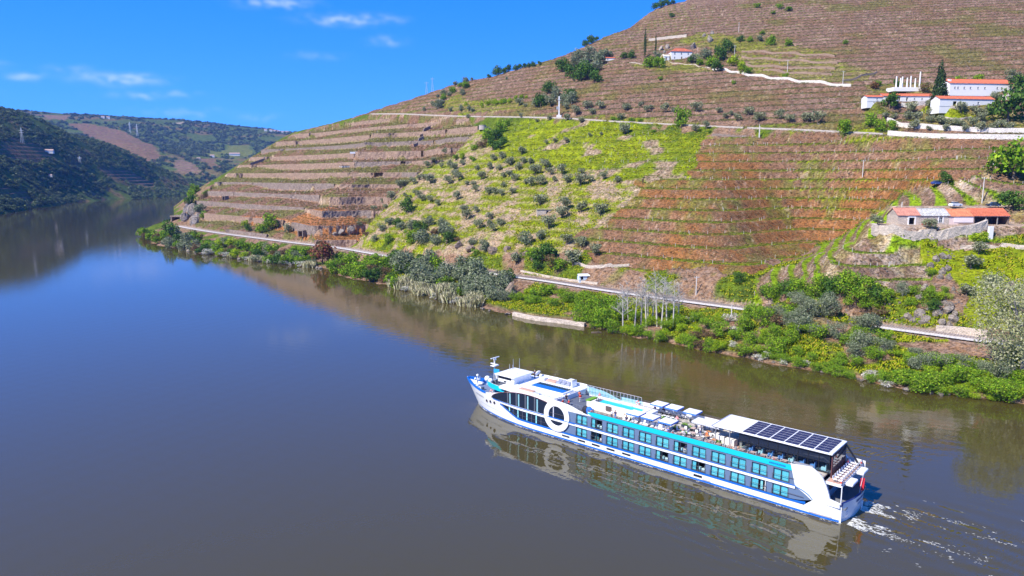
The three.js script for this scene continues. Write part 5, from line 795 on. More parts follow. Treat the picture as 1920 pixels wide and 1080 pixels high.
function rock(u, v, d, label, group, m = rockMat, tall = 1, P) { const p = P ?? onLand(u, v); if (!p) return; const r = 0.36 * d * Math.hypot(p[0], p[2]) / FOCAL, o = solo('rock', ROCKS[Math.floor(rnd() * 6)], m, label, 'rock', group); o.position.set(p[0], p[1] + r * 0.25 * tall, p[2]); o.scale.set(r, r * tall * 0.9, r * 0.9); o.rotation.y = rr(0, 6.28); }
[[1753, 488, 16], [1768, 484, 20], [1778, 484, 14], [1746, 500, 16], [1768, 512, 18], [1780, 522, 14], [1762, 522, 16], [1788, 545, 12], [1776, 505, 14], [1736, 545, 26], [1725, 560, 18]].forEach(([u, v, d], i) => rock(u, v, d, `grey boulder of the crag beside the meadow, ${ORD[i]} from the top`, 'boulders beside the meadow', rockMat, 1.2));
[[1755, 590, 24], [1775, 585, 28], [1785, 600, 24], [1735, 600, 22], [1720, 590, 26], [1765, 606, 20], [1700, 596, 20], [1783, 575, 22], [1745, 580, 18], [1790, 590, 18], [1728, 606, 18], [1710, 602, 16], [1770, 570, 16], [1779, 612, 18]].forEach(([u, v, d], i) => rock(u, v, d, `reddish rock face piece above the track, ${ORD[i]} in the crag`, 'rocks of the crag above the track', rockMat, 1.0));
[[1890, 545, 22], [1898, 560, 16], [1896, 535, 14], [1905, 570, 14], [1915, 585, 16]].forEach(([u, v, d], i) => rock(u, v, d, `brown boulder at the right side of the meadow, ${ORD[i]} of five`, 'boulders right of the meadow', darkRock, 1.3));
[[356, 408, 30], [366, 398, 26], [372, 412, 24], [352, 396, 20], [362, 418, 22], [347, 412, 22]].forEach(([u, v, d], i) => rock(u, v, d, `grey crag rock by the tunnel, ${ORD[i]} of six`, 'crag rocks by the tunnel', rockMat, 1.5));
[[860, 462, 26], [880, 470, 30], [905, 466, 28], [925, 474, 34], [950, 470, 26], [840, 455, 22], [965, 480, 24], [985, 478, 22], [1000, 488, 20]].forEach(([u, v, d], i) => rock(u, v, d, `weathered rock in the steep scrub slope, ${ORD[i]} from the left`, 'rocks of the scrub slope', darkRock, 0.9));
[[1240, 92, 14], [1250, 88, 12], [1330, 75, 14], [1320, 66, 10], [1335, 62, 10], [1300, 88, 16], [1245, 98, 10]].forEach(([u, v, d], i) => rock(u, v + 2, d, `pale rock behind the white house, ${ORD[i]} of seven`, 'rocks behind the white house', rockMat, 1.4));
[[640, 436, 20], [655, 432, 22], [628, 440, 16]].forEach(([u, v, d], i) => rock(u, v, d, `pale rock at the foot of the orange terrace, ${ORD[i]} from the left`, 'rocks under the orange terrace', rockMat, 0.9));
for (let i = 0; i < 44; i++) { const u = [rr(350, 620), rr(745, 960), rr(1420, 1780)][i % 3], p = bankSpot(u, rr(-0.01, 0.04)); p[1] = 0.15; rock(0, 0, u > 1000 ? rr(9, 18) : rr(6, 12), `pale boulder at the waterline ${u < 700 ? 'of the far bank' : u < 1000 ? 'under the grey thicket' : 'at the right'}`, `waterline boulders ${u < 700 ? 'far' : u < 1000 ? 'middle' : 'right'}`, rockMat, 0.7, p); }
{ const p = bankSpot(952, 0.45); const o = solo('leaning_slab', ROCKS[2], darkRock, 'tall dark slab of rock standing among the bank shrubs', 'rock'); o.position.set(p[0], p[1] + 2, p[2]); o.scale.set(1.3, 5, 2.6); o.rotation.set(0.2, 0.6, -0.55); }
{ const p = level(1118, 624, 0); const o = solo('floating_log', mergeGeometries([limb([-1.6, 0.1, 0], [1.6, 0.25, 0.2], 0.25, 0.15, 6), limb([0, 0.2, 0], [0.7, 0.8, 0.6], 0.1, 0.04, 4)]), barkMat, 'dark log floating in the water near the shore', 'log'); o.position.set(p[0], 0, -p[2]); }
// signs on the terraces
const font = await new FontLoader().loadAsync('fonts/droid/droid_serif_bold.typeface.json');
const sans = await new FontLoader().loadAsync('fonts/droid/droid_sans_bold.typeface.json');
function lettering(t, size, depth = 0.04, f = font) { const g = new TextGeometry(t, { font: f, size, depth, curveSegments: 2, bevelEnabled: false }); g.computeBoundingBox(); const b = g.boundingBox; g.translate(-(b.min.x + b.max.x) / 2, -(b.min.y + b.max.y) / 2, 0); return g; }
{
  const mk = (u, v, w, h, boardC, label, textMat, txt) => { const p = onLand(u, v), o = thing('terrace_sign', label, 'sign', undefined, [p[0], p[1], p[2] + 1.0], Math.atan2(-p[0], -p[2]) + Math.PI); o.rotation.y = Math.atan2(0 - p[0], 0 - p[2]); part('board', boxAt(w, h, 0.15, 0, 2.2, 0, 0.04), boardC, o); for (const s of [-0.38, 0.38]) part('post', boxAt(0.14, 2.4, 0.14, w * s, 0.9, -0.16), greyBark, o); if (txt) part('lettering', lettering(txt, h * 0.62, 0.06).translate(0, 2.2, 0.09), textMat, o); };
  mk(665, 291.5, 7.2, 1.5, std([0.78, 0.78, 0.80], 0.7), 'pale rectangular sign board on the upper terrace of the walled hillside', std([0.72, 0.73, 0.78], 0.7), null);
  mk(650, 317.5, 7.4, 1.7, std([0.02, 0.02, 0.03], 0.7), 'black sign board with white lettering on the walled hillside', std([0.85, 0.85, 0.85], 0.7), 'Vale do Inferno');
}
// poles
function pole(u, v, h, label, arm) { const p = onLand(u, v); if (!p) return; const o = thing('utility_pole', label, 'pole', 'utility poles on the hillside', [p[0], p[1] - 0.3, p[2]]); part('shaft', new THREE.CylinderGeometry(0.13, 0.2, h, 8).translate(0, h / 2, 0), std([0.62, 0.58, 0.54], 0.9), o); if (arm) { part('crossarm', boxAt(1.9, 0.14, 0.14, 0, h - 0.5, 0), std([0.45, 0.42, 0.4], 0.8), o); for (const s of [-0.8, 0, 0.8]) part('insulator', new THREE.CylinderGeometry(0.06, 0.08, 0.3, 6).translate(s, h - 0.3, 0), std([0.6, 0.62, 0.6], 0.3), o); } }
[[1617, 332, 8, 'slim pole standing in the middle of the red vineyard'], [1841, 381, 10, 'tall pole behind the lower farm'], [1862, 312, 8, 'pole left of the large tree at the right edge'], [1423, 258, 7, 'pole beside the hill road above the red vineyard'], [1424, 258, 6, 'thin companion pole by the hill road'], [1377, 108, 9, 'pole beside the yellow-green tree near the white house'], [1476, 138, 9, 'pole in the field right of the white house'], [1580, 158, 8, 'pole at the lower end of the white drive wall'], [1385, 60, 8, 'pole on the open slope above the white house'], [1305, 553, 7, 'white pole beside the railway with a small box', 1], [1690, 398, 4, 'short post at the left corner of the lower farm'], [1371, 600, 5, 'pale post by the white-stemmed trees']].forEach(a => pole(...a.slice(0, 4), a[4] ?? (a[2] > 7)));
{ const p = onLand(1048, 222), o = thing('transformer_tower', 'white concrete mast with equipment beside the walled road', 'mast', undefined, [p[0], p[1] - 0.2, p[2]]); part('mast', boxAt(0.9, 15, 0.9, 0, 7.5, 0, 0.05), std([0.74, 0.73, 0.70], 0.85), o); part('plinth', boxAt(3.2, 2.4, 2.4, 0, 1.2, 0, 0.05), plaster, o); part('transformer', boxAt(1.3, 2, 1.2, -1.1, 7.2, 0, 0.05), std([0.35, 0.37, 0.38], 0.6), o); part('crossarm', boxAt(2.8, 0.2, 0.2, 0, 12.6, 0.6), frameMat, o); }
{ const p = onLand(1228, 16); if (p) { const o = thing('summit_mast', 'pale concrete mast on the summit skyline', 'mast', undefined, [p[0], p[1] - 0.5, p[2]]); part('shaft', boxAt(1.3, 26, 1.3, 0, 13, 0), std([0.62, 0.6, 0.57], 0.9), o); part('base', boxAt(2.4, 1.4, 2.4, 0, 0.6, 0), std([0.5, 0.48, 0.45], 0.9), o); } }
for (const [u, v, h, l] of [[800, 171, 16, 'left lattice pylon on the left skyline'], [811, 168, 18, 'right lattice pylon on the left skyline']]) for (let q = 0; q < 16; q++) { const p = onLand(u, v + q); if (p) { const o = thing('lattice_pylon', l, 'pylon', undefined, [p[0], p[1] - 0.4, p[2]]); for (const [a, b] of [[-1, -1], [1, -1], [1, 1], [-1, 1]]) part('leg', limb([a * 0.9, 0, b * 0.9], [a * 0.15, h * 0.8, b * 0.15], 0.08, 0.06, 4), frameMat, o); part('crossarm', boxAt(4, 0.16, 0.16, 0, h * 0.72, 0), frameMat, o); break; } }
for (const [u, v, h, l] of [[42, 268, 30, 'white lattice pylon on the wooded left slope'], [150, 306, 16, 'small pylon lower on the wooded left slope']]) { const p = hitWith((x, z) => leftLand(x, z)[0], u, v, 850, 2600); if (p) { const o = thing('lattice_pylon', l, 'pylon', undefined, [p[0], p[1] - 1, -p[2]]); for (const [a, b] of [[-1, -1], [1, -1], [1, 1], [-1, 1]]) part('leg', limb([a * 2.2, 0, b * 2.2], [a * 0.3, h, b * 0.3], 0.25, 0.2, 4), std([0.75, 0.76, 0.78], 0.6), o); for (const t of [0.68, 0.82]) part('crossarm', boxAt(9, 0.5, 0.5, 0, h * t, 0), std([0.75, 0.76, 0.78], 0.6), o); } }
for (const [u, v, h, l] of [[258, 258, 60, 'far pylon on the brown mountain spur'], [244, 249, 50, 'second far pylon on the brown mountain spur']]) { const p = hitWith((x, z) => farLand(x, z)[0], u, v, 2200, 6000); if (p) { const o = thing('lattice_pylon', l, 'pylon', undefined, [p[0], p[1] - 1, -p[2]]); for (const [a, b] of [[-1, -1], [1, -1], [1, 1], [-1, 1]]) part('leg', limb([a * 3.4, 0, b * 3.4], [a * 0.5, h, b * 0.5], 0.5, 0.4, 4), std([0.75, 0.76, 0.78], 0.6), o); part('crossarm', boxAt(18, 0.8, 0.8, 0, h * 0.8, 0), std([0.75, 0.76, 0.78], 0.6), o); } }
{ // distant buildings
  const far = (u, v, w, h, label, fn, z0) => { const p = hitWith((x, z) => fn(x, z)[0], u, v, z0, 6000); if (!p) return; const o = thing('distant_house', label, 'building', 'distant white houses', [p[0], p[1] - 1, -p[2]], 0.3); part('wall', boxAt(w, h, w * 0.5, 0, h / 2, 0), plaster, o); const s = new THREE.Shape([new THREE.Vector2(-w * 0.28, 0), new THREE.Vector2(w * 0.28, 0), new THREE.Vector2(0, h * 0.5)]), g = new THREE.ExtrudeGeometry(s, { depth: w * 1.04, bevelEnabled: false }); g.rotateY(Math.PI / 2); g.translate(-w * 0.52, h, 0); part('roof', g, paleTile, o); };
  far(440, 292, 40, 9, 'long white building on the far valley slope', farLand, 2200); far(398, 295, 16, 8, 'small house left of the long far building', farLand, 2200); far(372, 300, 14, 7, 'small far house by the light field', farLand, 2200);
  [[193, 221], [203, 222], [498, 245], [515, 247], [522, 248], [530, 249], [538, 249], [508, 246]].forEach(([u, v], i) => far(u, v + 1.0, 15, 9, i < 2 ? `white house on the far mountain crest, ${ORD[i]} of two` : `white village house on the far crest at the right, ${ORD[i - 2]} of six`, farLand, 2200));
  far(92, 287, 17, 6, 'white house on the wooded left slope', leftLand, 850); far(95, 333, 6, 5, 'tiny white hut on the wooded left slope', leftLand, 850);
}
// parked cars
function car(u, v, turn, paint, label, dy = 0) {
  const p = onLand(u, v); if (!p) return; const o = thing('parked_car', label, 'car', undefined, [p[0], p[1] + dy, p[2]], turn), bodyS = new THREE.Shape(); bodyS.moveTo(-2.1, 0.3); bodyS.lineTo(2.1, 0.3); bodyS.quadraticCurveTo(2.25, 0.75, 1.95, 0.82); bodyS.lineTo(1.1, 0.95); bodyS.lineTo(-1.75, 0.98); bodyS.quadraticCurveTo(-2.25, 0.9, -2.1, 0.3);
  const g = new THREE.ExtrudeGeometry(bodyS, { depth: 1.5, bevelEnabled: true, bevelSize: 0.1, bevelThickness: 0.12, bevelSegments: 2 }); g.translate(0, 0, -0.75); part('body', g, phys(paint, { roughness: 0.3, clearcoat: 1, clearcoatRoughness: 0.05 }), o);
  const cab = new THREE.Shape(); cab.moveTo(-1.7, 0.95); cab.lineTo(1.15, 0.95); cab.lineTo(0.45, 1.48); cab.lineTo(-1.1, 1.5); const c = new THREE.ExtrudeGeometry(cab, { depth: 1.3, bevelEnabled: true, bevelSize: 0.05, bevelThickness: 0.08, bevelSegments: 1 }); c.translate(0, 0, -0.65); part('windows', c, glassMat, o); part('roof', boxAt(1.6, 0.08, 1.3, -0.33, 1.56, 0, 0.03), phys(paint, { roughness: 0.3, clearcoat: 1 }), o);
  for (const x of [-1.3, 1.3]) for (const z of [-0.82, 0.82]) { const w = part('wheel', new THREE.CylinderGeometry(0.33, 0.33, 0.22, 14).rotateX(Math.PI / 2).translate(x, 0.33, z), std([0.03, 0.03, 0.03], 0.9), o); part('rim', new THREE.CylinderGeometry(0.2, 0.2, 0.24, 10).rotateX(Math.PI / 2).translate(x, 0.33, z), std([0.6, 0.6, 0.62], 0.3, 0.8), w); }
  for (const z of [-0.55, 0.55]) part('headlight', boxAt(0.08, 0.14, 0.3, 2.16, 0.68, z), std([0.85, 0.85, 0.82], 0.2), o);
}
car(1757, 346, 0.1, [0.03, 0.05, 0.22], 'dark blue car parked by the round bush on the vineyard track');
car(1791, 389, 0.2, [0.82, 0.82, 0.82], 'white car parked behind the lower farm roofs', 0.4);
car(1862, 389, 3.0, [0.02, 0.02, 0.025], 'black car parked behind the red-roofed shed', 0.4);
// vine posts and vine stocks along the terrace edges
{
  reseed(600);
  const spots = [], stock = [];
  const scan = (key, u0, u1, z0, z1, du, qs) => { const [S] = TERR[key]; for (let u = u0; u < u1; u += du) { let pb = null, pz = 0; for (let Z = z0; Z < z1; Z += 1.5) { const x = u * Z; if (REGION[key] && (x < REGION[key].box[0] || x > REGION[key].box[1])) { pb = null; continue; } const b = formY(x, Z) + (key === 'walls' ? wobW(x, Z) : key === 'spur' ? spurLift(x, Z) : wob(x, Z)); if (pb !== null) for (const q of qs) { const f0 = Math.floor(pb / S - q), f1 = Math.floor(b / S - q); if (f1 > f0) { const t = (S * (f1 + q) - pb) / (b - pb), z = pz + t * 1.5, X = (u + rr(-0.5, 0.5) * du) * z; if (!REGION[key] || inside(X, z, REGION[key])) { const L = land(X, z); if (L[1] === key) (rnd() < { walls: 0.08, vines: 0.11, spur: 0.11, green: 0.08, upper: 0 }[key] ? spots : stock).push([X, L[0], z, key]); } } } pb = b; pz = Z; } } };
  scan('vines', 0.04, 0.78, 170, 460, 0.0042, [0.05, 0.30]); scan('spur', 0.3, 0.78, 160, 400, 0.005, [0.05, 0.30]); scan('green', -0.06, 0.3, 240, 560, 0.005, [0.1, 0.45]); scan('walls', -0.46, -0.05, 380, 860, 0.0030, [0.15, 0.35, 0.55, 0.72]);
  scan('upper', -0.2, 0.76, 300, 740, 0.0050, [0.1, 0.4]);
  spots.sort((a, b) => a[2] - b[2]);
  const postG = boxAt(0.13, 1.5, 0.13, 0, 0.75, 0), postM = std([0.50, 0.46, 0.42], 0.9), keep = spots.slice(0, 290), rest = spots.slice(290);
  for (const [x, y, z] of keep) { const o = solo('vine_post', postG, postM, 'short pale vine post along the vineyard terrace edges', 'post', 'vine posts along the terraces'); o.position.set(x, y - 0.1, -z); o.rotation.y = rr(0, 1.5); }
  const im = new THREE.InstancedMesh(postG, postM, rest.length), m = new THREE.Matrix4(), Y = new THREE.Vector3(0, 1, 0), q = new THREE.Quaternion(); rest.forEach(([x, y, z], i) => { m.makeTranslation(x, y - 0.1, -z); im.setMatrixAt(i, m); }); im.name = 'distant_vine_posts'; im.userData = { kind: 'stuff', label: 'many short vine posts across the farther terraces', category: 'posts' }; scene.add(im);
  const mkv = (name, keyset, tones, label, h) => { const list = stock.filter(s => keyset.includes(s[3])), g = mergeGeometries([leafCloud([[0, 0.55, 0, 0.42], [0.4, 0.45, 0, 0.35], [-0.4, 0.45, 0.05, 0.35]], 26, 0.2, tones, 0.8, 1.2, 0.3)]), v = new THREE.InstancedMesh(g, leafMat, list.length); list.forEach(([x, y, z], i) => { const s = rr(0.7, 1.3) * h; q.setFromAxisAngle(Y, rr(-0.4, 0.4) + 0.3); m.compose(new THREE.Vector3(x, y - 0.1, -z), q, new THREE.Vector3(s * 1.5, s, s)); v.setMatrixAt(i, m); }); v.name = name; v.userData = { kind: 'stuff', label, category: 'vines' }; scene.add(v); };
  mkv('vineyard_rows', ['vines', 'spur', 'green'], [[0.10, 0.14, 0.015], [0.17, 0.24, 0.015], [0.09, 0.07, 0.03], [0.13, 0.17, 0.02]], 'low vine stocks and grass lining the terrace edges', 0.75);
  mkv('walled_terrace_vines', ['walls'], [[0.11, 0.085, 0.045], [0.15, 0.11, 0.055], [0.13, 0.14, 0.035]], 'low bare vines in rows on the walled terraces', 0.8);
  mkv('upper_vines', ['upper'], [[0.13, 0.13, 0.04], [0.17, 0.19, 0.04], [0.12, 0.09, 0.05]], 'low vines and weeds on the upper hillside terraces', 0.8);
  // tufts in the meadow and on the bright slopes
  const tuft = blades(9, 0.6, 0.4, 0.9, 0.1, [[0.19, 0.245, 0.006], [0.25, 0.29, 0.008], [0.09, 0.145, 0.008], [0.25, 0.21, 0.02]]), tl = []; for (let k = 0; k < 60000 && tl.length < 14000; k++) { const z = 165 * Math.pow(470 / 165, rnd()), x = rr(-0.2, 0.76) * z, L = land(x, z); if ((L[1] === 'meadow' || L[1] === 'green' || L[1] === 'grove' || (L[1] === 'bank' && L[0] > 1)) && fbm(x * 0.09 + 70, z * 0.09 + 5, 3) < 0.54) tl.push([x, L[0], z]); }
  const tm = new THREE.InstancedMesh(tuft, leafMat, tl.length); tl.forEach(([x, y, z], i) => { const s = rr(0.7, 1.6); q.setFromAxisAngle(Y, rr(0, 6.28)); m.compose(new THREE.Vector3(x, y - 0.05, -z), q, new THREE.Vector3(s, s * 0.7, s)); tm.setMatrixAt(i, m); }); tm.name = 'grass_tufts'; tm.userData = { kind: 'stuff', label: 'bright green grass tufts on the meadow and slopes', category: 'grass' }; scene.add(tm);
  // dry stalks, thistles and stones that roughen the banks and slopes
  reseed(640);
  const dry = (name, n, z0, z1, u0, u1, test, tones, s0, s1, label, geo) => {
    const list = []; for (let k = 0; k < n * 6 && list.length < n; k++) { const z = z0 * Math.pow(z1 / z0, rnd()), x = rr(u0, u1) * z, L = land(x, z); if (test(L, x, z)) list.push([x, L[0], z]); }
    const v = new THREE.InstancedMesh(geo ?? leafCloud([[0, 0.22, 0, 0.4], [0.35, 0.15, 0.1, 0.3]], 14, 0.17, tones, 0.7, 1.4, 0.2), geo ? rockMat : leafMat, list.length), c = new THREE.Color();
    list.forEach(([x, y, z], i) => { const s = rr(s0, s1); q.setFromAxisAngle(Y, rr(0, 6.28)); m.compose(new THREE.Vector3(x, y - 0.04, -z), q, new THREE.Vector3(s, s * rr(0.6, 1.1), s)); v.setMatrixAt(i, m); const t = rr(0.7, 1.35); c.setRGB(t, t * rr(0.9, 1.08), t * rr(0.85, 1.1)); v.setColorAt(i, c); }); v.name = name; v.userData = { kind: 'stuff', label, category: geo ? 'stones' : 'dry grass' }; scene.add(v);
  };
  dry('vineyard_weeds', 17000, 170, 430, 0.05, 0.77, L => (L[1] === 'vines' || L[1] === 'spur') && L[2] > 0.36, [[0.24, 0.12, 0.06], [0.19, 0.15, 0.07], [0.30, 0.20, 0.13], [0.16, 0.17, 0.04], [0.34, 0.26, 0.19]], 0.35, 1.0, 'dry rust brown weeds on the vineyard banks');
  dry('hillside_weeds', 22000, 280, 760, -0.24, 0.76, L => L[1] === 'upper', [[0.22, 0.15, 0.10], [0.18, 0.13, 0.08], [0.27, 0.21, 0.15], [0.15, 0.16, 0.05]], 0.5, 1.5, 'dry brown weeds on the upper hillside');
  dry('walled_slope_weeds', 9000, 380, 840, -0.46, -0.04, L => L[1] === 'walls', [[0.20, 0.14, 0.08], [0.15, 0.15, 0.05], [0.24, 0.14, 0.07]], 0.4, 1.1, 'weeds on the walled terraces');
  dry('grove_weeds', 9000, 260, 560, -0.22, 0.25, L => L[1] === 'grove', [[0.26, 0.30, 0.03], [0.20, 0.24, 0.02], [0.30, 0.20, 0.12], [0.17, 0.13, 0.07]], 0.4, 1.2, 'mixed grass and weeds in the olive grove');
  dry('loose_stones', 5000, 165, 560, -0.3, 0.76, (L, x, z) => ['grove', 'spur', 'meadow', 'bank', 'upper', 'green'].includes(L[1]) && L[0] > 0.5 && fbm(x * 0.05 + 3, z * 0.05, 2) > 0.5, null, 0.25, 0.9, 'loose pale stones on the slopes', mergeVertices(new THREE.IcosahedronGeometry(0.5, 0)));
}
// ---------------------------------------------------------------- the river cruise ship; x runs from stern (0) to bow (80), y up, z from port (0) to starboard (11.4)
const ship = thing('river_cruise_ship', 'white river cruise ship with turquoise and blue bands and slate window walls', 'ship', undefined, [SHIP.x, 0, SHIP.z], Math.atan2(-SZ, SX));
const M = {
  white: phys([0.80, 0.81, 0.82], { roughness: 0.38, clearcoat: 0.4, clearcoatRoughness: 0.15 }), slate: phys([0.125, 0.185, 0.30], { roughness: 0.32 }), teal: phys([0.004, 0.52, 0.66], { roughness: 0.3, clearcoat: 0.5 }), blue: phys([0.006, 0.135, 0.55], { roughness: 0.3, clearcoat: 0.5 }),
  hullBelow: std([0.03, 0.04, 0.07], 0.6), dark: std([0.014, 0.016, 0.022], 0.5), pane: phys([0.80, 0.95, 0.98], { roughness: 0.02, transmission: 1, thickness: 0, ior: 1.5 }), tint: phys([0.015, 0.022, 0.04], { roughness: 0.04, ior: 1.55 }), curtain: std([0.24, 0.60, 0.64], 0.9), frame: std([0.035, 0.045, 0.07], 0.5), steel: std([0.50, 0.52, 0.55], 0.35, 0.7), rail: std([0.13, 0.12, 0.13], 0.5, 0.3),
  deck: std([0.56, 0.52, 0.47], 0.85, 0, { map: earthTex }), deckDark: std([0.10, 0.115, 0.15], 0.8), teak: std([0.52, 0.31, 0.23], 0.8), cream: std([0.74, 0.70, 0.64], 0.85), cushion: std([0.70, 0.69, 0.68], 0.9), grass: std([0.13, 0.30, 0.02], 0.95), wood: std([0.48, 0.22, 0.09], 0.7), maroon: std([0.12, 0.045, 0.045], 0.6), red: std([0.72, 0.03, 0.02], 0.6), orange: std([0.75, 0.11, 0.05], 0.6), canopyBlue: std([0.10, 0.28, 0.75], 0.8), canvas: std([0.80, 0.81, 0.83], 0.85),
  pool: phys([0.05, 0.55, 0.66], { roughness: 0.05, ior: 1.33 }), solar: phys([0.016, 0.016, 0.055], { roughness: 0.28 }),
};
const BX = (x0, x1, y0, y1, z0, z1, r = 0) => boxAt(x1 - x0, y1 - y0, z1 - z0, (x0 + x1) / 2, (y0 + y1) / 2, (z0 + z1) / 2, r && Math.min(r, (x1 - x0) * 0.45, (y1 - y0) * 0.45, (z1 - z0) * 0.45));
const sp = (n, g, m, p = ship) => part(n, g, m, p);
const merge = L => mergeGeometries(L.map(g => { let q = g.index ? g.toNonIndexed() : g; for (const a of Object.keys(q.attributes)) if (!['position', 'normal', 'uv'].includes(a)) q.deleteAttribute(a); return q; }));
const halfBeam = (l, y) => { y = Math.max(y, -0.4); const lt = 77.3 + Math.max(y, 0) * 0.66, t = (l - 56) / (lt - 56); if (t >= 1) return 0; let w = t <= 0 ? 5.7 : 5.7 * Math.pow(1 - Math.pow(t, 2.1 + 0.10 * Math.max(y, 0)), 0.8); if (l < 3) w -= 0.35 * Math.pow(1 - Math.max(l, 0) / 3, 2); return w; };
const sheer = l => l < 44 ? 6.05 : l < 50 ? lerp(6.05, 7.25, sstep(43, 49.5, l)) : l < 58 ? 7.3 + 0.12 * Math.sin((l - 50) / 8 * 3.14) : l < 72 ? lerp(7.3, 4.55, sstep(58.5, 73, l)) : 4.55 + 0.75 * Math.pow(clamp((l - 72) / 8.6), 1.5);
const skin = (l, y, side, off = 0) => [l, y, 5.7 + side * (halfBeam(l, y) + off)]; // side -1 port, +1 starboard
// ribbon on the hull skin between two heights that may vary along it
function band(l0, l1, n, y0, y1, side, off, ny = 1) {
  const pos = [], uv = [], idx = [], f = v => typeof v === 'function' ? v : () => v, a = f(y0), b = f(y1);
  for (let i = 0; i <= n; i++) { const l = lerp(l0, l1, i / n); for (let j = 0; j <= ny; j++) { const y = lerp(a(l), b(l), j / ny); pos.push(...skin(l, y, side, off)); uv.push(l / 8, y / 8); } if (i) for (let j = 0; j < ny; j++) { const p = (i - 1) * (ny + 1) + j, q = p + ny + 1; side < 0 ? idx.push(p, p + 1, q + 1, p, q + 1, q) : idx.push(p, q + 1, p + 1, p, q, q + 1); } }
  const g = new THREE.BufferGeometry(); g.setAttribute('position', new THREE.Float32BufferAttribute(pos, 3)); g.setAttribute('uv', new THREE.Float32BufferAttribute(uv, 2)); g.setIndex(idx); g.computeVertexNormals(); return g;
}
const tipL = y => 77.3 + Math.max(y, 0) * 0.66;
// hull shell: the bow is lofted to the stem so that both sides meet
function bowShell(side) {
  const pos = [], uv = [], idx = [], n = 70, ny = 14;
  for (let i = 0; i <= n; i++) { const s = Math.pow(i / n, 0.8); for (let j = 0; j <= ny; j++) { let y = 0, l = 0; const top = 5.3; l = lerp(49.5, tipL(0), s); for (let k = 0; k < 3; k++) { y = lerp(-0.5, sheer(l), j / ny); l = lerp(49.5, tipL(y) - 0.001, s); } pos.push(l, y, 5.7 + side * halfBeam(l, y)); uv.push(l / 8, y / 8); } if (i) for (let j = 0; j < ny; j++) { const p = (i - 1) * (ny + 1) + j, q = p + ny + 1; side < 0 ? idx.push(p, p + 1, q + 1, p, q + 1, q) : idx.push(p, q + 1, p + 1, p, q, q + 1); } }
  const g = new THREE.BufferGeometry(); g.setAttribute('position', new THREE.Float32BufferAttribute(pos, 3)); g.setAttribute('uv', new THREE.Float32BufferAttribute(uv, 2)); g.setIndex(idx); g.computeVertexNormals(); return g;
}
// transom: a curved white stern plate
const sternL = z => 0.25 - 0.95 * (1 - Math.pow((z - 5.7) / 5.35, 2));
function transom(y0, y1, off) { const pos = [], uv = [], idx = [], n = 24; for (let i = 0; i <= n; i++) { const z = lerp(0.35, 11.05, i / n); for (const y of [y0, y1]) { pos.push(sternL(z) - off - 0.12 * (y - 0), y, z); uv.push(z / 8, y / 8); } if (i) { const p = (i - 1) * 2; idx.push(p, p + 2, p + 3, p, p + 3, p + 1); } } const g = new THREE.BufferGeometry(); g.setAttribute('position', new THREE.Float32BufferAttribute(pos, 3)); g.setAttribute('uv', new THREE.Float32BufferAttribute(uv, 2)); g.setIndex(idx); g.computeVertexNormals(); return g; }
const hull = sp('hull', merge([bowShell(-1), bowShell(1), band(0.05, 49.5, 40, -0.5, 1.28, -1, 0), band(0.05, 49.5, 40, -0.5, 6.05, 1, 0), band(0.05, 5.2, 8, 1.28, l => l < 4 ? 2.42 : lerp(2.42, 1.3, (l - 4) / 1.2), -1, 0), transom(-0.5, 3.05, 0), band(43, 49.5, 12, l => lerp(6.04, 5.85, (l - 43) / 6.5), l => sheer(l), -1, 0.002), band(43, 49.5, 12, 6.04, l => sheer(l), 1, 0.002)]), M.white);
for (const s of [-1, 1]) {
  sp('waterline_stripe', band(0.3, 75.8, 60, 0.10, 0.40, s, 0.025), M.blue, hull); sp('boot_top', band(0.3, 76.5, 60, -0.5, 0.07, s, 0.02), M.hullBelow, hull);
  sp('lower_blue_band', band(5.0, 63.5, 60, l => l > 60 ? 1.28 + (l - 60) * 0.5 : l < 8 ? 1.28 + (8 - l) * (8 - l) * 0.02 : 1.28, l => l > 60 ? 1.6 + (l - 60) * 0.53 : l < 8 ? 1.6 + (8 - l) * (8 - l) * 0.03 : 1.6, s, 0.03), M.blue, hull);
}
sp('stern_blue_line', band(0.25, 4.0, 8, 2.36, 2.52, -1, 0.02), M.blue, hull);
for (const [a, b] of [[1.2, 4.4], [20, 21.3]]) sp('fender_strip', band(a, b, 2, 0.42, 0.6, -1, 0.06), std([0.40, 0.36, 0.36], 0.7), hull);
sp('bow_line', band(66, 74, 12, 1.55, 1.62, -1, 0.02), std([0.35, 0.40, 0.55], 0.6), hull);
// hull vents and hatches low on the side
for (const l of [48.2, 44.6, 41.4, 38.2, 34.9]) { const h = sp('hull_vent', BX(l, l + 1.75, 0.72, 1.06, -0.03, 0.1), M.frame, hull); if (l < 48) for (const t of [0.08, 0.52]) sp('vent_slot', BX(l + 1.75 * t, l + 1.75 * (t + 0.4), 0.79, 0.99, -0.05, -0.031), M.dark, h); }
for (const l of [30.6, 27.2, 24.0, 18.4, 16.2, 13.9, 11.6]) sp('hull_panel', BX(l, l + 1.7, 0.62, 1.05, -0.02, 0.1), std([0.70, 0.71, 0.72], 0.5), hull);
sp('hull_vent', BX(21.4, 22.9, 0.66, 1.04, -0.03, 0.1), M.dark, hull);
for (const [l, y] of [[71.0, 2.72], [69.6, 2.92], [68.2, 3.05]]) { const p = skin(l, y, -1, 0.02), h = sp('porthole', new THREE.CylinderGeometry(0.3, 0.3, 0.08, 20).rotateX(Math.PI / 2).translate(...p), M.tint, hull); sp('porthole_ring', new THREE.TorusGeometry(0.31, 0.05, 6, 20).translate(...p), std([0.42, 0.30, 0.30], 0.5), h); }
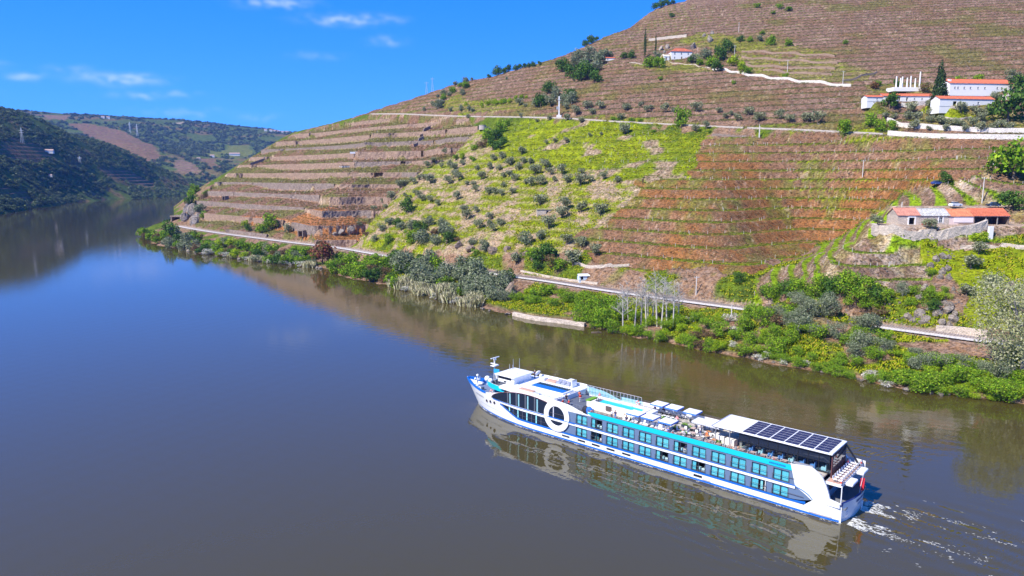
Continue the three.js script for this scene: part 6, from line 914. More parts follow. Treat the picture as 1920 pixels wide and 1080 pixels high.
// slate window wall between the hull and the sun deck
{
  const s = new THREE.Shape(); s.moveTo(49.6, 1.6); s.lineTo(8.2, 1.6); s.quadraticCurveTo(5.4, 1.7, 4.05, 2.45); s.quadraticCurveTo(5.0, 3.2, 6.55, 3.8); s.lineTo(7.3, 6.06); s.lineTo(49.6, 6.06); s.closePath();
  for (let k = 1; k <= 12; k++) { const l = 8.79 + 3.34 * (12 - k); for (const [a, b] of [[1.66, 3.34], [4.02, 5.78]]) s.holes.push(new THREE.Path([[l - 1.2, a], [l + 1.2, a], [l + 1.2, b], [l - 1.2, b]].map(p => new THREE.Vector2(...p)))); }
  const g = new THREE.ExtrudeGeometry(s, { depth: 0.22, bevelEnabled: false }); g.translate(0, 0, 0.06); sp('window_wall', g, M.slate);
  sp('cabin_back_wall', BX(5, 48.5, 1.6, 6.0, 3.4, 3.5), std([0.42, 0.36, 0.30], 0.9)); for (let k = 0; k <= 12; k++) sp('cabin_partition', BX(8.79 + 3.34 * (k - 0.5) - 0.04, 8.79 + 3.34 * (k - 0.5) + 0.04, 1.6, 5.9, 0.35, 3.4), std([0.45, 0.40, 0.34], 0.9)); for (const y of [1.62, 3.5, 5.9]) sp('cabin_floor', BX(7.1, 48.5, y - 0.05, y, 0.35, 3.4), std([0.25, 0.2, 0.17], 0.9));
  sp('starboard_window_wall', BX(5, 48.6, 1.6, 6.06, 11.33, 11.46), M.slate);
}
const pleat = (l0, l1, y0, y1, z) => { const n = Math.max(6, Math.round((l1 - l0) / 0.09)), pos = [], idx = [], uv = []; for (let i = 0; i <= n; i++) { const l = lerp(l0, l1, i / n), d = 0.035 * Math.sin(i * 1.9) + 0.012 * Math.sin(i * 0.7); pos.push(l, y0, z + d, l, y1, z + d * 0.6); uv.push(i / n, 0, i / n, 1); if (i) { const p = (i - 1) * 2; idx.push(p, p + 1, p + 3, p, p + 3, p + 2); } } const g = new THREE.BufferGeometry(); g.setAttribute('position', new THREE.Float32BufferAttribute(pos, 3)); g.setAttribute('uv', new THREE.Float32BufferAttribute(uv, 2)); g.setIndex(idx); g.computeVertexNormals(); return g; };
reseed(710);
const openUp = { 2: 'half', 7: 'half' }, openLow = { 2: 'door', 6: 'half', 8: 'half', 11: 'part' };
const curtainTones = [[0.26, 0.62, 0.66], [0.22, 0.57, 0.62], [0.30, 0.66, 0.68]].map(c => std(c, 0.9));
for (let k = 1; k <= 12; k++) for (const [row, y0, y1, open] of [['upper', 4.02, 5.78, openUp[k]], ['lower', 1.66, 3.34, openLow[k]]]) {
  const l = 8.79 + 3.34 * (12 - k), w = sp('cabin_window', merge([BX(l - 1.2, l - 1.12, y0, y1, 0.02, 0.2), BX(l + 1.12, l + 1.2, y0, y1, 0.02, 0.2), BX(l - 0.045, l + 0.045, y0, y1, 0.021, 0.2), BX(l - 1.12, l + 1.12, y1 - 0.06, y1, 0.022, 0.2), BX(l - 1.12, l + 1.12, y0, y0 + 0.06, 0.022, 0.2)]), M.frame);
  const ct = curtainTones[Math.floor(rnd() * 3)];
  if (!open) { for (const s of [-1, 1]) { sp('pane', BX(l + (s < 0 ? -1.12 : 0.045), l + (s < 0 ? -0.045 : 1.12), y0 + 0.06, y1 - 0.06, 0.10, 0.112), M.pane, w); sp('curtain', pleat(l + (s < 0 ? -1.12 : 0.05), l + (s < 0 ? -0.05 : 1.12), y0 + 0.03, y1 - 0.03, 0.24), ct, w); } }
  else if (open === 'half') { sp('pane', BX(l + 0.045, l + 1.12, y0 + 0.06, y1 - 0.06, 0.10, 0.112), M.pane, w); sp('curtain', pleat(l + 0.5, l + 1.12, y0 + 0.03, y1 - 0.03, 0.24), ct, w); sp('cabin_chair', merge([BX(l - 0.9, l - 0.35, y0 + 0.02, y0 + 0.45, 0.5, 1.0, 0.06), BX(l - 0.95, l - 0.85, y0 + 0.4, y0 + 0.95, 0.5, 1.0, 0.04), BX(l - 0.2, l + 0.3, y0 + 0.02, y0 + 0.5, 0.6, 1.1, 0.06)]), std([0.45, 0.62, 0.64], 0.8), w); }
  else if (open === 'door') { sp('pane', BX(l + 0.045, l + 1.12, y0 + 0.06, y1 - 0.06, 0.10, 0.112), M.pane, w); sp('curtain', pleat(l + 0.1, l + 1.1, y0 + 0.03, y1 - 0.03, 1.0), std([0.06, 0.2, 0.22], 0.9), w); sp('white_panel', BX(l - 1.12, l - 0.95, y0, y1, 0.25, 0.6), M.white, w); sp('towel', BX(l - 0.9, l - 0.55, y0 + 0.15, y0 + 0.6, 0.4, 0.7, 0.05), M.cushion, w); }
  else { sp('pane', BX(l + 0.045, l + 1.12, y0 + 0.06, y1 - 0.06, 0.10, 0.112), M.pane, w); sp('curtain', pleat(l + 0.05, l + 1.12, y0 + 0.03, y1 - 0.03, 0.24), ct, w); sp('curtain', pleat(l - 0.6, l - 0.25, y0 + 0.03, y1 - 0.03, 0.26), ct, w); sp('white_jamb', BX(l - 1.12, l - 1.02, y0, y1, 0.0, 0.14), M.white, w); }
  const yr = lerp(y0, y1, 0.50), b = sp('balcony_rail', merge([BX(l - 1.28, l + 1.28, yr, yr + 0.045, -0.14, -0.09), BX(l - 1.28, l + 1.28, y0 + 0.25, y0 + 0.275, -0.125, -0.1), BX(l - 1.28, l - 1.24, y0 - 0.02, yr, -0.13, -0.09), BX(l + 1.24, l + 1.28, y0 - 0.02, yr, -0.13, -0.09), BX(l - 0.02, l + 0.02, y0 - 0.02, yr, -0.13, -0.09)]), M.rail, w);
}
// bands between the decks
for (const s of [-1, 1]) { sp('white_deck_band', band(6.6, 66.3, 60, l => l > 62 ? 3.42 + (l - 62) * 0.03 : 3.40, l => l > 62 ? 3.80 + (l - 62) * 0.03 : 3.80, s, 0.12), M.white); sp('blue_deck_line', band(6.5, 68.6, 60, l => l > 62 ? 3.80 + (l - 62) * 0.012 : 3.80, l => l > 62 ? 3.97 + (l - 62) * 0.012 : 3.97, s, 0.13), M.blue); sp('turquoise_band', band(7.2, 44.2, 50, l => l > 43 ? 6.05 + (l - 43) * 0.4 : 6.05, l => l > 43 ? 6.92 - (l - 43) * 0.25 : 6.92, s, 0.05), M.teal); sp('bulwark_inside', band(7.2, 44.2, 50, 5.9, 6.92, s, -0.1), M.white); sp('bulwark_cap', merge([s < 0 ? BX(7.2, 44.2, 6.92, 6.97, -0.06, 0.12) : BX(7.2, 44.2, 6.92, 6.97, 11.28, 11.46)]), std([0.16, 0.11, 0.10], 0.6)); }
// forward saloon windows following the arch, in the curved side
const archTop = l => { const t = Math.max(0, (l - 53.4) / (69.2 - 53.4)); return 3.98 + 2.98 * Math.pow(Math.max(0, Math.sin(Math.PI * Math.pow(clamp(0.27 + t * 0.73), 1.0))), 0.62) * (t > 0.98 ? Math.max(0, (1 - t) / 0.02) : 1); };
const lowFoot = l => l < 61 ? 1.63 : 1.63 + 1.8 * Math.pow((l - 61) / 5.0, 1.15);
for (const s of [-1, 1]) {
  const up = sp('saloon_window', band(51.4, 69.1, 60, 4.0, l => Math.max(4.0, archTop(l)), s, 0.03, 3), M.tint), low = sp('dining_window', band(51.4, 65.9, 50, l => Math.min(3.4, lowFoot(l)), 3.4, s, 0.03, 3), M.tint);
  if (s < 0) { sp('window_trim', band(53.6, 69.3, 60, l => Math.max(3.98, archTop(l)), l => Math.max(4.0, archTop(l)) + 0.07, s, 0.05), std([0.35, 0.13, 0.12], 0.6), up);
    for (const l of [63.6, 61.2, 58.8, 56.4]) { sp('mullion', band(l + 0.12, l + 0.42, 3, 4.02, x => archTop(x) - 0.02, s, 0.045), std([0.10, 0.11, 0.14], 0.5), up); sp('curtain', band(l - 0.55, l - 0.2, 3, 4.1, x => archTop(x) - 0.25, s, 0.04), std([0.20, 0.42, 0.48], 0.8), up); sp('curtain', band(l - 0.3, l, 3, x => lowFoot(x) + 0.1, 3.3, s, 0.04), M.curtain, low); sp('glass_division', band(l - 1.4, l - 1.3, 2, x => lowFoot(x), 3.4, s, 0.045), std([0.10, 0.11, 0.14], 0.5), low); }
    sp('blue_edge', band(53.6, 66.3, 50, l => Math.min(3.42, lowFoot(l)) - 0.34, l => Math.min(3.42, lowFoot(l)), s, 0.045), M.blue, low); sp('inner_rail', band(54, 63, 20, 2.35, 2.4, s, 0.06), M.rail, low); }
}
// the big ring
for (const s of [-1, 1]) {
  const g = new THREE.LatheGeometry([[1.86, 0], [2.9, 0], [3.02, 0.05], [3.02, 0.22], [2.92, 0.28], [1.96, 0.28], [1.86, 0.22], [1.86, 0]].map(p => new THREE.Vector2(...p)), 64); g.rotateX(-Math.PI / 2); if (s > 0) g.rotateY(Math.PI); g.translate(51.2, 4.36, s < 0 ? 0.02 : 11.38); const ring = sp('ring_frame', g, M.white);
  sp('ring_glass', new THREE.CylinderGeometry(1.9, 1.9, 0.06, 40).rotateX(Math.PI / 2).translate(51.2, 4.42, s < 0 ? -0.06 : 11.46), M.tint, ring); sp('ring_crossband', BX(49.4, 53.0, 3.40, 3.80, s < 0 ? -0.2 : 11.5, s < 0 ? -0.1 : 11.6), M.white, ring); sp('ring_mullion', BX(51.9, 52.1, 3.9, 6.2, s < 0 ? -0.12 : 11.5, s < 0 ? -0.08 : 11.54), std([0.6, 0.62, 0.68], 0.5), ring);
  if (s < 0) { sp('ring_blue_line', BX(47.0, 53.4, 3.82, 3.95, -0.27, -0.22), M.blue, ring); sp('ring_rail', BX(49.6, 52.8, 4.75, 4.8, -0.14, -0.1), M.rail, ring); }
}
// decks
sp('sun_deck', BX(3.0, 47, 5.75, 5.95, 0.12, 11.28), M.deck);
const halfEllipse = (lc, rl, rz, y0, y1, n = 32) => { const s = new THREE.Shape(); s.moveTo(lc, -rz); for (let i = 0; i <= n; i++) { const a = -Math.PI / 2 + Math.PI * i / n; s.lineTo(lc + rl * Math.cos(a), rz * Math.sin(a)); } s.closePath(); const g = new THREE.ExtrudeGeometry(s, { depth: y1 - y0, bevelEnabled: false, curveSegments: 1 }); g.rotateX(Math.PI / 2); g.translate(0, y1, 5.7); return g; };
function roofSlab(l0, l1, y, th, inset) { const s = new THREE.Shape(), n = 30, pts = []; for (let i = 0; i <= n; i++) { const l = lerp(l0, l1, i / n); pts.push([l, halfBeam(l, y) - inset]); } pts.forEach(([l, w], i) => i ? s.lineTo(l, -w) : s.moveTo(l, -w)); pts.reverse().forEach(([l, w]) => s.lineTo(l, w)); s.closePath(); const g = new THREE.ExtrudeGeometry(s, { depth: th, bevelEnabled: false }); g.rotateX(Math.PI / 2); g.translate(0, y, 5.7); return g; }
const fore = sp('forward_roof', roofSlab(52.4, 66.5, 7.12, 0.5, 0.12), M.white);
sp('dark_terrace', BX(46.6, 52.6, 6.02, 6.14, 1.6, 9.8), M.deckDark);
sp('terrace_step', BX(52.2, 52.7, 5.95, 7.12, 0.7, 10.7, 0.05), M.white);
sp('skylight_frame', BX(52.9, 61.5, 7.12, 7.42, 4.0, 7.5, 0.05), M.white); const sky1 = sp('skylight', BX(53.2, 61.2, 7.40, 7.47, 4.25, 5.95), M.blue); for (let i = 0; i < 13; i++) sp('louvre', boxAt(0.12, 0.1, 1.2, 53.6 + i * 0.62, 7.46, 6.62), M.dark, sky1); sp('skylight_slot', BX(53.2, 61.2, 7.41, 7.45, 6.02, 7.2), std([0.03, 0.07, 0.09], 0.4), sky1);
sp('roof_wall', band(52.4, 64.5, 20, 7.0, 7.75, 1, -0.05), M.white);
// wheelhouse
{
  const w = sp('wheelhouse', merge([BX(64.6, 69.0, 7.1, 7.75, 2.9, 8.5, 0.06), BX(64.6, 65.4, 7.75, 8.5, 3.0, 8.4)]), M.white); sp('wheelhouse_windows', BX(65.4, 68.9, 7.75, 8.45, 3.05, 8.35), M.tint, w);
  for (const z of [3.02, 4.75, 6.5, 8.32]) sp('window_post', BX(68.86, 68.95, 7.75, 8.45, z - 0.06, z + 0.06), M.frame, w); for (const l of [67.2, 66.2]) sp('window_post', BX(l - 0.05, l + 0.05, 7.75, 8.45, 3.0, 3.06), M.frame, w);
  const r = sp('wheelhouse_roof', BX(64.2, 69.7, 8.45, 8.68, 2.5, 8.9, 0.1), M.white, undefined); r.geometry.computeVertexNormals(); sp('roof_hatch', BX(66, 67, 8.68, 8.75, 5, 6), M.canvas, r); sp('side_window', BX(66.6, 67.3, 7.25, 7.5, 2.86, 2.9), M.dark, w);
}
// forward terrace with turquoise breastwork, bow deck
sp('fore_terrace', halfEllipse(65.6, 8.0, 4.6, 5.75, 6.05), M.deckDark);
{ const arc = (rl, rz, y0, y1, a0, a1, n) => { const pos = [], uv = [], idx = []; for (let i = 0; i <= n; i++) { const a = lerp(a0, a1, i / n); for (const y of [y0, y1]) { pos.push(65.6 + rl * Math.cos(a), y, 5.7 + rz * Math.sin(a)); uv.push(i / n, y); } if (i) { const p = (i - 1) * 2; idx.push(p, p + 1, p + 3, p, p + 3, p + 2); } } const g = new THREE.BufferGeometry(); g.setAttribute('position', new THREE.Float32BufferAttribute(pos, 3)); g.setAttribute('uv', new THREE.Float32BufferAttribute(uv, 2)); g.setIndex(idx); g.computeVertexNormals(); return g; }; const b = sp('fore_breastwork', arc(8.05, 4.65, 5.7, 6.75, -Math.PI / 2, Math.PI / 2, 40), M.teal); sp('breastwork_inside', arc(7.93, 4.53, 5.9, 6.75, -Math.PI / 2, Math.PI / 2, 40), M.white, b); sp('breastwork_cap', arc(8.0, 4.6, 6.74, 6.8, -Math.PI / 2, Math.PI / 2, 40), M.canvas, b); }
sp('bow_deck', roofSlab(60, 79.4, 3.75, 0.2, 0.2), std([0.16, 0.20, 0.30], 0.7)); sp('saloon_front', BX(66.0, 66.4, 3.75, 5.8, 2.2, 9.2), M.slate);
{ const pos = [], idx = [], uv = []; let n = 0; for (let i = 0; i <= 60; i++) { const t = i / 60 * 2 - 1, l = tipL(4.9) - 0.02 - 9.4 * Math.pow(Math.abs(t), 2.2), s = Math.sign(t) || -1, y = sheer(l), w = halfBeam(l, y) + 0.03; pos.push(l, y + 0.04, 5.7 + s * w, l - 0.05, y + 0.06, 5.7 + s * Math.max(0, w - 0.28), l, y - 0.28, 5.7 + s * (w + 0.01), l - 0.05, y - 0.9, 5.7 + s * Math.max(0, w - 0.30)); uv.push(0, 0, 0, 1, 1, 0, 1, 1); if (i) { const p = (i - 1) * 4, q = i * 4; idx.push(p, q, q + 1, p, q + 1, p + 1, p, p + 2, q + 2, p, q + 2, q, p + 1, q + 1, q + 3, p + 1, q + 3, p + 3); } } const g = new THREE.BufferGeometry(); g.setAttribute('position', new THREE.Float32BufferAttribute(pos, 3)); g.setAttribute('uv', new THREE.Float32BufferAttribute(uv, 2)); g.setIndex(idx); const f = g.toNonIndexed(); f.computeVertexNormals(); sp('bow_rim', f, M.blue); }
// bow gear
const cyl = (r0, r1, h, x, y, z, n = 10) => new THREE.CylinderGeometry(r1, r0, h, n).translate(x, y + h / 2, z);
{ const m = sp('bow_light_mast', merge([cyl(0.12, 0.1, 2.2, 77.6, 3.75, 5.7), BX(77.2, 78.0, 5.1, 5.2, 5.0, 6.4)]), M.white); for (const z of [5.0, 6.4]) sp('searchlight', new THREE.SphereGeometry(0.26, 12, 8).translate(77.6, 5.5, z), M.white, m); sp('bow_lamp', new THREE.SphereGeometry(0.3, 12, 8).translate(77.6, 6.1, 5.7), M.white, m);
  for (const z of [3.6, 7.8]) { const w = sp('winch', merge([new THREE.CylinderGeometry(0.35, 0.35, 1.2, 14).rotateX(Math.PI / 2).translate(74.5, 4.3, z), BX(74.1, 74.9, 3.75, 4.1, z - 0.7, z + 0.7)]), M.steel); sp('winch_drum_flange', new THREE.CylinderGeometry(0.5, 0.5, 0.08, 14).rotateX(Math.PI / 2).translate(74.5, 4.3, z - 0.5), M.white, w); }
  sp('bow_capstan', merge([cyl(0.3, 0.22, 0.9, 75.9, 3.75, 3.9), cyl(0.36, 0.3, 0.12, 75.9, 4.6, 3.9)]), M.white);
  const rad = sp('radar_mast', merge([limb([71.6, 6.0, 5.7], [72.6, 8.6, 5.7], 0.16, 0.12, 8), limb([72.6, 8.6, 5.7], [72.4, 10.6, 5.7], 0.12, 0.08, 8), BX(71.5, 73.6, 9.5, 9.62, 5.55, 5.85), limb([72.9, 6.0, 5.9], [72.9, 10.9, 5.9], 0.06, 0.05, 6)]), M.white); sp('radar_bar', boxAt(0.24, 0.18, 2.6, 72.4, 10.95, 5.7, 0.05).rotateY(0), M.white, rad); sp('radar_gearbox', BX(72.2, 72.65, 10.4, 10.85, 5.45, 5.95, 0.05), M.white, rad); sp('small_radar', BX(71.9, 73.1, 9.15, 9.3, 4.9, 6.5, 0.04), M.white, rad);
  const fl = new THREE.PlaneGeometry(1.3, 0.9, 8, 4), fp = fl.attributes.position; for (let i = 0; i < fp.count; i++) fp.setZ(i, 0.12 * Math.sin(fp.getX(i) * 5)); fl.rotateY(0.3); fl.translate(71.7, 8.2, 5.4); sp('blue_pennant', fl, phys([0.02, 0.36, 0.75], { roughness: 0.8, side: THREE.DoubleSide }), rad);
  for (const [l, z, h] of [[69.4, 8.2, 2.1], [69.2, 6.8, 1.3], [68.0, 8.6, 2.4], [69.0, 7.6, 1.0]]) sp('antenna', cyl(0.07, 0.05, h, l, 8.6, z, 6), M.steel);
  sp('satellite_dome', new THREE.SphereGeometry(0.62, 18, 12).translate(72.2, 6.95, 3.1), M.white); sp('satellite_dome', new THREE.SphereGeometry(0.5, 18, 12).translate(70.8, 6.9, 2.6), M.white); sp('bridge_console', BX(70.2, 70.9, 6.05, 7.0, 3.4, 4.3, 0.06), M.steel); sp('deck_locker', BX(69.9, 71.2, 6.05, 6.7, 6.8, 8.6, 0.06), M.white); sp('fore_screen', merge(Array.from({ length: 8 }, (_, i) => cyl(0.05, 0.05, 1.0, 69.4, 6.05, 2.6 + i * 0.8, 6))), M.steel);
  const dish = new THREE.SphereGeometry(0.85, 18, 8, 0, 6.2832, 0, 1.0); dish.rotateZ(-1.0); sp('satellite_dish', dish.translate(63.6, 8.0, 9.9), M.white); sp('dish_stand', cyl(0.2, 0.15, 0.9, 63.4, 7.1, 9.9), M.white);
  sp('roof_locker', BX(61.6, 63.0, 7.12, 7.7, 9.0, 10.4, 0.08), M.white); sp('roof_bench', BX(58.8, 61.2, 7.12, 7.5, 9.2, 10.4, 0.06), M.teak); sp('awning_seat', merge([BX(54.4, 54.7, 7.12, 8.5, 9.0, 10.6), BX(54.4, 55.9, 8.35, 8.5, 9.0, 10.6, 0.04)]), M.white); for (const l of [55.4, 56.6, 57.8]) sp('sofa', merge([BX(l, l + 1.0, 7.12, 7.5, 9.4, 10.4, 0.05), BX(l, l + 1.0, 7.5, 7.95, 10.2, 10.45, 0.05)]), std([0.28, 0.31, 0.42], 0.9));
  sp('port_wing_bench', merge([BX(58.4, 62, 7.1, 7.3, 1.4, 2.4, 0.05)]), M.teak); sp('roof_grab_rail', merge([BX(49.8, 56.8, 7.42, 7.47, 1.2, 1.25), ...[50, 52, 54, 56].map(l => BX(l, l + 0.05, 7.1, 7.45, 1.2, 1.25)), BX(56.4, 57.8, 7.12, 7.34, 1.0, 1.6)]), std([0.45, 0.46, 0.5], 0.5));
}
// pool in its raised surround
{ const p = sp('pool_surround', merge([BX(35.4, 36.2, 5.95, 7.32, 3.6, 7.9, 0.05), BX(46.0, 47.0, 5.95, 7.32, 3.6, 7.9, 0.05), BX(36.2, 46.0, 5.95, 7.32, 3.6, 4.7, 0.05), BX(36.2, 46.0, 5.95, 7.32, 6.8, 7.9, 0.05), BX(36, 46.2, 5.95, 6.4, 4.6, 6.9)]), M.cream); sp('pool_water', BX(36.2, 46.0, 6.4, 7.18, 4.7, 6.8), M.pool, p); sp('pool_ladder', merge([limb([45.6, 6.9, 4.9], [45.6, 8.0, 4.9], 0.05, 0.05, 6), limb([45.2, 6.9, 4.9], [45.2, 8.0, 4.9], 0.05, 0.05, 6)]), M.dark, p); sp('pool_step', BX(45.2, 46, 7.1, 7.2, 4.7, 6.8), M.deckDark, p); for (const [l, z] of [[41.6, 6.75], [39.2, 6.75], [42.6, 4.75], [39.6, 4.75], [37.6, 4.75]]) sp('water_jet', boxAt(0.7, 0.12, 0.25, l, 7.24, z), std([0.42, 0.44, 0.30], 0.8), p); sp('plant_box', BX(46.4, 47.3, 7.2, 7.55, 3.8, 6.4), M.grass, p); }
// rails: posts and wires along both sides
const railing = (l0, l1, z, y, n, h = 1.0, m = M.rail) => merge([BX(l0, l1, y + h - 0.05, y + h, z - 0.03, z + 0.03), BX(l0, l1, y + h * 0.5, y + h * 0.5 + 0.025, z - 0.015, z + 0.015), ...Array.from({ length: n + 1 }, (_, i) => { const l = lerp(l0, l1, i / n); return BX(l - 0.025, l + 0.025, y, y + h, z - 0.025, z + 0.025); })]);
sp('port_railing', railing(7.6, 44.0, 0.03, 6.9, 36, 0.38)); sp('starboard_railing', railing(7.6, 44.0, 11.37, 6.9, 36, 0.38, M.rail), M.rail); ship.children.find(c => c.name === 'port_railing').material = M.rail;
sp('terrace_railing_port', railing(44.5, 50.5, 1.2, 5.95, 8, 1.15), M.steel); sp('terrace_railing_starboard', railing(39.5, 52, 10.9, 5.95, 16, 1.9), std([0.55, 0.56, 0.66], 0.5)); sp('glass_screen', BX(39.5, 52, 6.2, 7.6, 10.96, 10.99), M.pane); sp('panel_screen', BX(43.6, 44.8, 6.0, 7.1, 1.1, 1.2), M.slate);
sp('notice_board', BX(41.4, 42.6, 6.5, 7.4, 3.45, 3.52), std([0.10, 0.08, 0.07], 0.7)); sp('pool_bar', BX(34.2, 35.3, 5.95, 7.3, 3.6, 7.9, 0.05), M.white);
// aft lounge: glass box under a white roof with solar panels
{
  const r = sp('lounge_roof', BX(2.4, 21.0, 8.95, 9.17, 2.3, 9.3, 0.05), M.white); sp('roof_edge_bar', BX(20.95, 21.3, 8.98, 9.1, 2.3, 9.3), std([0.25, 0.27, 0.40], 0.5), r); sp('roof_edge_line', BX(2.4, 21.0, 8.86, 8.95, 2.33, 9.27), M.dark, r);
  for (let c = 0; c < 6; c++) for (let q = 0; q < 6; q++) { const x0 = 3.0 + c * 2.22, z0 = 2.62 + q * 1.07, s = sp('solar_panel', BX(x0, x0 + 2.02, 9.17, 9.21, z0, z0 + 0.91), M.solar, r); }
  for (let c = 0; c < 6; c++) sp('cell_joint', BX(3.0 + c * 2.22 + 1.02, 3.0 + c * 2.22 + 1.05, 9.211, 9.217, 2.62, 8.9), std([0.30, 0.31, 0.36], 0.5), r);
  const g = sp('lounge_frame', merge([...[2.6, 9.1].map(z => BX(2.8, 16.6, 7.55, 7.63, z - 0.04, z + 0.04)), ...[2.6, 9.1].map(z => BX(2.8, 16.6, 5.95, 6.15, z - 0.05, z + 0.05)), ...[2.6, 9.1].flatMap(z => Array.from({ length: 10 }, (_, i) => BX(2.8 + i * 1.53 - 0.04, 2.8 + i * 1.53 + 0.04, 5.95, 8.9, z - 0.045, z + 0.045))), ...[2.8, 16.6].map(l => BX(l - 0.04, l + 0.04, 8.5, 8.9, 2.6, 9.1))]), M.dark);
  for (const z of [2.6, 9.1]) for (let i = 0; i < 9; i++) { sp('lounge_pane', BX(2.84 + i * 1.53, 4.25 + i * 1.53, 6.15, 7.55, z - 0.012, z + 0.012), M.pane, g); sp('lounge_pane', BX(2.84 + i * 1.53, 4.25 + i * 1.53, 7.63, 8.86, z - 0.012, z + 0.012), M.tint, g); }
  sp('lounge_floor', BX(2.7, 16.7, 5.95, 5.98, 2.6, 9.1), std([0.12, 0.12, 0.16], 0.7)); sp('lounge_ceiling', BX(2.7, 16.7, 8.8, 8.86, 2.65, 9.05), std([0.45, 0.45, 0.46], 0.8)); sp('lounge_core', BX(6, 15.5, 5.98, 8.8, 5.4, 6.6), std([0.14, 0.12, 0.14], 0.7));
  for (let i = 0; i < 8; i++) { sp('lounge_seat', merge([BX(3.4 + i * 1.6, 4.2 + i * 1.6, 6.0, 6.45, 3.2, 4.0, 0.05), BX(3.4 + i * 1.6, 3.55 + i * 1.6, 6.4, 6.95, 3.2, 4.0, 0.04)]), i % 3 ? std([0.20, 0.30, 0.60], 0.8) : M.cushion, g); }
  for (const [l, z] of [[20.6, 2.6], [20.6, 9.1], [18.2, 2.6]]) sp('roof_column', BX(l - 0.06, l + 0.06, 5.95, 8.95, z - 0.06, z + 0.06), M.steel, r);
  sp('bar_counter', BX(17.6, 19.2, 5.95, 7.15, 3.0, 4.4, 0.04), M.cream); sp('bar_counter', BX(19.6, 21.4, 5.95, 7.1, 3.6, 5.0, 0.04), M.cream); sp('bar_back', BX(16.9, 17.3, 5.95, 8.6, 4.4, 8.6), std([0.30, 0.24, 0.22], 0.8)); sp('bar_floor', BX(16.7, 18.4, 5.955, 5.98, 1.8, 4.2), M.teak);
  const rear = sp('rear_wall', BX(2.4, 2.55, 3.6, 8.9, 2.6, 9.1), M.maroon); for (let i = 0; i < 9; i++) sp('rear_panel_joint', BX(2.36, 2.4, 5.0, 7.0, 2.9 + i * 0.72, 2.96 + i * 0.72), std([0.05, 0.02, 0.02], 0.7), rear); sp('rear_windows', BX(2.34, 2.42, 7.0, 8.6, 2.8, 8.9), M.tint, rear); for (const z of [2.6, 9.1]) { const b = limb([2.4, 8.6, z], [0.6, 5.4, z > 5 ? 10.2 : 1.6], 0.14, 0.14, 6); if (z > 5) sp('rear_brace', b, M.dark, rear); }
}
// swept white stern panels, aft terrace, lower stern deck
for (const s of [-1, 1]) { const q = new THREE.Shape(); q.moveTo(7.42, 7.0); q.lineTo(4.5, 7.28); q.quadraticCurveTo(3.3, 6.7, 2.75, 5.9); q.quadraticCurveTo(2.0, 4.6, 1.65, 3.2); q.lineTo(0.3, 2.95); q.lineTo(0.28, 2.3); q.lineTo(4.1, 2.3); q.quadraticCurveTo(5.1, 3.1, 6.58, 3.76); q.closePath(); const g = new THREE.ExtrudeGeometry(q, { depth: 0.3, bevelEnabled: true, bevelSize: 0.03, bevelThickness: 0.03, bevelSegments: 1 }); g.translate(0, 0, s < 0 ? -0.03 : 11.1); sp('stern_wing', g, M.white); sp('wing_top_rail', BX(4.4, 7.2, 7.15, 7.3, s < 0 ? 0.3 : 10.6, s < 0 ? 0.8 : 11.0), std([0.25, 0.26, 0.28], 0.6)); }
{ const c = new THREE.CatmullRomCurve3([[4.02, 2.44], [4.5, 2.95], [5.4, 3.45], [6.62, 3.82]].map(p => new THREE.Vector3(p[0], p[1], -0.07))); sp('wing_blue_edge', new THREE.TubeGeometry(c, 12, 0.07, 5), M.blue); sp('tail_rail', BX(5.3, 7.5, 2.45, 2.5, -0.14, -0.09), M.rail); sp('tail_rail', BX(6.7, 7.6, 4.9, 4.95, -0.14, -0.09), M.rail); }
sp('aft_terrace', halfPlate(0.5, 2.6, 5.2, 5.4), M.teak); function halfPlate(l0, l1, y0, y1) { return BX(l0, l1, y0, y1, 0.9, 10.5, 0.04); }
sp('aft_terrace_edge', merge([BX(0.35, 0.5, 5.1, 5.5, 0.9, 10.5), BX(0.4, 2.6, 5.1, 5.5, 0.8, 0.9), BX(0.4, 2.6, 5.1, 5.5, 10.5, 10.6)]), M.white); sp('aft_railing', merge([BX(0.38, 0.42, 6.3, 6.35, 0.9, 10.5), ...Array.from({ length: 12 }, (_, i) => BX(0.38, 0.42, 5.4, 6.3, 0.9 + i * 0.87, 0.94 + i * 0.87))]), M.steel);
sp('stern_deck', BX(-0.4, 4, 2.0, 2.2, 0.5, 10.9), std([0.16, 0.17, 0.19], 0.8)); sp('stern_recess', BX(2.6, 2.8, 2.2, 5.3, 0.5, 10.9), std([0.30, 0.33, 0.40], 0.7)); sp('stern_rim', transom(2.78, 3.08, 0.03), M.white); { const g = transom(2.3, 3.12, -0.25); sp('stern_rim_inside', g, M.blue); } sp('stern_post', merge([cyl(0.08, 0.08, 3.2, 0.35, 2.2, 0.8, 8), cyl(0.08, 0.08, 3.2, 0.35, 2.2, 10.6, 8)]), M.white);
for (const [z, l] of [[3.2, 0.1], [8.4, 0.1]]) sp('life_raft_canister', new RoundedBoxGeometry(1.1, 0.5, 2.7, 3, 0.22).rotateX(0).translate(l - 0.35, 5.35, z), M.white);
sp('stern_ladder', merge([BX(-0.98, -0.9, 0.2, 1.4, 6.6, 6.68), BX(-0.98, -0.9, 0.2, 1.4, 7.2, 7.28), ...[0.4, 0.7, 1.0, 1.3].map(y => BX(-0.98, -0.9, y, y + 0.06, 6.68, 7.2))]), M.canvas);
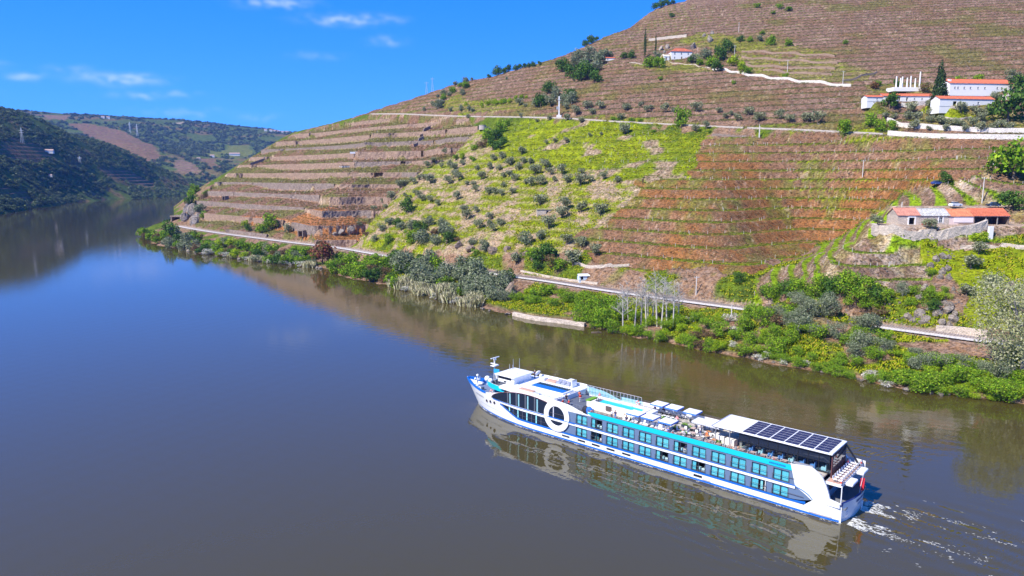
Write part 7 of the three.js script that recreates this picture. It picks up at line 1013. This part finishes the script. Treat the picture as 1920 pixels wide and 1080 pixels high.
{ // name on the stern, draught marks
  const put = (t, size, z, y, m) => { const g = lettering(t, size, 0.03, sans), p = g.attributes.position; for (let i = 0; i < p.count; i++) { const zz = z + p.getX(i), yy = y + p.getY(i), d = p.getZ(i); p.setXYZ(i, sternL(zz) - 0.12 * yy - 0.02 - d, yy, zz); } g.computeVertexNormals(); sp('stern_lettering', g, m); };
  put('ANDORINHA', 0.42, 5.6, 2.42, std([0.16, 0.20, 0.32], 0.6)); put('PORTO', 0.36, 5.6, 1.72, std([0.42, 0.46, 0.56], 0.6)); for (let i = 0; i < 4; i++) { const ch = []; for (const s of [-1, 1]) ch.push(limb([sternL(1.6) - 0.2, 0.6 + i * 0.38, 1.6], [sternL(1.6 + s * 0.22) - 0.2, 0.72 + i * 0.38, 1.6 + s * 0.22], 0.03, 0.03, 4)); sp('draught_mark', merge(ch), std([0.45, 0.46, 0.62], 0.6)); }
  const t = lettering('ANDORINHA', 0.3, 0.03, sans); sp('band_lettering', t.rotateY(Math.PI).translate(9.4, 6.46, -0.06), std([0.01, 0.10, 0.42], 0.6));
  const b = lettering('ANDORINHA', 0.42, 0.02, sans); b.rotateY(Math.PI); const bp = b.attributes.position; for (let i = 0; i < bp.count; i++) { const l = 74.0 + bp.getX(i), y = 3.1 + bp.getY(i); bp.setXYZ(i, l, y, 5.7 - halfBeam(l, y) - 0.02); } b.computeVertexNormals(); sp('bow_lettering', b, std([0.45, 0.48, 0.55], 0.6));
}
{ const st = sp('stern_flagstaff', limb([-0.7, 3.0, 5.9], [-1.1, 6.3, 5.9], 0.05, 0.03, 6), M.white), f = new THREE.PlaneGeometry(0.55, 1.9, 5, 10), p = f.attributes.position; for (let i = 0; i < p.count; i++) p.setZ(i, 0.10 * Math.sin(p.getX(i) * 9 + p.getY(i) * 2)); f.rotateY(0.6); f.translate(-0.95, 4.3, 6.1); sp('red_ensign', f, phys([0.75, 0.03, 0.05], { roughness: 0.8, side: THREE.DoubleSide }), st); }
// ---------------------------------------------------------------- loose things on the ship's decks
const onShip = (name, label, cat, group, l, y, z, turn = 0) => { const p = shipToWorld(l, y, z); return thing(name, label, cat, group, p, Math.atan2(-SZ, SX) + turn); };
const copyOf = (src, label, l, y, z, turn = 0) => { const o = src.clone(); o.name = numbered(src.userData.base); scene.add(o); const p = shipToWorld(l, y, z); o.position.set(...p); o.rotation.y = Math.atan2(-SZ, SX) + turn; o.userData = { ...src.userData, label }; return o; };
const DECK = 5.96;
// parasols: square, white top, blue valance
function parasol(l, z, label, blue = true, y = DECK) {
  const o = onShip('square_parasol', label, 'parasol', 'square parasols on the sun deck', l, y, z), r = 1.27, h0 = 2.05, h1 = 2.5, pos = [], T = [[-r, h0, -r], [r, h0, -r], [r, h0, r], [-r, h0, r]];
  for (let i = 0; i < 4; i++) pos.push(...T[i], 0, h1, 0, ...T[(i + 1) % 4]); const g = new THREE.BufferGeometry(); g.setAttribute('position', new THREE.Float32BufferAttribute(pos, 3)); g.setAttribute('uv', new THREE.Float32BufferAttribute(new Array(pos.length / 3 * 2).fill(0.5), 2)); g.computeVertexNormals();
  part('canopy', g, phys([0.80, 0.81, 0.83], { roughness: 0.85, side: THREE.DoubleSide, transmission: 0.15, thickness: 0 }), o);
  for (let i = 0; i < 4; i++) { const a = T[i], b = T[(i + 1) % 4], v = []; for (let k = 0; k < 7; k++) { const p = t => [lerp(a[0], b[0], t), 0, lerp(a[2], b[2], t)], p0 = p(k / 7), p1 = p((k + 1) / 7), pm = p((k + 0.5) / 7); v.push(p0[0], h0, p0[2], p1[0], h0, p1[2], p1[0], h0 - 0.24, p1[2], p0[0], h0, p0[2], p1[0], h0 - 0.24, p1[2], p0[0], h0 - 0.24, p0[2], p0[0], h0 - 0.24, p0[2], p1[0], h0 - 0.24, p1[2], pm[0], h0 - 0.33, pm[2]); } const q = new THREE.BufferGeometry(); q.setAttribute('position', new THREE.Float32BufferAttribute(v, 3)); q.setAttribute('uv', new THREE.Float32BufferAttribute(new Array(v.length / 3 * 2).fill(0.5), 2)); q.computeVertexNormals(); part('valance', q, blue ? phys([0.06, 0.20, 0.66], { roughness: 0.85, side: THREE.DoubleSide }) : phys([0.55, 0.57, 0.64], { roughness: 0.85, side: THREE.DoubleSide }), o); }
  part('pole', new THREE.CylinderGeometry(0.04, 0.04, 2.5, 8).translate(0, 1.25, 0), M.steel, o); part('base', boxAt(0.7, 0.12, 0.7, 0, 0.06, 0, 0.03), M.frame, o); for (let i = 0; i < 4; i++) part('rib', limb([0, 2.45, 0], [T[i][0], h0 + 0.01, T[i][2]], 0.02, 0.015, 4), M.steel, o);
}
[[35.4, 2.3, 'port-side'], [32.5, 2.3, 'port-side'], [29.1, 2.3, 'port-side']].forEach(([l, z], i) => parasol(l, z, `white square parasol with blue valance near the ship's turquoise side, ${['foremost', 'middle', 'aftmost'][i]} of three`));
[[34.9, 9.6], [31.9, 9.6], [28.3, 9.6]].forEach(([l, z], i) => parasol(l, z, `white square parasol with blue valance on the ship's far side, ${['foremost', 'middle', 'aftmost'][i]} of three`));
[[24.8, 6.1], [22.2, 6.0]].forEach(([l, z], i) => parasol(l, z, `plain white square parasol beside the solar roof, ${['forward', 'aft'][i]} of two`, false));
// sun loungers
function lounger() { const o = new THREE.Group(); o.userData = { base: 'sun_lounger', category: 'sun lounger', group: 'sun loungers on the sun deck' }; part('frame', merge([BX(-0.95, 0.55, 0.28, 0.33, -0.30, -0.25), BX(-0.95, 0.55, 0.28, 0.33, 0.25, 0.30), ...[[-0.85, -0.27], [-0.85, 0.27], [0.5, -0.27], [0.5, 0.27]].map(([x, z]) => BX(x - 0.03, x + 0.03, 0, 0.3, z - 0.03, z + 0.03))]), M.steel, o); part('seat', boxAt(1.35, 0.09, 0.6, -0.3, 0.37, 0, 0.03), M.cushion, o); const b = boxAt(0.85, 0.09, 0.6, 0.42, 0, 0, 0.03); b.rotateZ(0.85); b.translate(0.34, 0.36, 0); part('backrest', b, M.cushion, o); return o; }
const L0 = lounger(); reseed(820);
[37.6, 36.9, 36.0, 35.2, 34.2, 33.6, 33.0, 32.0, 31.2, 30.6, 30.0, 29.2].forEach((l, i) => copyOf(L0, `white sun lounger by the near turquoise rail, ${ORD[i]} from the bow end`, l, DECK, 1.5 + (i % 3) * 0.12, Math.PI / 2 + Math.PI + rr(-0.1, 0.1)));
for (let r = 0; r < 2; r++) for (let i = 0; i < 13; i++) { if ((r === 1 && i > 9)) continue; copyOf(L0, `white sun lounger on the ship's far side, ${r ? 'inner' : 'outer'} row, ${ORD[i]} from the pool`, 38.6 - i * 0.86, DECK, r ? 7.9 : 10.2, Math.PI / 2 + rr(-0.12, 0.12)); }
// chairs and tables aft, chairs on the stern terrace
function chair(m, nm = 'deck_chair') { const o = new THREE.Group(); o.userData = { base: nm, category: 'chair', group: 'chairs on the open decks' }; part('seat', boxAt(0.5, 0.08, 0.5, 0, 0.43, 0, 0.03), m, o); const b = boxAt(0.08, 0.5, 0.5, -0.24, 0.7, 0, 0.03); b.rotateZ(0.12); part('backrest', b, m, o); for (const [x, z] of [[-0.2, -0.2], [-0.2, 0.2], [0.2, -0.2], [0.2, 0.2]]) part('leg', BX(x - 0.02, x + 0.02, 0, 0.42, z - 0.02, z + 0.02), M.steel, o); return o; }
function table(m) { const o = new THREE.Group(); o.userData = { base: 'deck_table', category: 'table', group: 'tables on the open decks' }; part('tabletop', boxAt(0.8, 0.05, 0.8, 0, 0.73, 0, 0.02), m, o); part('stem', new THREE.CylinderGeometry(0.04, 0.04, 0.7, 8).translate(0, 0.35, 0), M.frame, o); part('foot', boxAt(0.5, 0.04, 0.5, 0, 0.02, 0), M.frame, o); return o; }
const C0 = chair(M.cushion), C1 = chair(std([0.08, 0.09, 0.15], 0.8)), TB = table(std([0.50, 0.36, 0.30], 0.7)), TW = table(M.wood), C2 = chair(std([0.78, 0.78, 0.80], 0.7), 'terrace_chair');
const sets = [[15.6, 1.4, TB], [13.9, 1.5, TB], [12.2, 1.5, TB], [10.5, 1.5, TB], [8.9, 1.5, TB], [17.6, 1.4, TB], [19.4, 1.3, TB], [21.2, 1.5, TB], [23.2, 1.5, TB], [22.4, 3.4, TW], [23.2, 5.6, TW], [24.8, 3.2, TB], [25.9, 5.2, TB], [20.8, 2.6, TW], [26.6, 1.6, TB], [27.0, 3.6, TB], [25.2, 7.6, TW], [23.0, 8.4, TB]];
sets.sort((a, b) => a[0] - b[0]).forEach(([l, z, t], i) => { copyOf(t, `small square ${t === TW ? 'orange wooden' : 'brown'} deck table aft of the parasols, ${ORD[i]} from the stern`, l, DECK, z); const q = z < 2 ? [0.75, -0.75] : [0.75, -0.75, 1.57]; q.forEach((d, k) => copyOf(i % 4 === 3 ? C1 : C0, `${i % 4 === 3 ? 'dark' : 'pale'} deck chair ${['forward of', 'aft of', 'beside'][k]} the ${ORD[i]} deck table from the stern`, k < 2 ? l + d : l, DECK, k < 2 ? z : z + 0.75, k === 0 ? 0 + Math.PI : k === 1 ? 0 : Math.PI / 2)); });
for (let i = 0; i < 9; i++) for (let r = 0; r < 2; r++) copyOf(C2, `white chair on the stern terrace, ${r ? 'rail' : 'inner'} row, ${ORD[i]} from the near side`, r ? 0.9 : 1.55, 5.4, 1.6 + i * 1.0, r ? 0 : Math.PI);
// planters
[[26.4, 2.9], [26.8, 5.9], [21.4, 5.4], [20.0, 2.4], [28.2, 6.6], [30.4, 7.0], [32.6, 7.1], [37.2, 2.8], [31.0, 5.0], [28.6, 4.3]].forEach(([l, z], i) => { const o = onShip('deck_planter', `green planter box on the sun deck, ${ORD[i]} listed from the stern tables`, 'planter', 'green planters on the sun deck', l, DECK, z); part('box', boxAt(1.1, 0.35, 0.6, 0, 0.18, 0, 0.03), M.frame, o); reseed(900 + i); part('foliage', leafCloud([[0, 0.5, 0, 0.34], [0.35, 0.48, 0, 0.28], [-0.35, 0.48, 0, 0.28]], 130, 0.09, [[0.14, 0.30, 0.02], [0.22, 0.38, 0.03], [0.09, 0.2, 0.02]]), leafMat, o); });
// lifebuoys
[[43.6, 6.62, 0.35, 'near the foremost turquoise rail'], [27.2, 6.62, 0.35, 'halfway along the near rail'], [10.2, 6.62, 0.35, 'on the near rail by the aft tables'], [0.45, 5.85, 0.9, 'at the near corner of the stern terrace'], [0.45, 5.85, 10.4, 'at the far corner of the stern terrace'], [40.2, 6.7, 10.7, 'on the far side beyond the pool'], [70.9, 4.4, 2.9, 'on the bow deck']].forEach(([l, y, z, w]) => { const o = onShip('lifebuoy', `orange and white lifebuoy ${w}`, 'lifebuoy', 'lifebuoys on the ship', l, y, z, l < 1 ? Math.PI / 2 : 0); for (let i = 0; i < 8; i++) part(i % 2 ? 'white_segment' : 'orange_segment', new THREE.TorusGeometry(0.34, 0.11, 8, 6, Math.PI / 4).rotateZ(i * Math.PI / 4), i % 2 ? M.white : M.orange, o); });
// people: one continuous body each, coloured by clothing
function bodyGeometry(joints, bones, tint) {
  const res = 46, mc = new MarchingCubes(res, new THREE.MeshBasicMaterial(), false, false, 60000), S = 1.05, C = [0, 0.9, 0];
  const sm2 = (a, b, k) => { const h = clamp(0.5 + 0.5 * (b - a) / k); return lerp(b, a, h) - k * h * (1 - h); };
  mc.isolation = 0;
  for (let z = 0; z < res; z++) for (let y = 0; y < res; y++) for (let x = 0; x < res; x++) {
    const p = [x, y, z].map((q, i) => (q / res * 2 - 1) * S + C[i]); let d = 9;
    for (const [a, b] of bones) { const A = joints[a], B = joints[b], ab = [B[0] - A[0], B[1] - A[1], B[2] - A[2]], L = ab[0] ** 2 + ab[1] ** 2 + ab[2] ** 2, t = L ? clamp(((p[0] - A[0]) * ab[0] + (p[1] - A[1]) * ab[1] + (p[2] - A[2]) * ab[2]) / L) : 0, e = Math.hypot(p[0] - A[0] - t * ab[0], p[1] - A[1] - t * ab[1], p[2] - A[2] - t * ab[2]) - lerp(A[3], B[3], t); d = sm2(d, e, 0.035); }
    mc.field[z * res * res + y * res + x] = -d;
  }
  mc.update(); const n = mc.count, pos = new Float32Array(n * 3), col = new Float32Array(n * 3);
  for (let i = 0; i < n; i++) { for (let k = 0; k < 3; k++) pos[i * 3 + k] = mc.positionArray[i * 3 + k] * S + C[k]; const c = tint(pos[i * 3], pos[i * 3 + 1], pos[i * 3 + 2]); col.set(c, i * 3); }
  const g = new THREE.BufferGeometry(); g.setAttribute('position', new THREE.BufferAttribute(pos, 3)); g.setAttribute('normal', new THREE.BufferAttribute(mc.normalArray.slice(0, n * 3), 3)); g.setAttribute('color', new THREE.BufferAttribute(col, 3)); g.computeVertexNormals(); return g;
}
const STAND = { hd: [0, 1.64, 0, 0.11], hd2: [0.02, 1.56, 0, 0.09], nk: [0, 1.44, 0, 0.06], ch: [0, 1.28, 0, 0.15], wa: [0, 1.05, 0, 0.125], hip: [0, 0.92, 0, 0.14], sl: [0, 1.38, 0.17, 0.075], sr: [0, 1.38, -0.17, 0.075], el: [-0.03, 1.12, 0.26, 0.05], er: [-0.03, 1.12, -0.26, 0.05], wl: [0.08, 0.9, 0.27, 0.038], wr: [0.08, 0.9, -0.27, 0.038], fl: [0.12, 0.80, 0.27, 0.036], fr: [0.12, 0.80, -0.27, 0.036], hl: [0, 0.88, 0.09, 0.09], hr: [0, 0.88, -0.09, 0.09], kl: [0.02, 0.48, 0.10, 0.062], kr: [-0.02, 0.48, -0.10, 0.062], al: [-0.02, 0.08, 0.11, 0.045], ar: [-0.05, 0.08, -0.11, 0.045], tl: [0.14, 0.045, 0.13, 0.04], tr: [0.11, 0.045, -0.13, 0.04] };
const SIT = { ...STAND, hd: [-0.04, 1.24, 0, 0.11], hd2: [-0.02, 1.16, 0, 0.09], nk: [-0.05, 1.04, 0, 0.06], ch: [-0.06, 0.88, 0, 0.15], wa: [-0.05, 0.66, 0, 0.13], hip: [-0.02, 0.54, 0, 0.15], sl: [-0.06, 0.98, 0.17, 0.075], sr: [-0.06, 0.98, -0.17, 0.075], el: [0.02, 0.74, 0.25, 0.05], er: [0.02, 0.74, -0.25, 0.05], wl: [0.24, 0.66, 0.2, 0.038], wr: [0.24, 0.66, -0.2, 0.038], fl: [0.32, 0.66, 0.18, 0.036], fr: [0.32, 0.66, -0.18, 0.036], hl: [0, 0.52, 0.1, 0.1], hr: [0, 0.52, -0.1, 0.1], kl: [0.42, 0.54, 0.12, 0.07], kr: [0.42, 0.54, -0.12, 0.07], al: [0.44, 0.1, 0.12, 0.048], ar: [0.44, 0.1, -0.12, 0.048], tl: [0.58, 0.05, 0.13, 0.04], tr: [0.58, 0.05, -0.13, 0.04] };
const BONES = [['hd', 'hd2'], ['hd2', 'nk'], ['nk', 'ch'], ['ch', 'wa'], ['wa', 'hip'], ['ch', 'sl'], ['ch', 'sr'], ['sl', 'el'], ['sr', 'er'], ['el', 'wl'], ['er', 'wr'], ['wl', 'fl'], ['wr', 'fr'], ['hip', 'hl'], ['hip', 'hr'], ['hl', 'kl'], ['hr', 'kr'], ['kl', 'al'], ['kr', 'ar'], ['al', 'tl'], ['ar', 'tr']];
const SKIN = [0.55, 0.32, 0.22], bodyMat = new THREE.MeshStandardMaterial({ vertexColors: true, roughness: 0.85 });
function person(sit, top, legs, hair, label, l, y, z, turn) {
  const J = sit ? SIT : STAND, hy = J.hd[1], sy = sit ? 1.0 : 1.42, wy = sit ? 0.60 : 0.96, g = bodyGeometry(J, BONES, (x, yy, zz) => yy > hy - 0.14 ? (yy > hy + 0.03 || x < -0.03 + (sit ? -0.04 : 0) ? hair : SKIN) : yy > sy ? SKIN : (Math.abs(zz) > 0.22 && yy < sy - 0.3) || (sit && x > 0.16 && yy > 0.62) ? SKIN : yy > wy && x < 0.2 ? top : yy < 0.08 ? [0.05, 0.05, 0.05] : legs);
  const o = onShip('person', label, 'person', undefined, l, y, z, turn); part('body', g, bodyMat, o); return o;
}
const RED = [0.72, 0.03, 0.02], NAVY = [0.02, 0.03, 0.10], WHT = [0.7, 0.7, 0.7], BLK = [0.03, 0.03, 0.035], PNK = [0.75, 0.28, 0.32], BLU = [0.10, 0.22, 0.60], HAIR = [0.05, 0.03, 0.02], GREYH = [0.45, 0.43, 0.40], BLOND = [0.40, 0.28, 0.12];
person(false, RED, WHT, HAIR, 'standing person in red top and pale trousers on the dark terrace', 49.6, 6.14, 5.2, 2.6);
person(false, [0.75, 0.16, 0.08], BLK, HAIR, 'standing person in orange-red jacket behind the one in red', 50.8, 6.14, 6.6, -0.6);
person(true, RED, NAVY, BLOND, 'fair-haired person in red sitting near the terrace railing', 50.2, 6.0, 2.3, 0.9);
person(true, RED, BLK, HAIR, 'dark-haired person in red sitting at the terrace railing corner', 51.3, 6.0, 1.9, 0.3);
person(false, BLK, BLK, HAIR, 'person in black standing by the white step of the terrace', 51.6, 6.14, 3.4, 2.0);
person(false, NAVY, NAVY, GREYH, 'person in dark uniform standing by the satellite dish', 64.6, 7.12, 9.6, 1.2);
person(false, PNK, PNK, BLOND, 'person in pink standing beside the pool ladder', 47.3, 6.1, 8.4, 2.2);
person(false, WHT, NAVY, GREYH, 'grey-haired person in pale shirt standing by the near rail', 40.0, DECK, 1.6, 1.4);
person(false, NAVY, BLU, HAIR, 'person in blue standing next to the grey-haired one', 39.4, DECK, 1.8, 1.8);
person(true, [0.75, 0.2, 0.12], BLU, BLOND, 'person in coral sitting between the near loungers', 37.9, DECK - 0.06, 2.6, -1.4);
person(true, NAVY, BLK, HAIR, 'person in navy sitting on the near loungers', 37.2, DECK - 0.06, 2.0, -1.4);
person(true, BLU, BLU, GREYH, 'person in blue reclining at the aft end of the near loungers', 28.6, DECK - 0.05, 1.5, -1.5);
person(false, WHT, BLU, GREYH, 'person in white standing among the aft tables', 24.2, DECK, 4.4, 0.5);
person(true, [0.7, 0.18, 0.05], NAVY, HAIR, 'person in orange sitting at a wooden table', 22.9, DECK - 0.05, 4.2, 1.0);
person(true, WHT, BLK, BLOND, 'fair-haired person in white sitting at the aft tables', 26.2, DECK - 0.05, 2.2, 2.4);
person(true, PNK, WHT, HAIR, 'person in pink on the far loungers', 30.4, DECK - 0.05, 7.9, 1.5);
person(true, NAVY, NAVY, GREYH, 'person in dark blue on the far outer loungers', 36.2, DECK - 0.05, 10.2, 1.5);
person(true, BLK, BLK, HAIR, 'person in black on the far outer loungers', 34.4, DECK - 0.05, 10.2, 1.5);
person(true, WHT, NAVY, HAIR, 'person in white shirt on the far outer loungers', 32.6, DECK - 0.05, 10.1, 1.5);
person(true, RED, BLK, HAIR, 'person in red seated inside the stern railing', 2.0, 5.36, 8.6, 0.1);
person(true, NAVY, WHT, HAIR, 'dark-haired person leaning in the open upper cabin window', 8.79 + 3.34 * 5 - 0.6, 4.0, 0.8, 1.57);
// beach balls of colour by the rail: rolled towels
[[45.2, 'blue', [0.02, 0.15, 0.6]], [46.0, 'black', [0.02, 0.02, 0.03]]].forEach(([l, n, c]) => { const o = onShip('covered_bundle', `${n} covered bundle by the foremost turquoise rail`, 'bundle', undefined, l - 0.6, DECK, 1.1); part('cover', new THREE.SphereGeometry(0.62, 16, 10).scale(1.2, 1.3, 0.8).translate(0, 0.6, 0), std(c, 0.8), o); part('base', boxAt(0.9, 0.15, 0.6, 0, 0.08, 0), M.frame, o); });
// foam where the hull parts the water and behind the screws
{
  reseed(990); const fl = []; const blob = () => { const n = 9, s = new THREE.Shape(), e = rr(0.35, 0.9); for (let i = 0; i <= n; i++) { const a = i / n * 6.283, r = 0.5 + 0.5 * rnd(); i ? s.lineTo(r * Math.cos(a), r * e * Math.sin(a)) : s.moveTo(r, 0); } return new THREE.ShapeGeometry(s).rotateX(-Math.PI / 2); };
  const kinds = Array.from({ length: 6 }, blob), put = (l, w, s, st, ang) => { const p = shipToWorld(l, 0, w), g = kinds[Math.floor(rnd() * 6)].clone(); g.scale(s * st, 1, s); g.rotateY(Math.atan2(-SZ, SX) + ang); g.translate(p[0], swell(p[0], p[2]) + 0.03, p[2]); fl.push(g); };
  for (let i = 0; i < 3200; i++) { const run = Math.pow(rnd(), 2.1) * 22, side = rnd() < 0.5 ? -1 : 1, c = 5.7 + side * (2.6 + rr(-2.0, 3.0) + run * 0.10) , keep = fbm(run * 0.5, c * 1.1, 3); if (keep < 0.50 + run * 0.007) continue; put(-0.9 - run, c, rr(0.025, 0.10) * (run < 5 ? 1.5 : 1), rr(1.2, 3.2), rr(-0.4, 0.4)); }
  for (let i = 0; i < 520; i++) { const l = rr(0, 74), w = 5.7 - halfBeam(l, 0) - Math.abs(rr(0, 1) * rr(0, 1)) * 0.5 - 0.03; if (noise(l * 0.9, 3) < 0.45) continue; put(l, w, rr(0.03, 0.10), rr(1.5, 4), rr(-0.15, 0.15)); }
  for (let i = 0; i < 160; i++) { const run = rr(6, 40), w = 5.7 + (rnd() < 0.5 ? -1 : 1) * (7 + run * 0.34 + rr(-1.2, 1.2)); if (fbm(run * 0.4, w * 0.6, 2) < 0.55) continue; put(-run, w, rr(0.03, 0.09), rr(2, 5), 0.3); }
  const f = new THREE.Mesh(mergeGeometries(fl), std([0.62, 0.62, 0.57], 0.9)); f.name = 'wake_foam'; f.userData = { kind: 'stuff', label: 'white foam in the wake and along the hull', category: 'foam' }; scene.add(f);
}
// ---------------------------------------------------------------- things that share a label are told apart by their place in the row
{
  const unit = ['', 'first', 'second', 'third', 'fourth', 'fifth', 'sixth', 'seventh', 'eighth', 'ninth', 'tenth', 'eleventh', 'twelfth', 'thirteenth', 'fourteenth', 'fifteenth', 'sixteenth', 'seventeenth', 'eighteenth', 'nineteenth'], tens = ['', '', 'twent', 'thirt', 'fort', 'fift', 'sixt', 'sevent', 'eight', 'ninet'];
  const word = n => n < 20 ? unit[n] : n % 10 ? `${tens[Math.floor(n / 10)]}y-${unit[n % 10]}` : `${tens[n / 10]}ieth`;
  const by = new Map(); for (const o of scene.children) if (o.userData.label && !o.userData.kind) { const k = o.userData.label; if (!by.has(k)) by.set(k, []); by.get(k).push(o); }
  for (const [k, list] of by) { if (list.length < 2 || list.length > 99 || k.split(' ').length > 12) continue; list.sort((a, b) => a.position.x / -a.position.z - b.position.x / -b.position.z); list.forEach((o, i) => { o.userData.label = `${k}, ${word(i + 1)} from the left`; }); }
}
renderer.render(scene, camera);
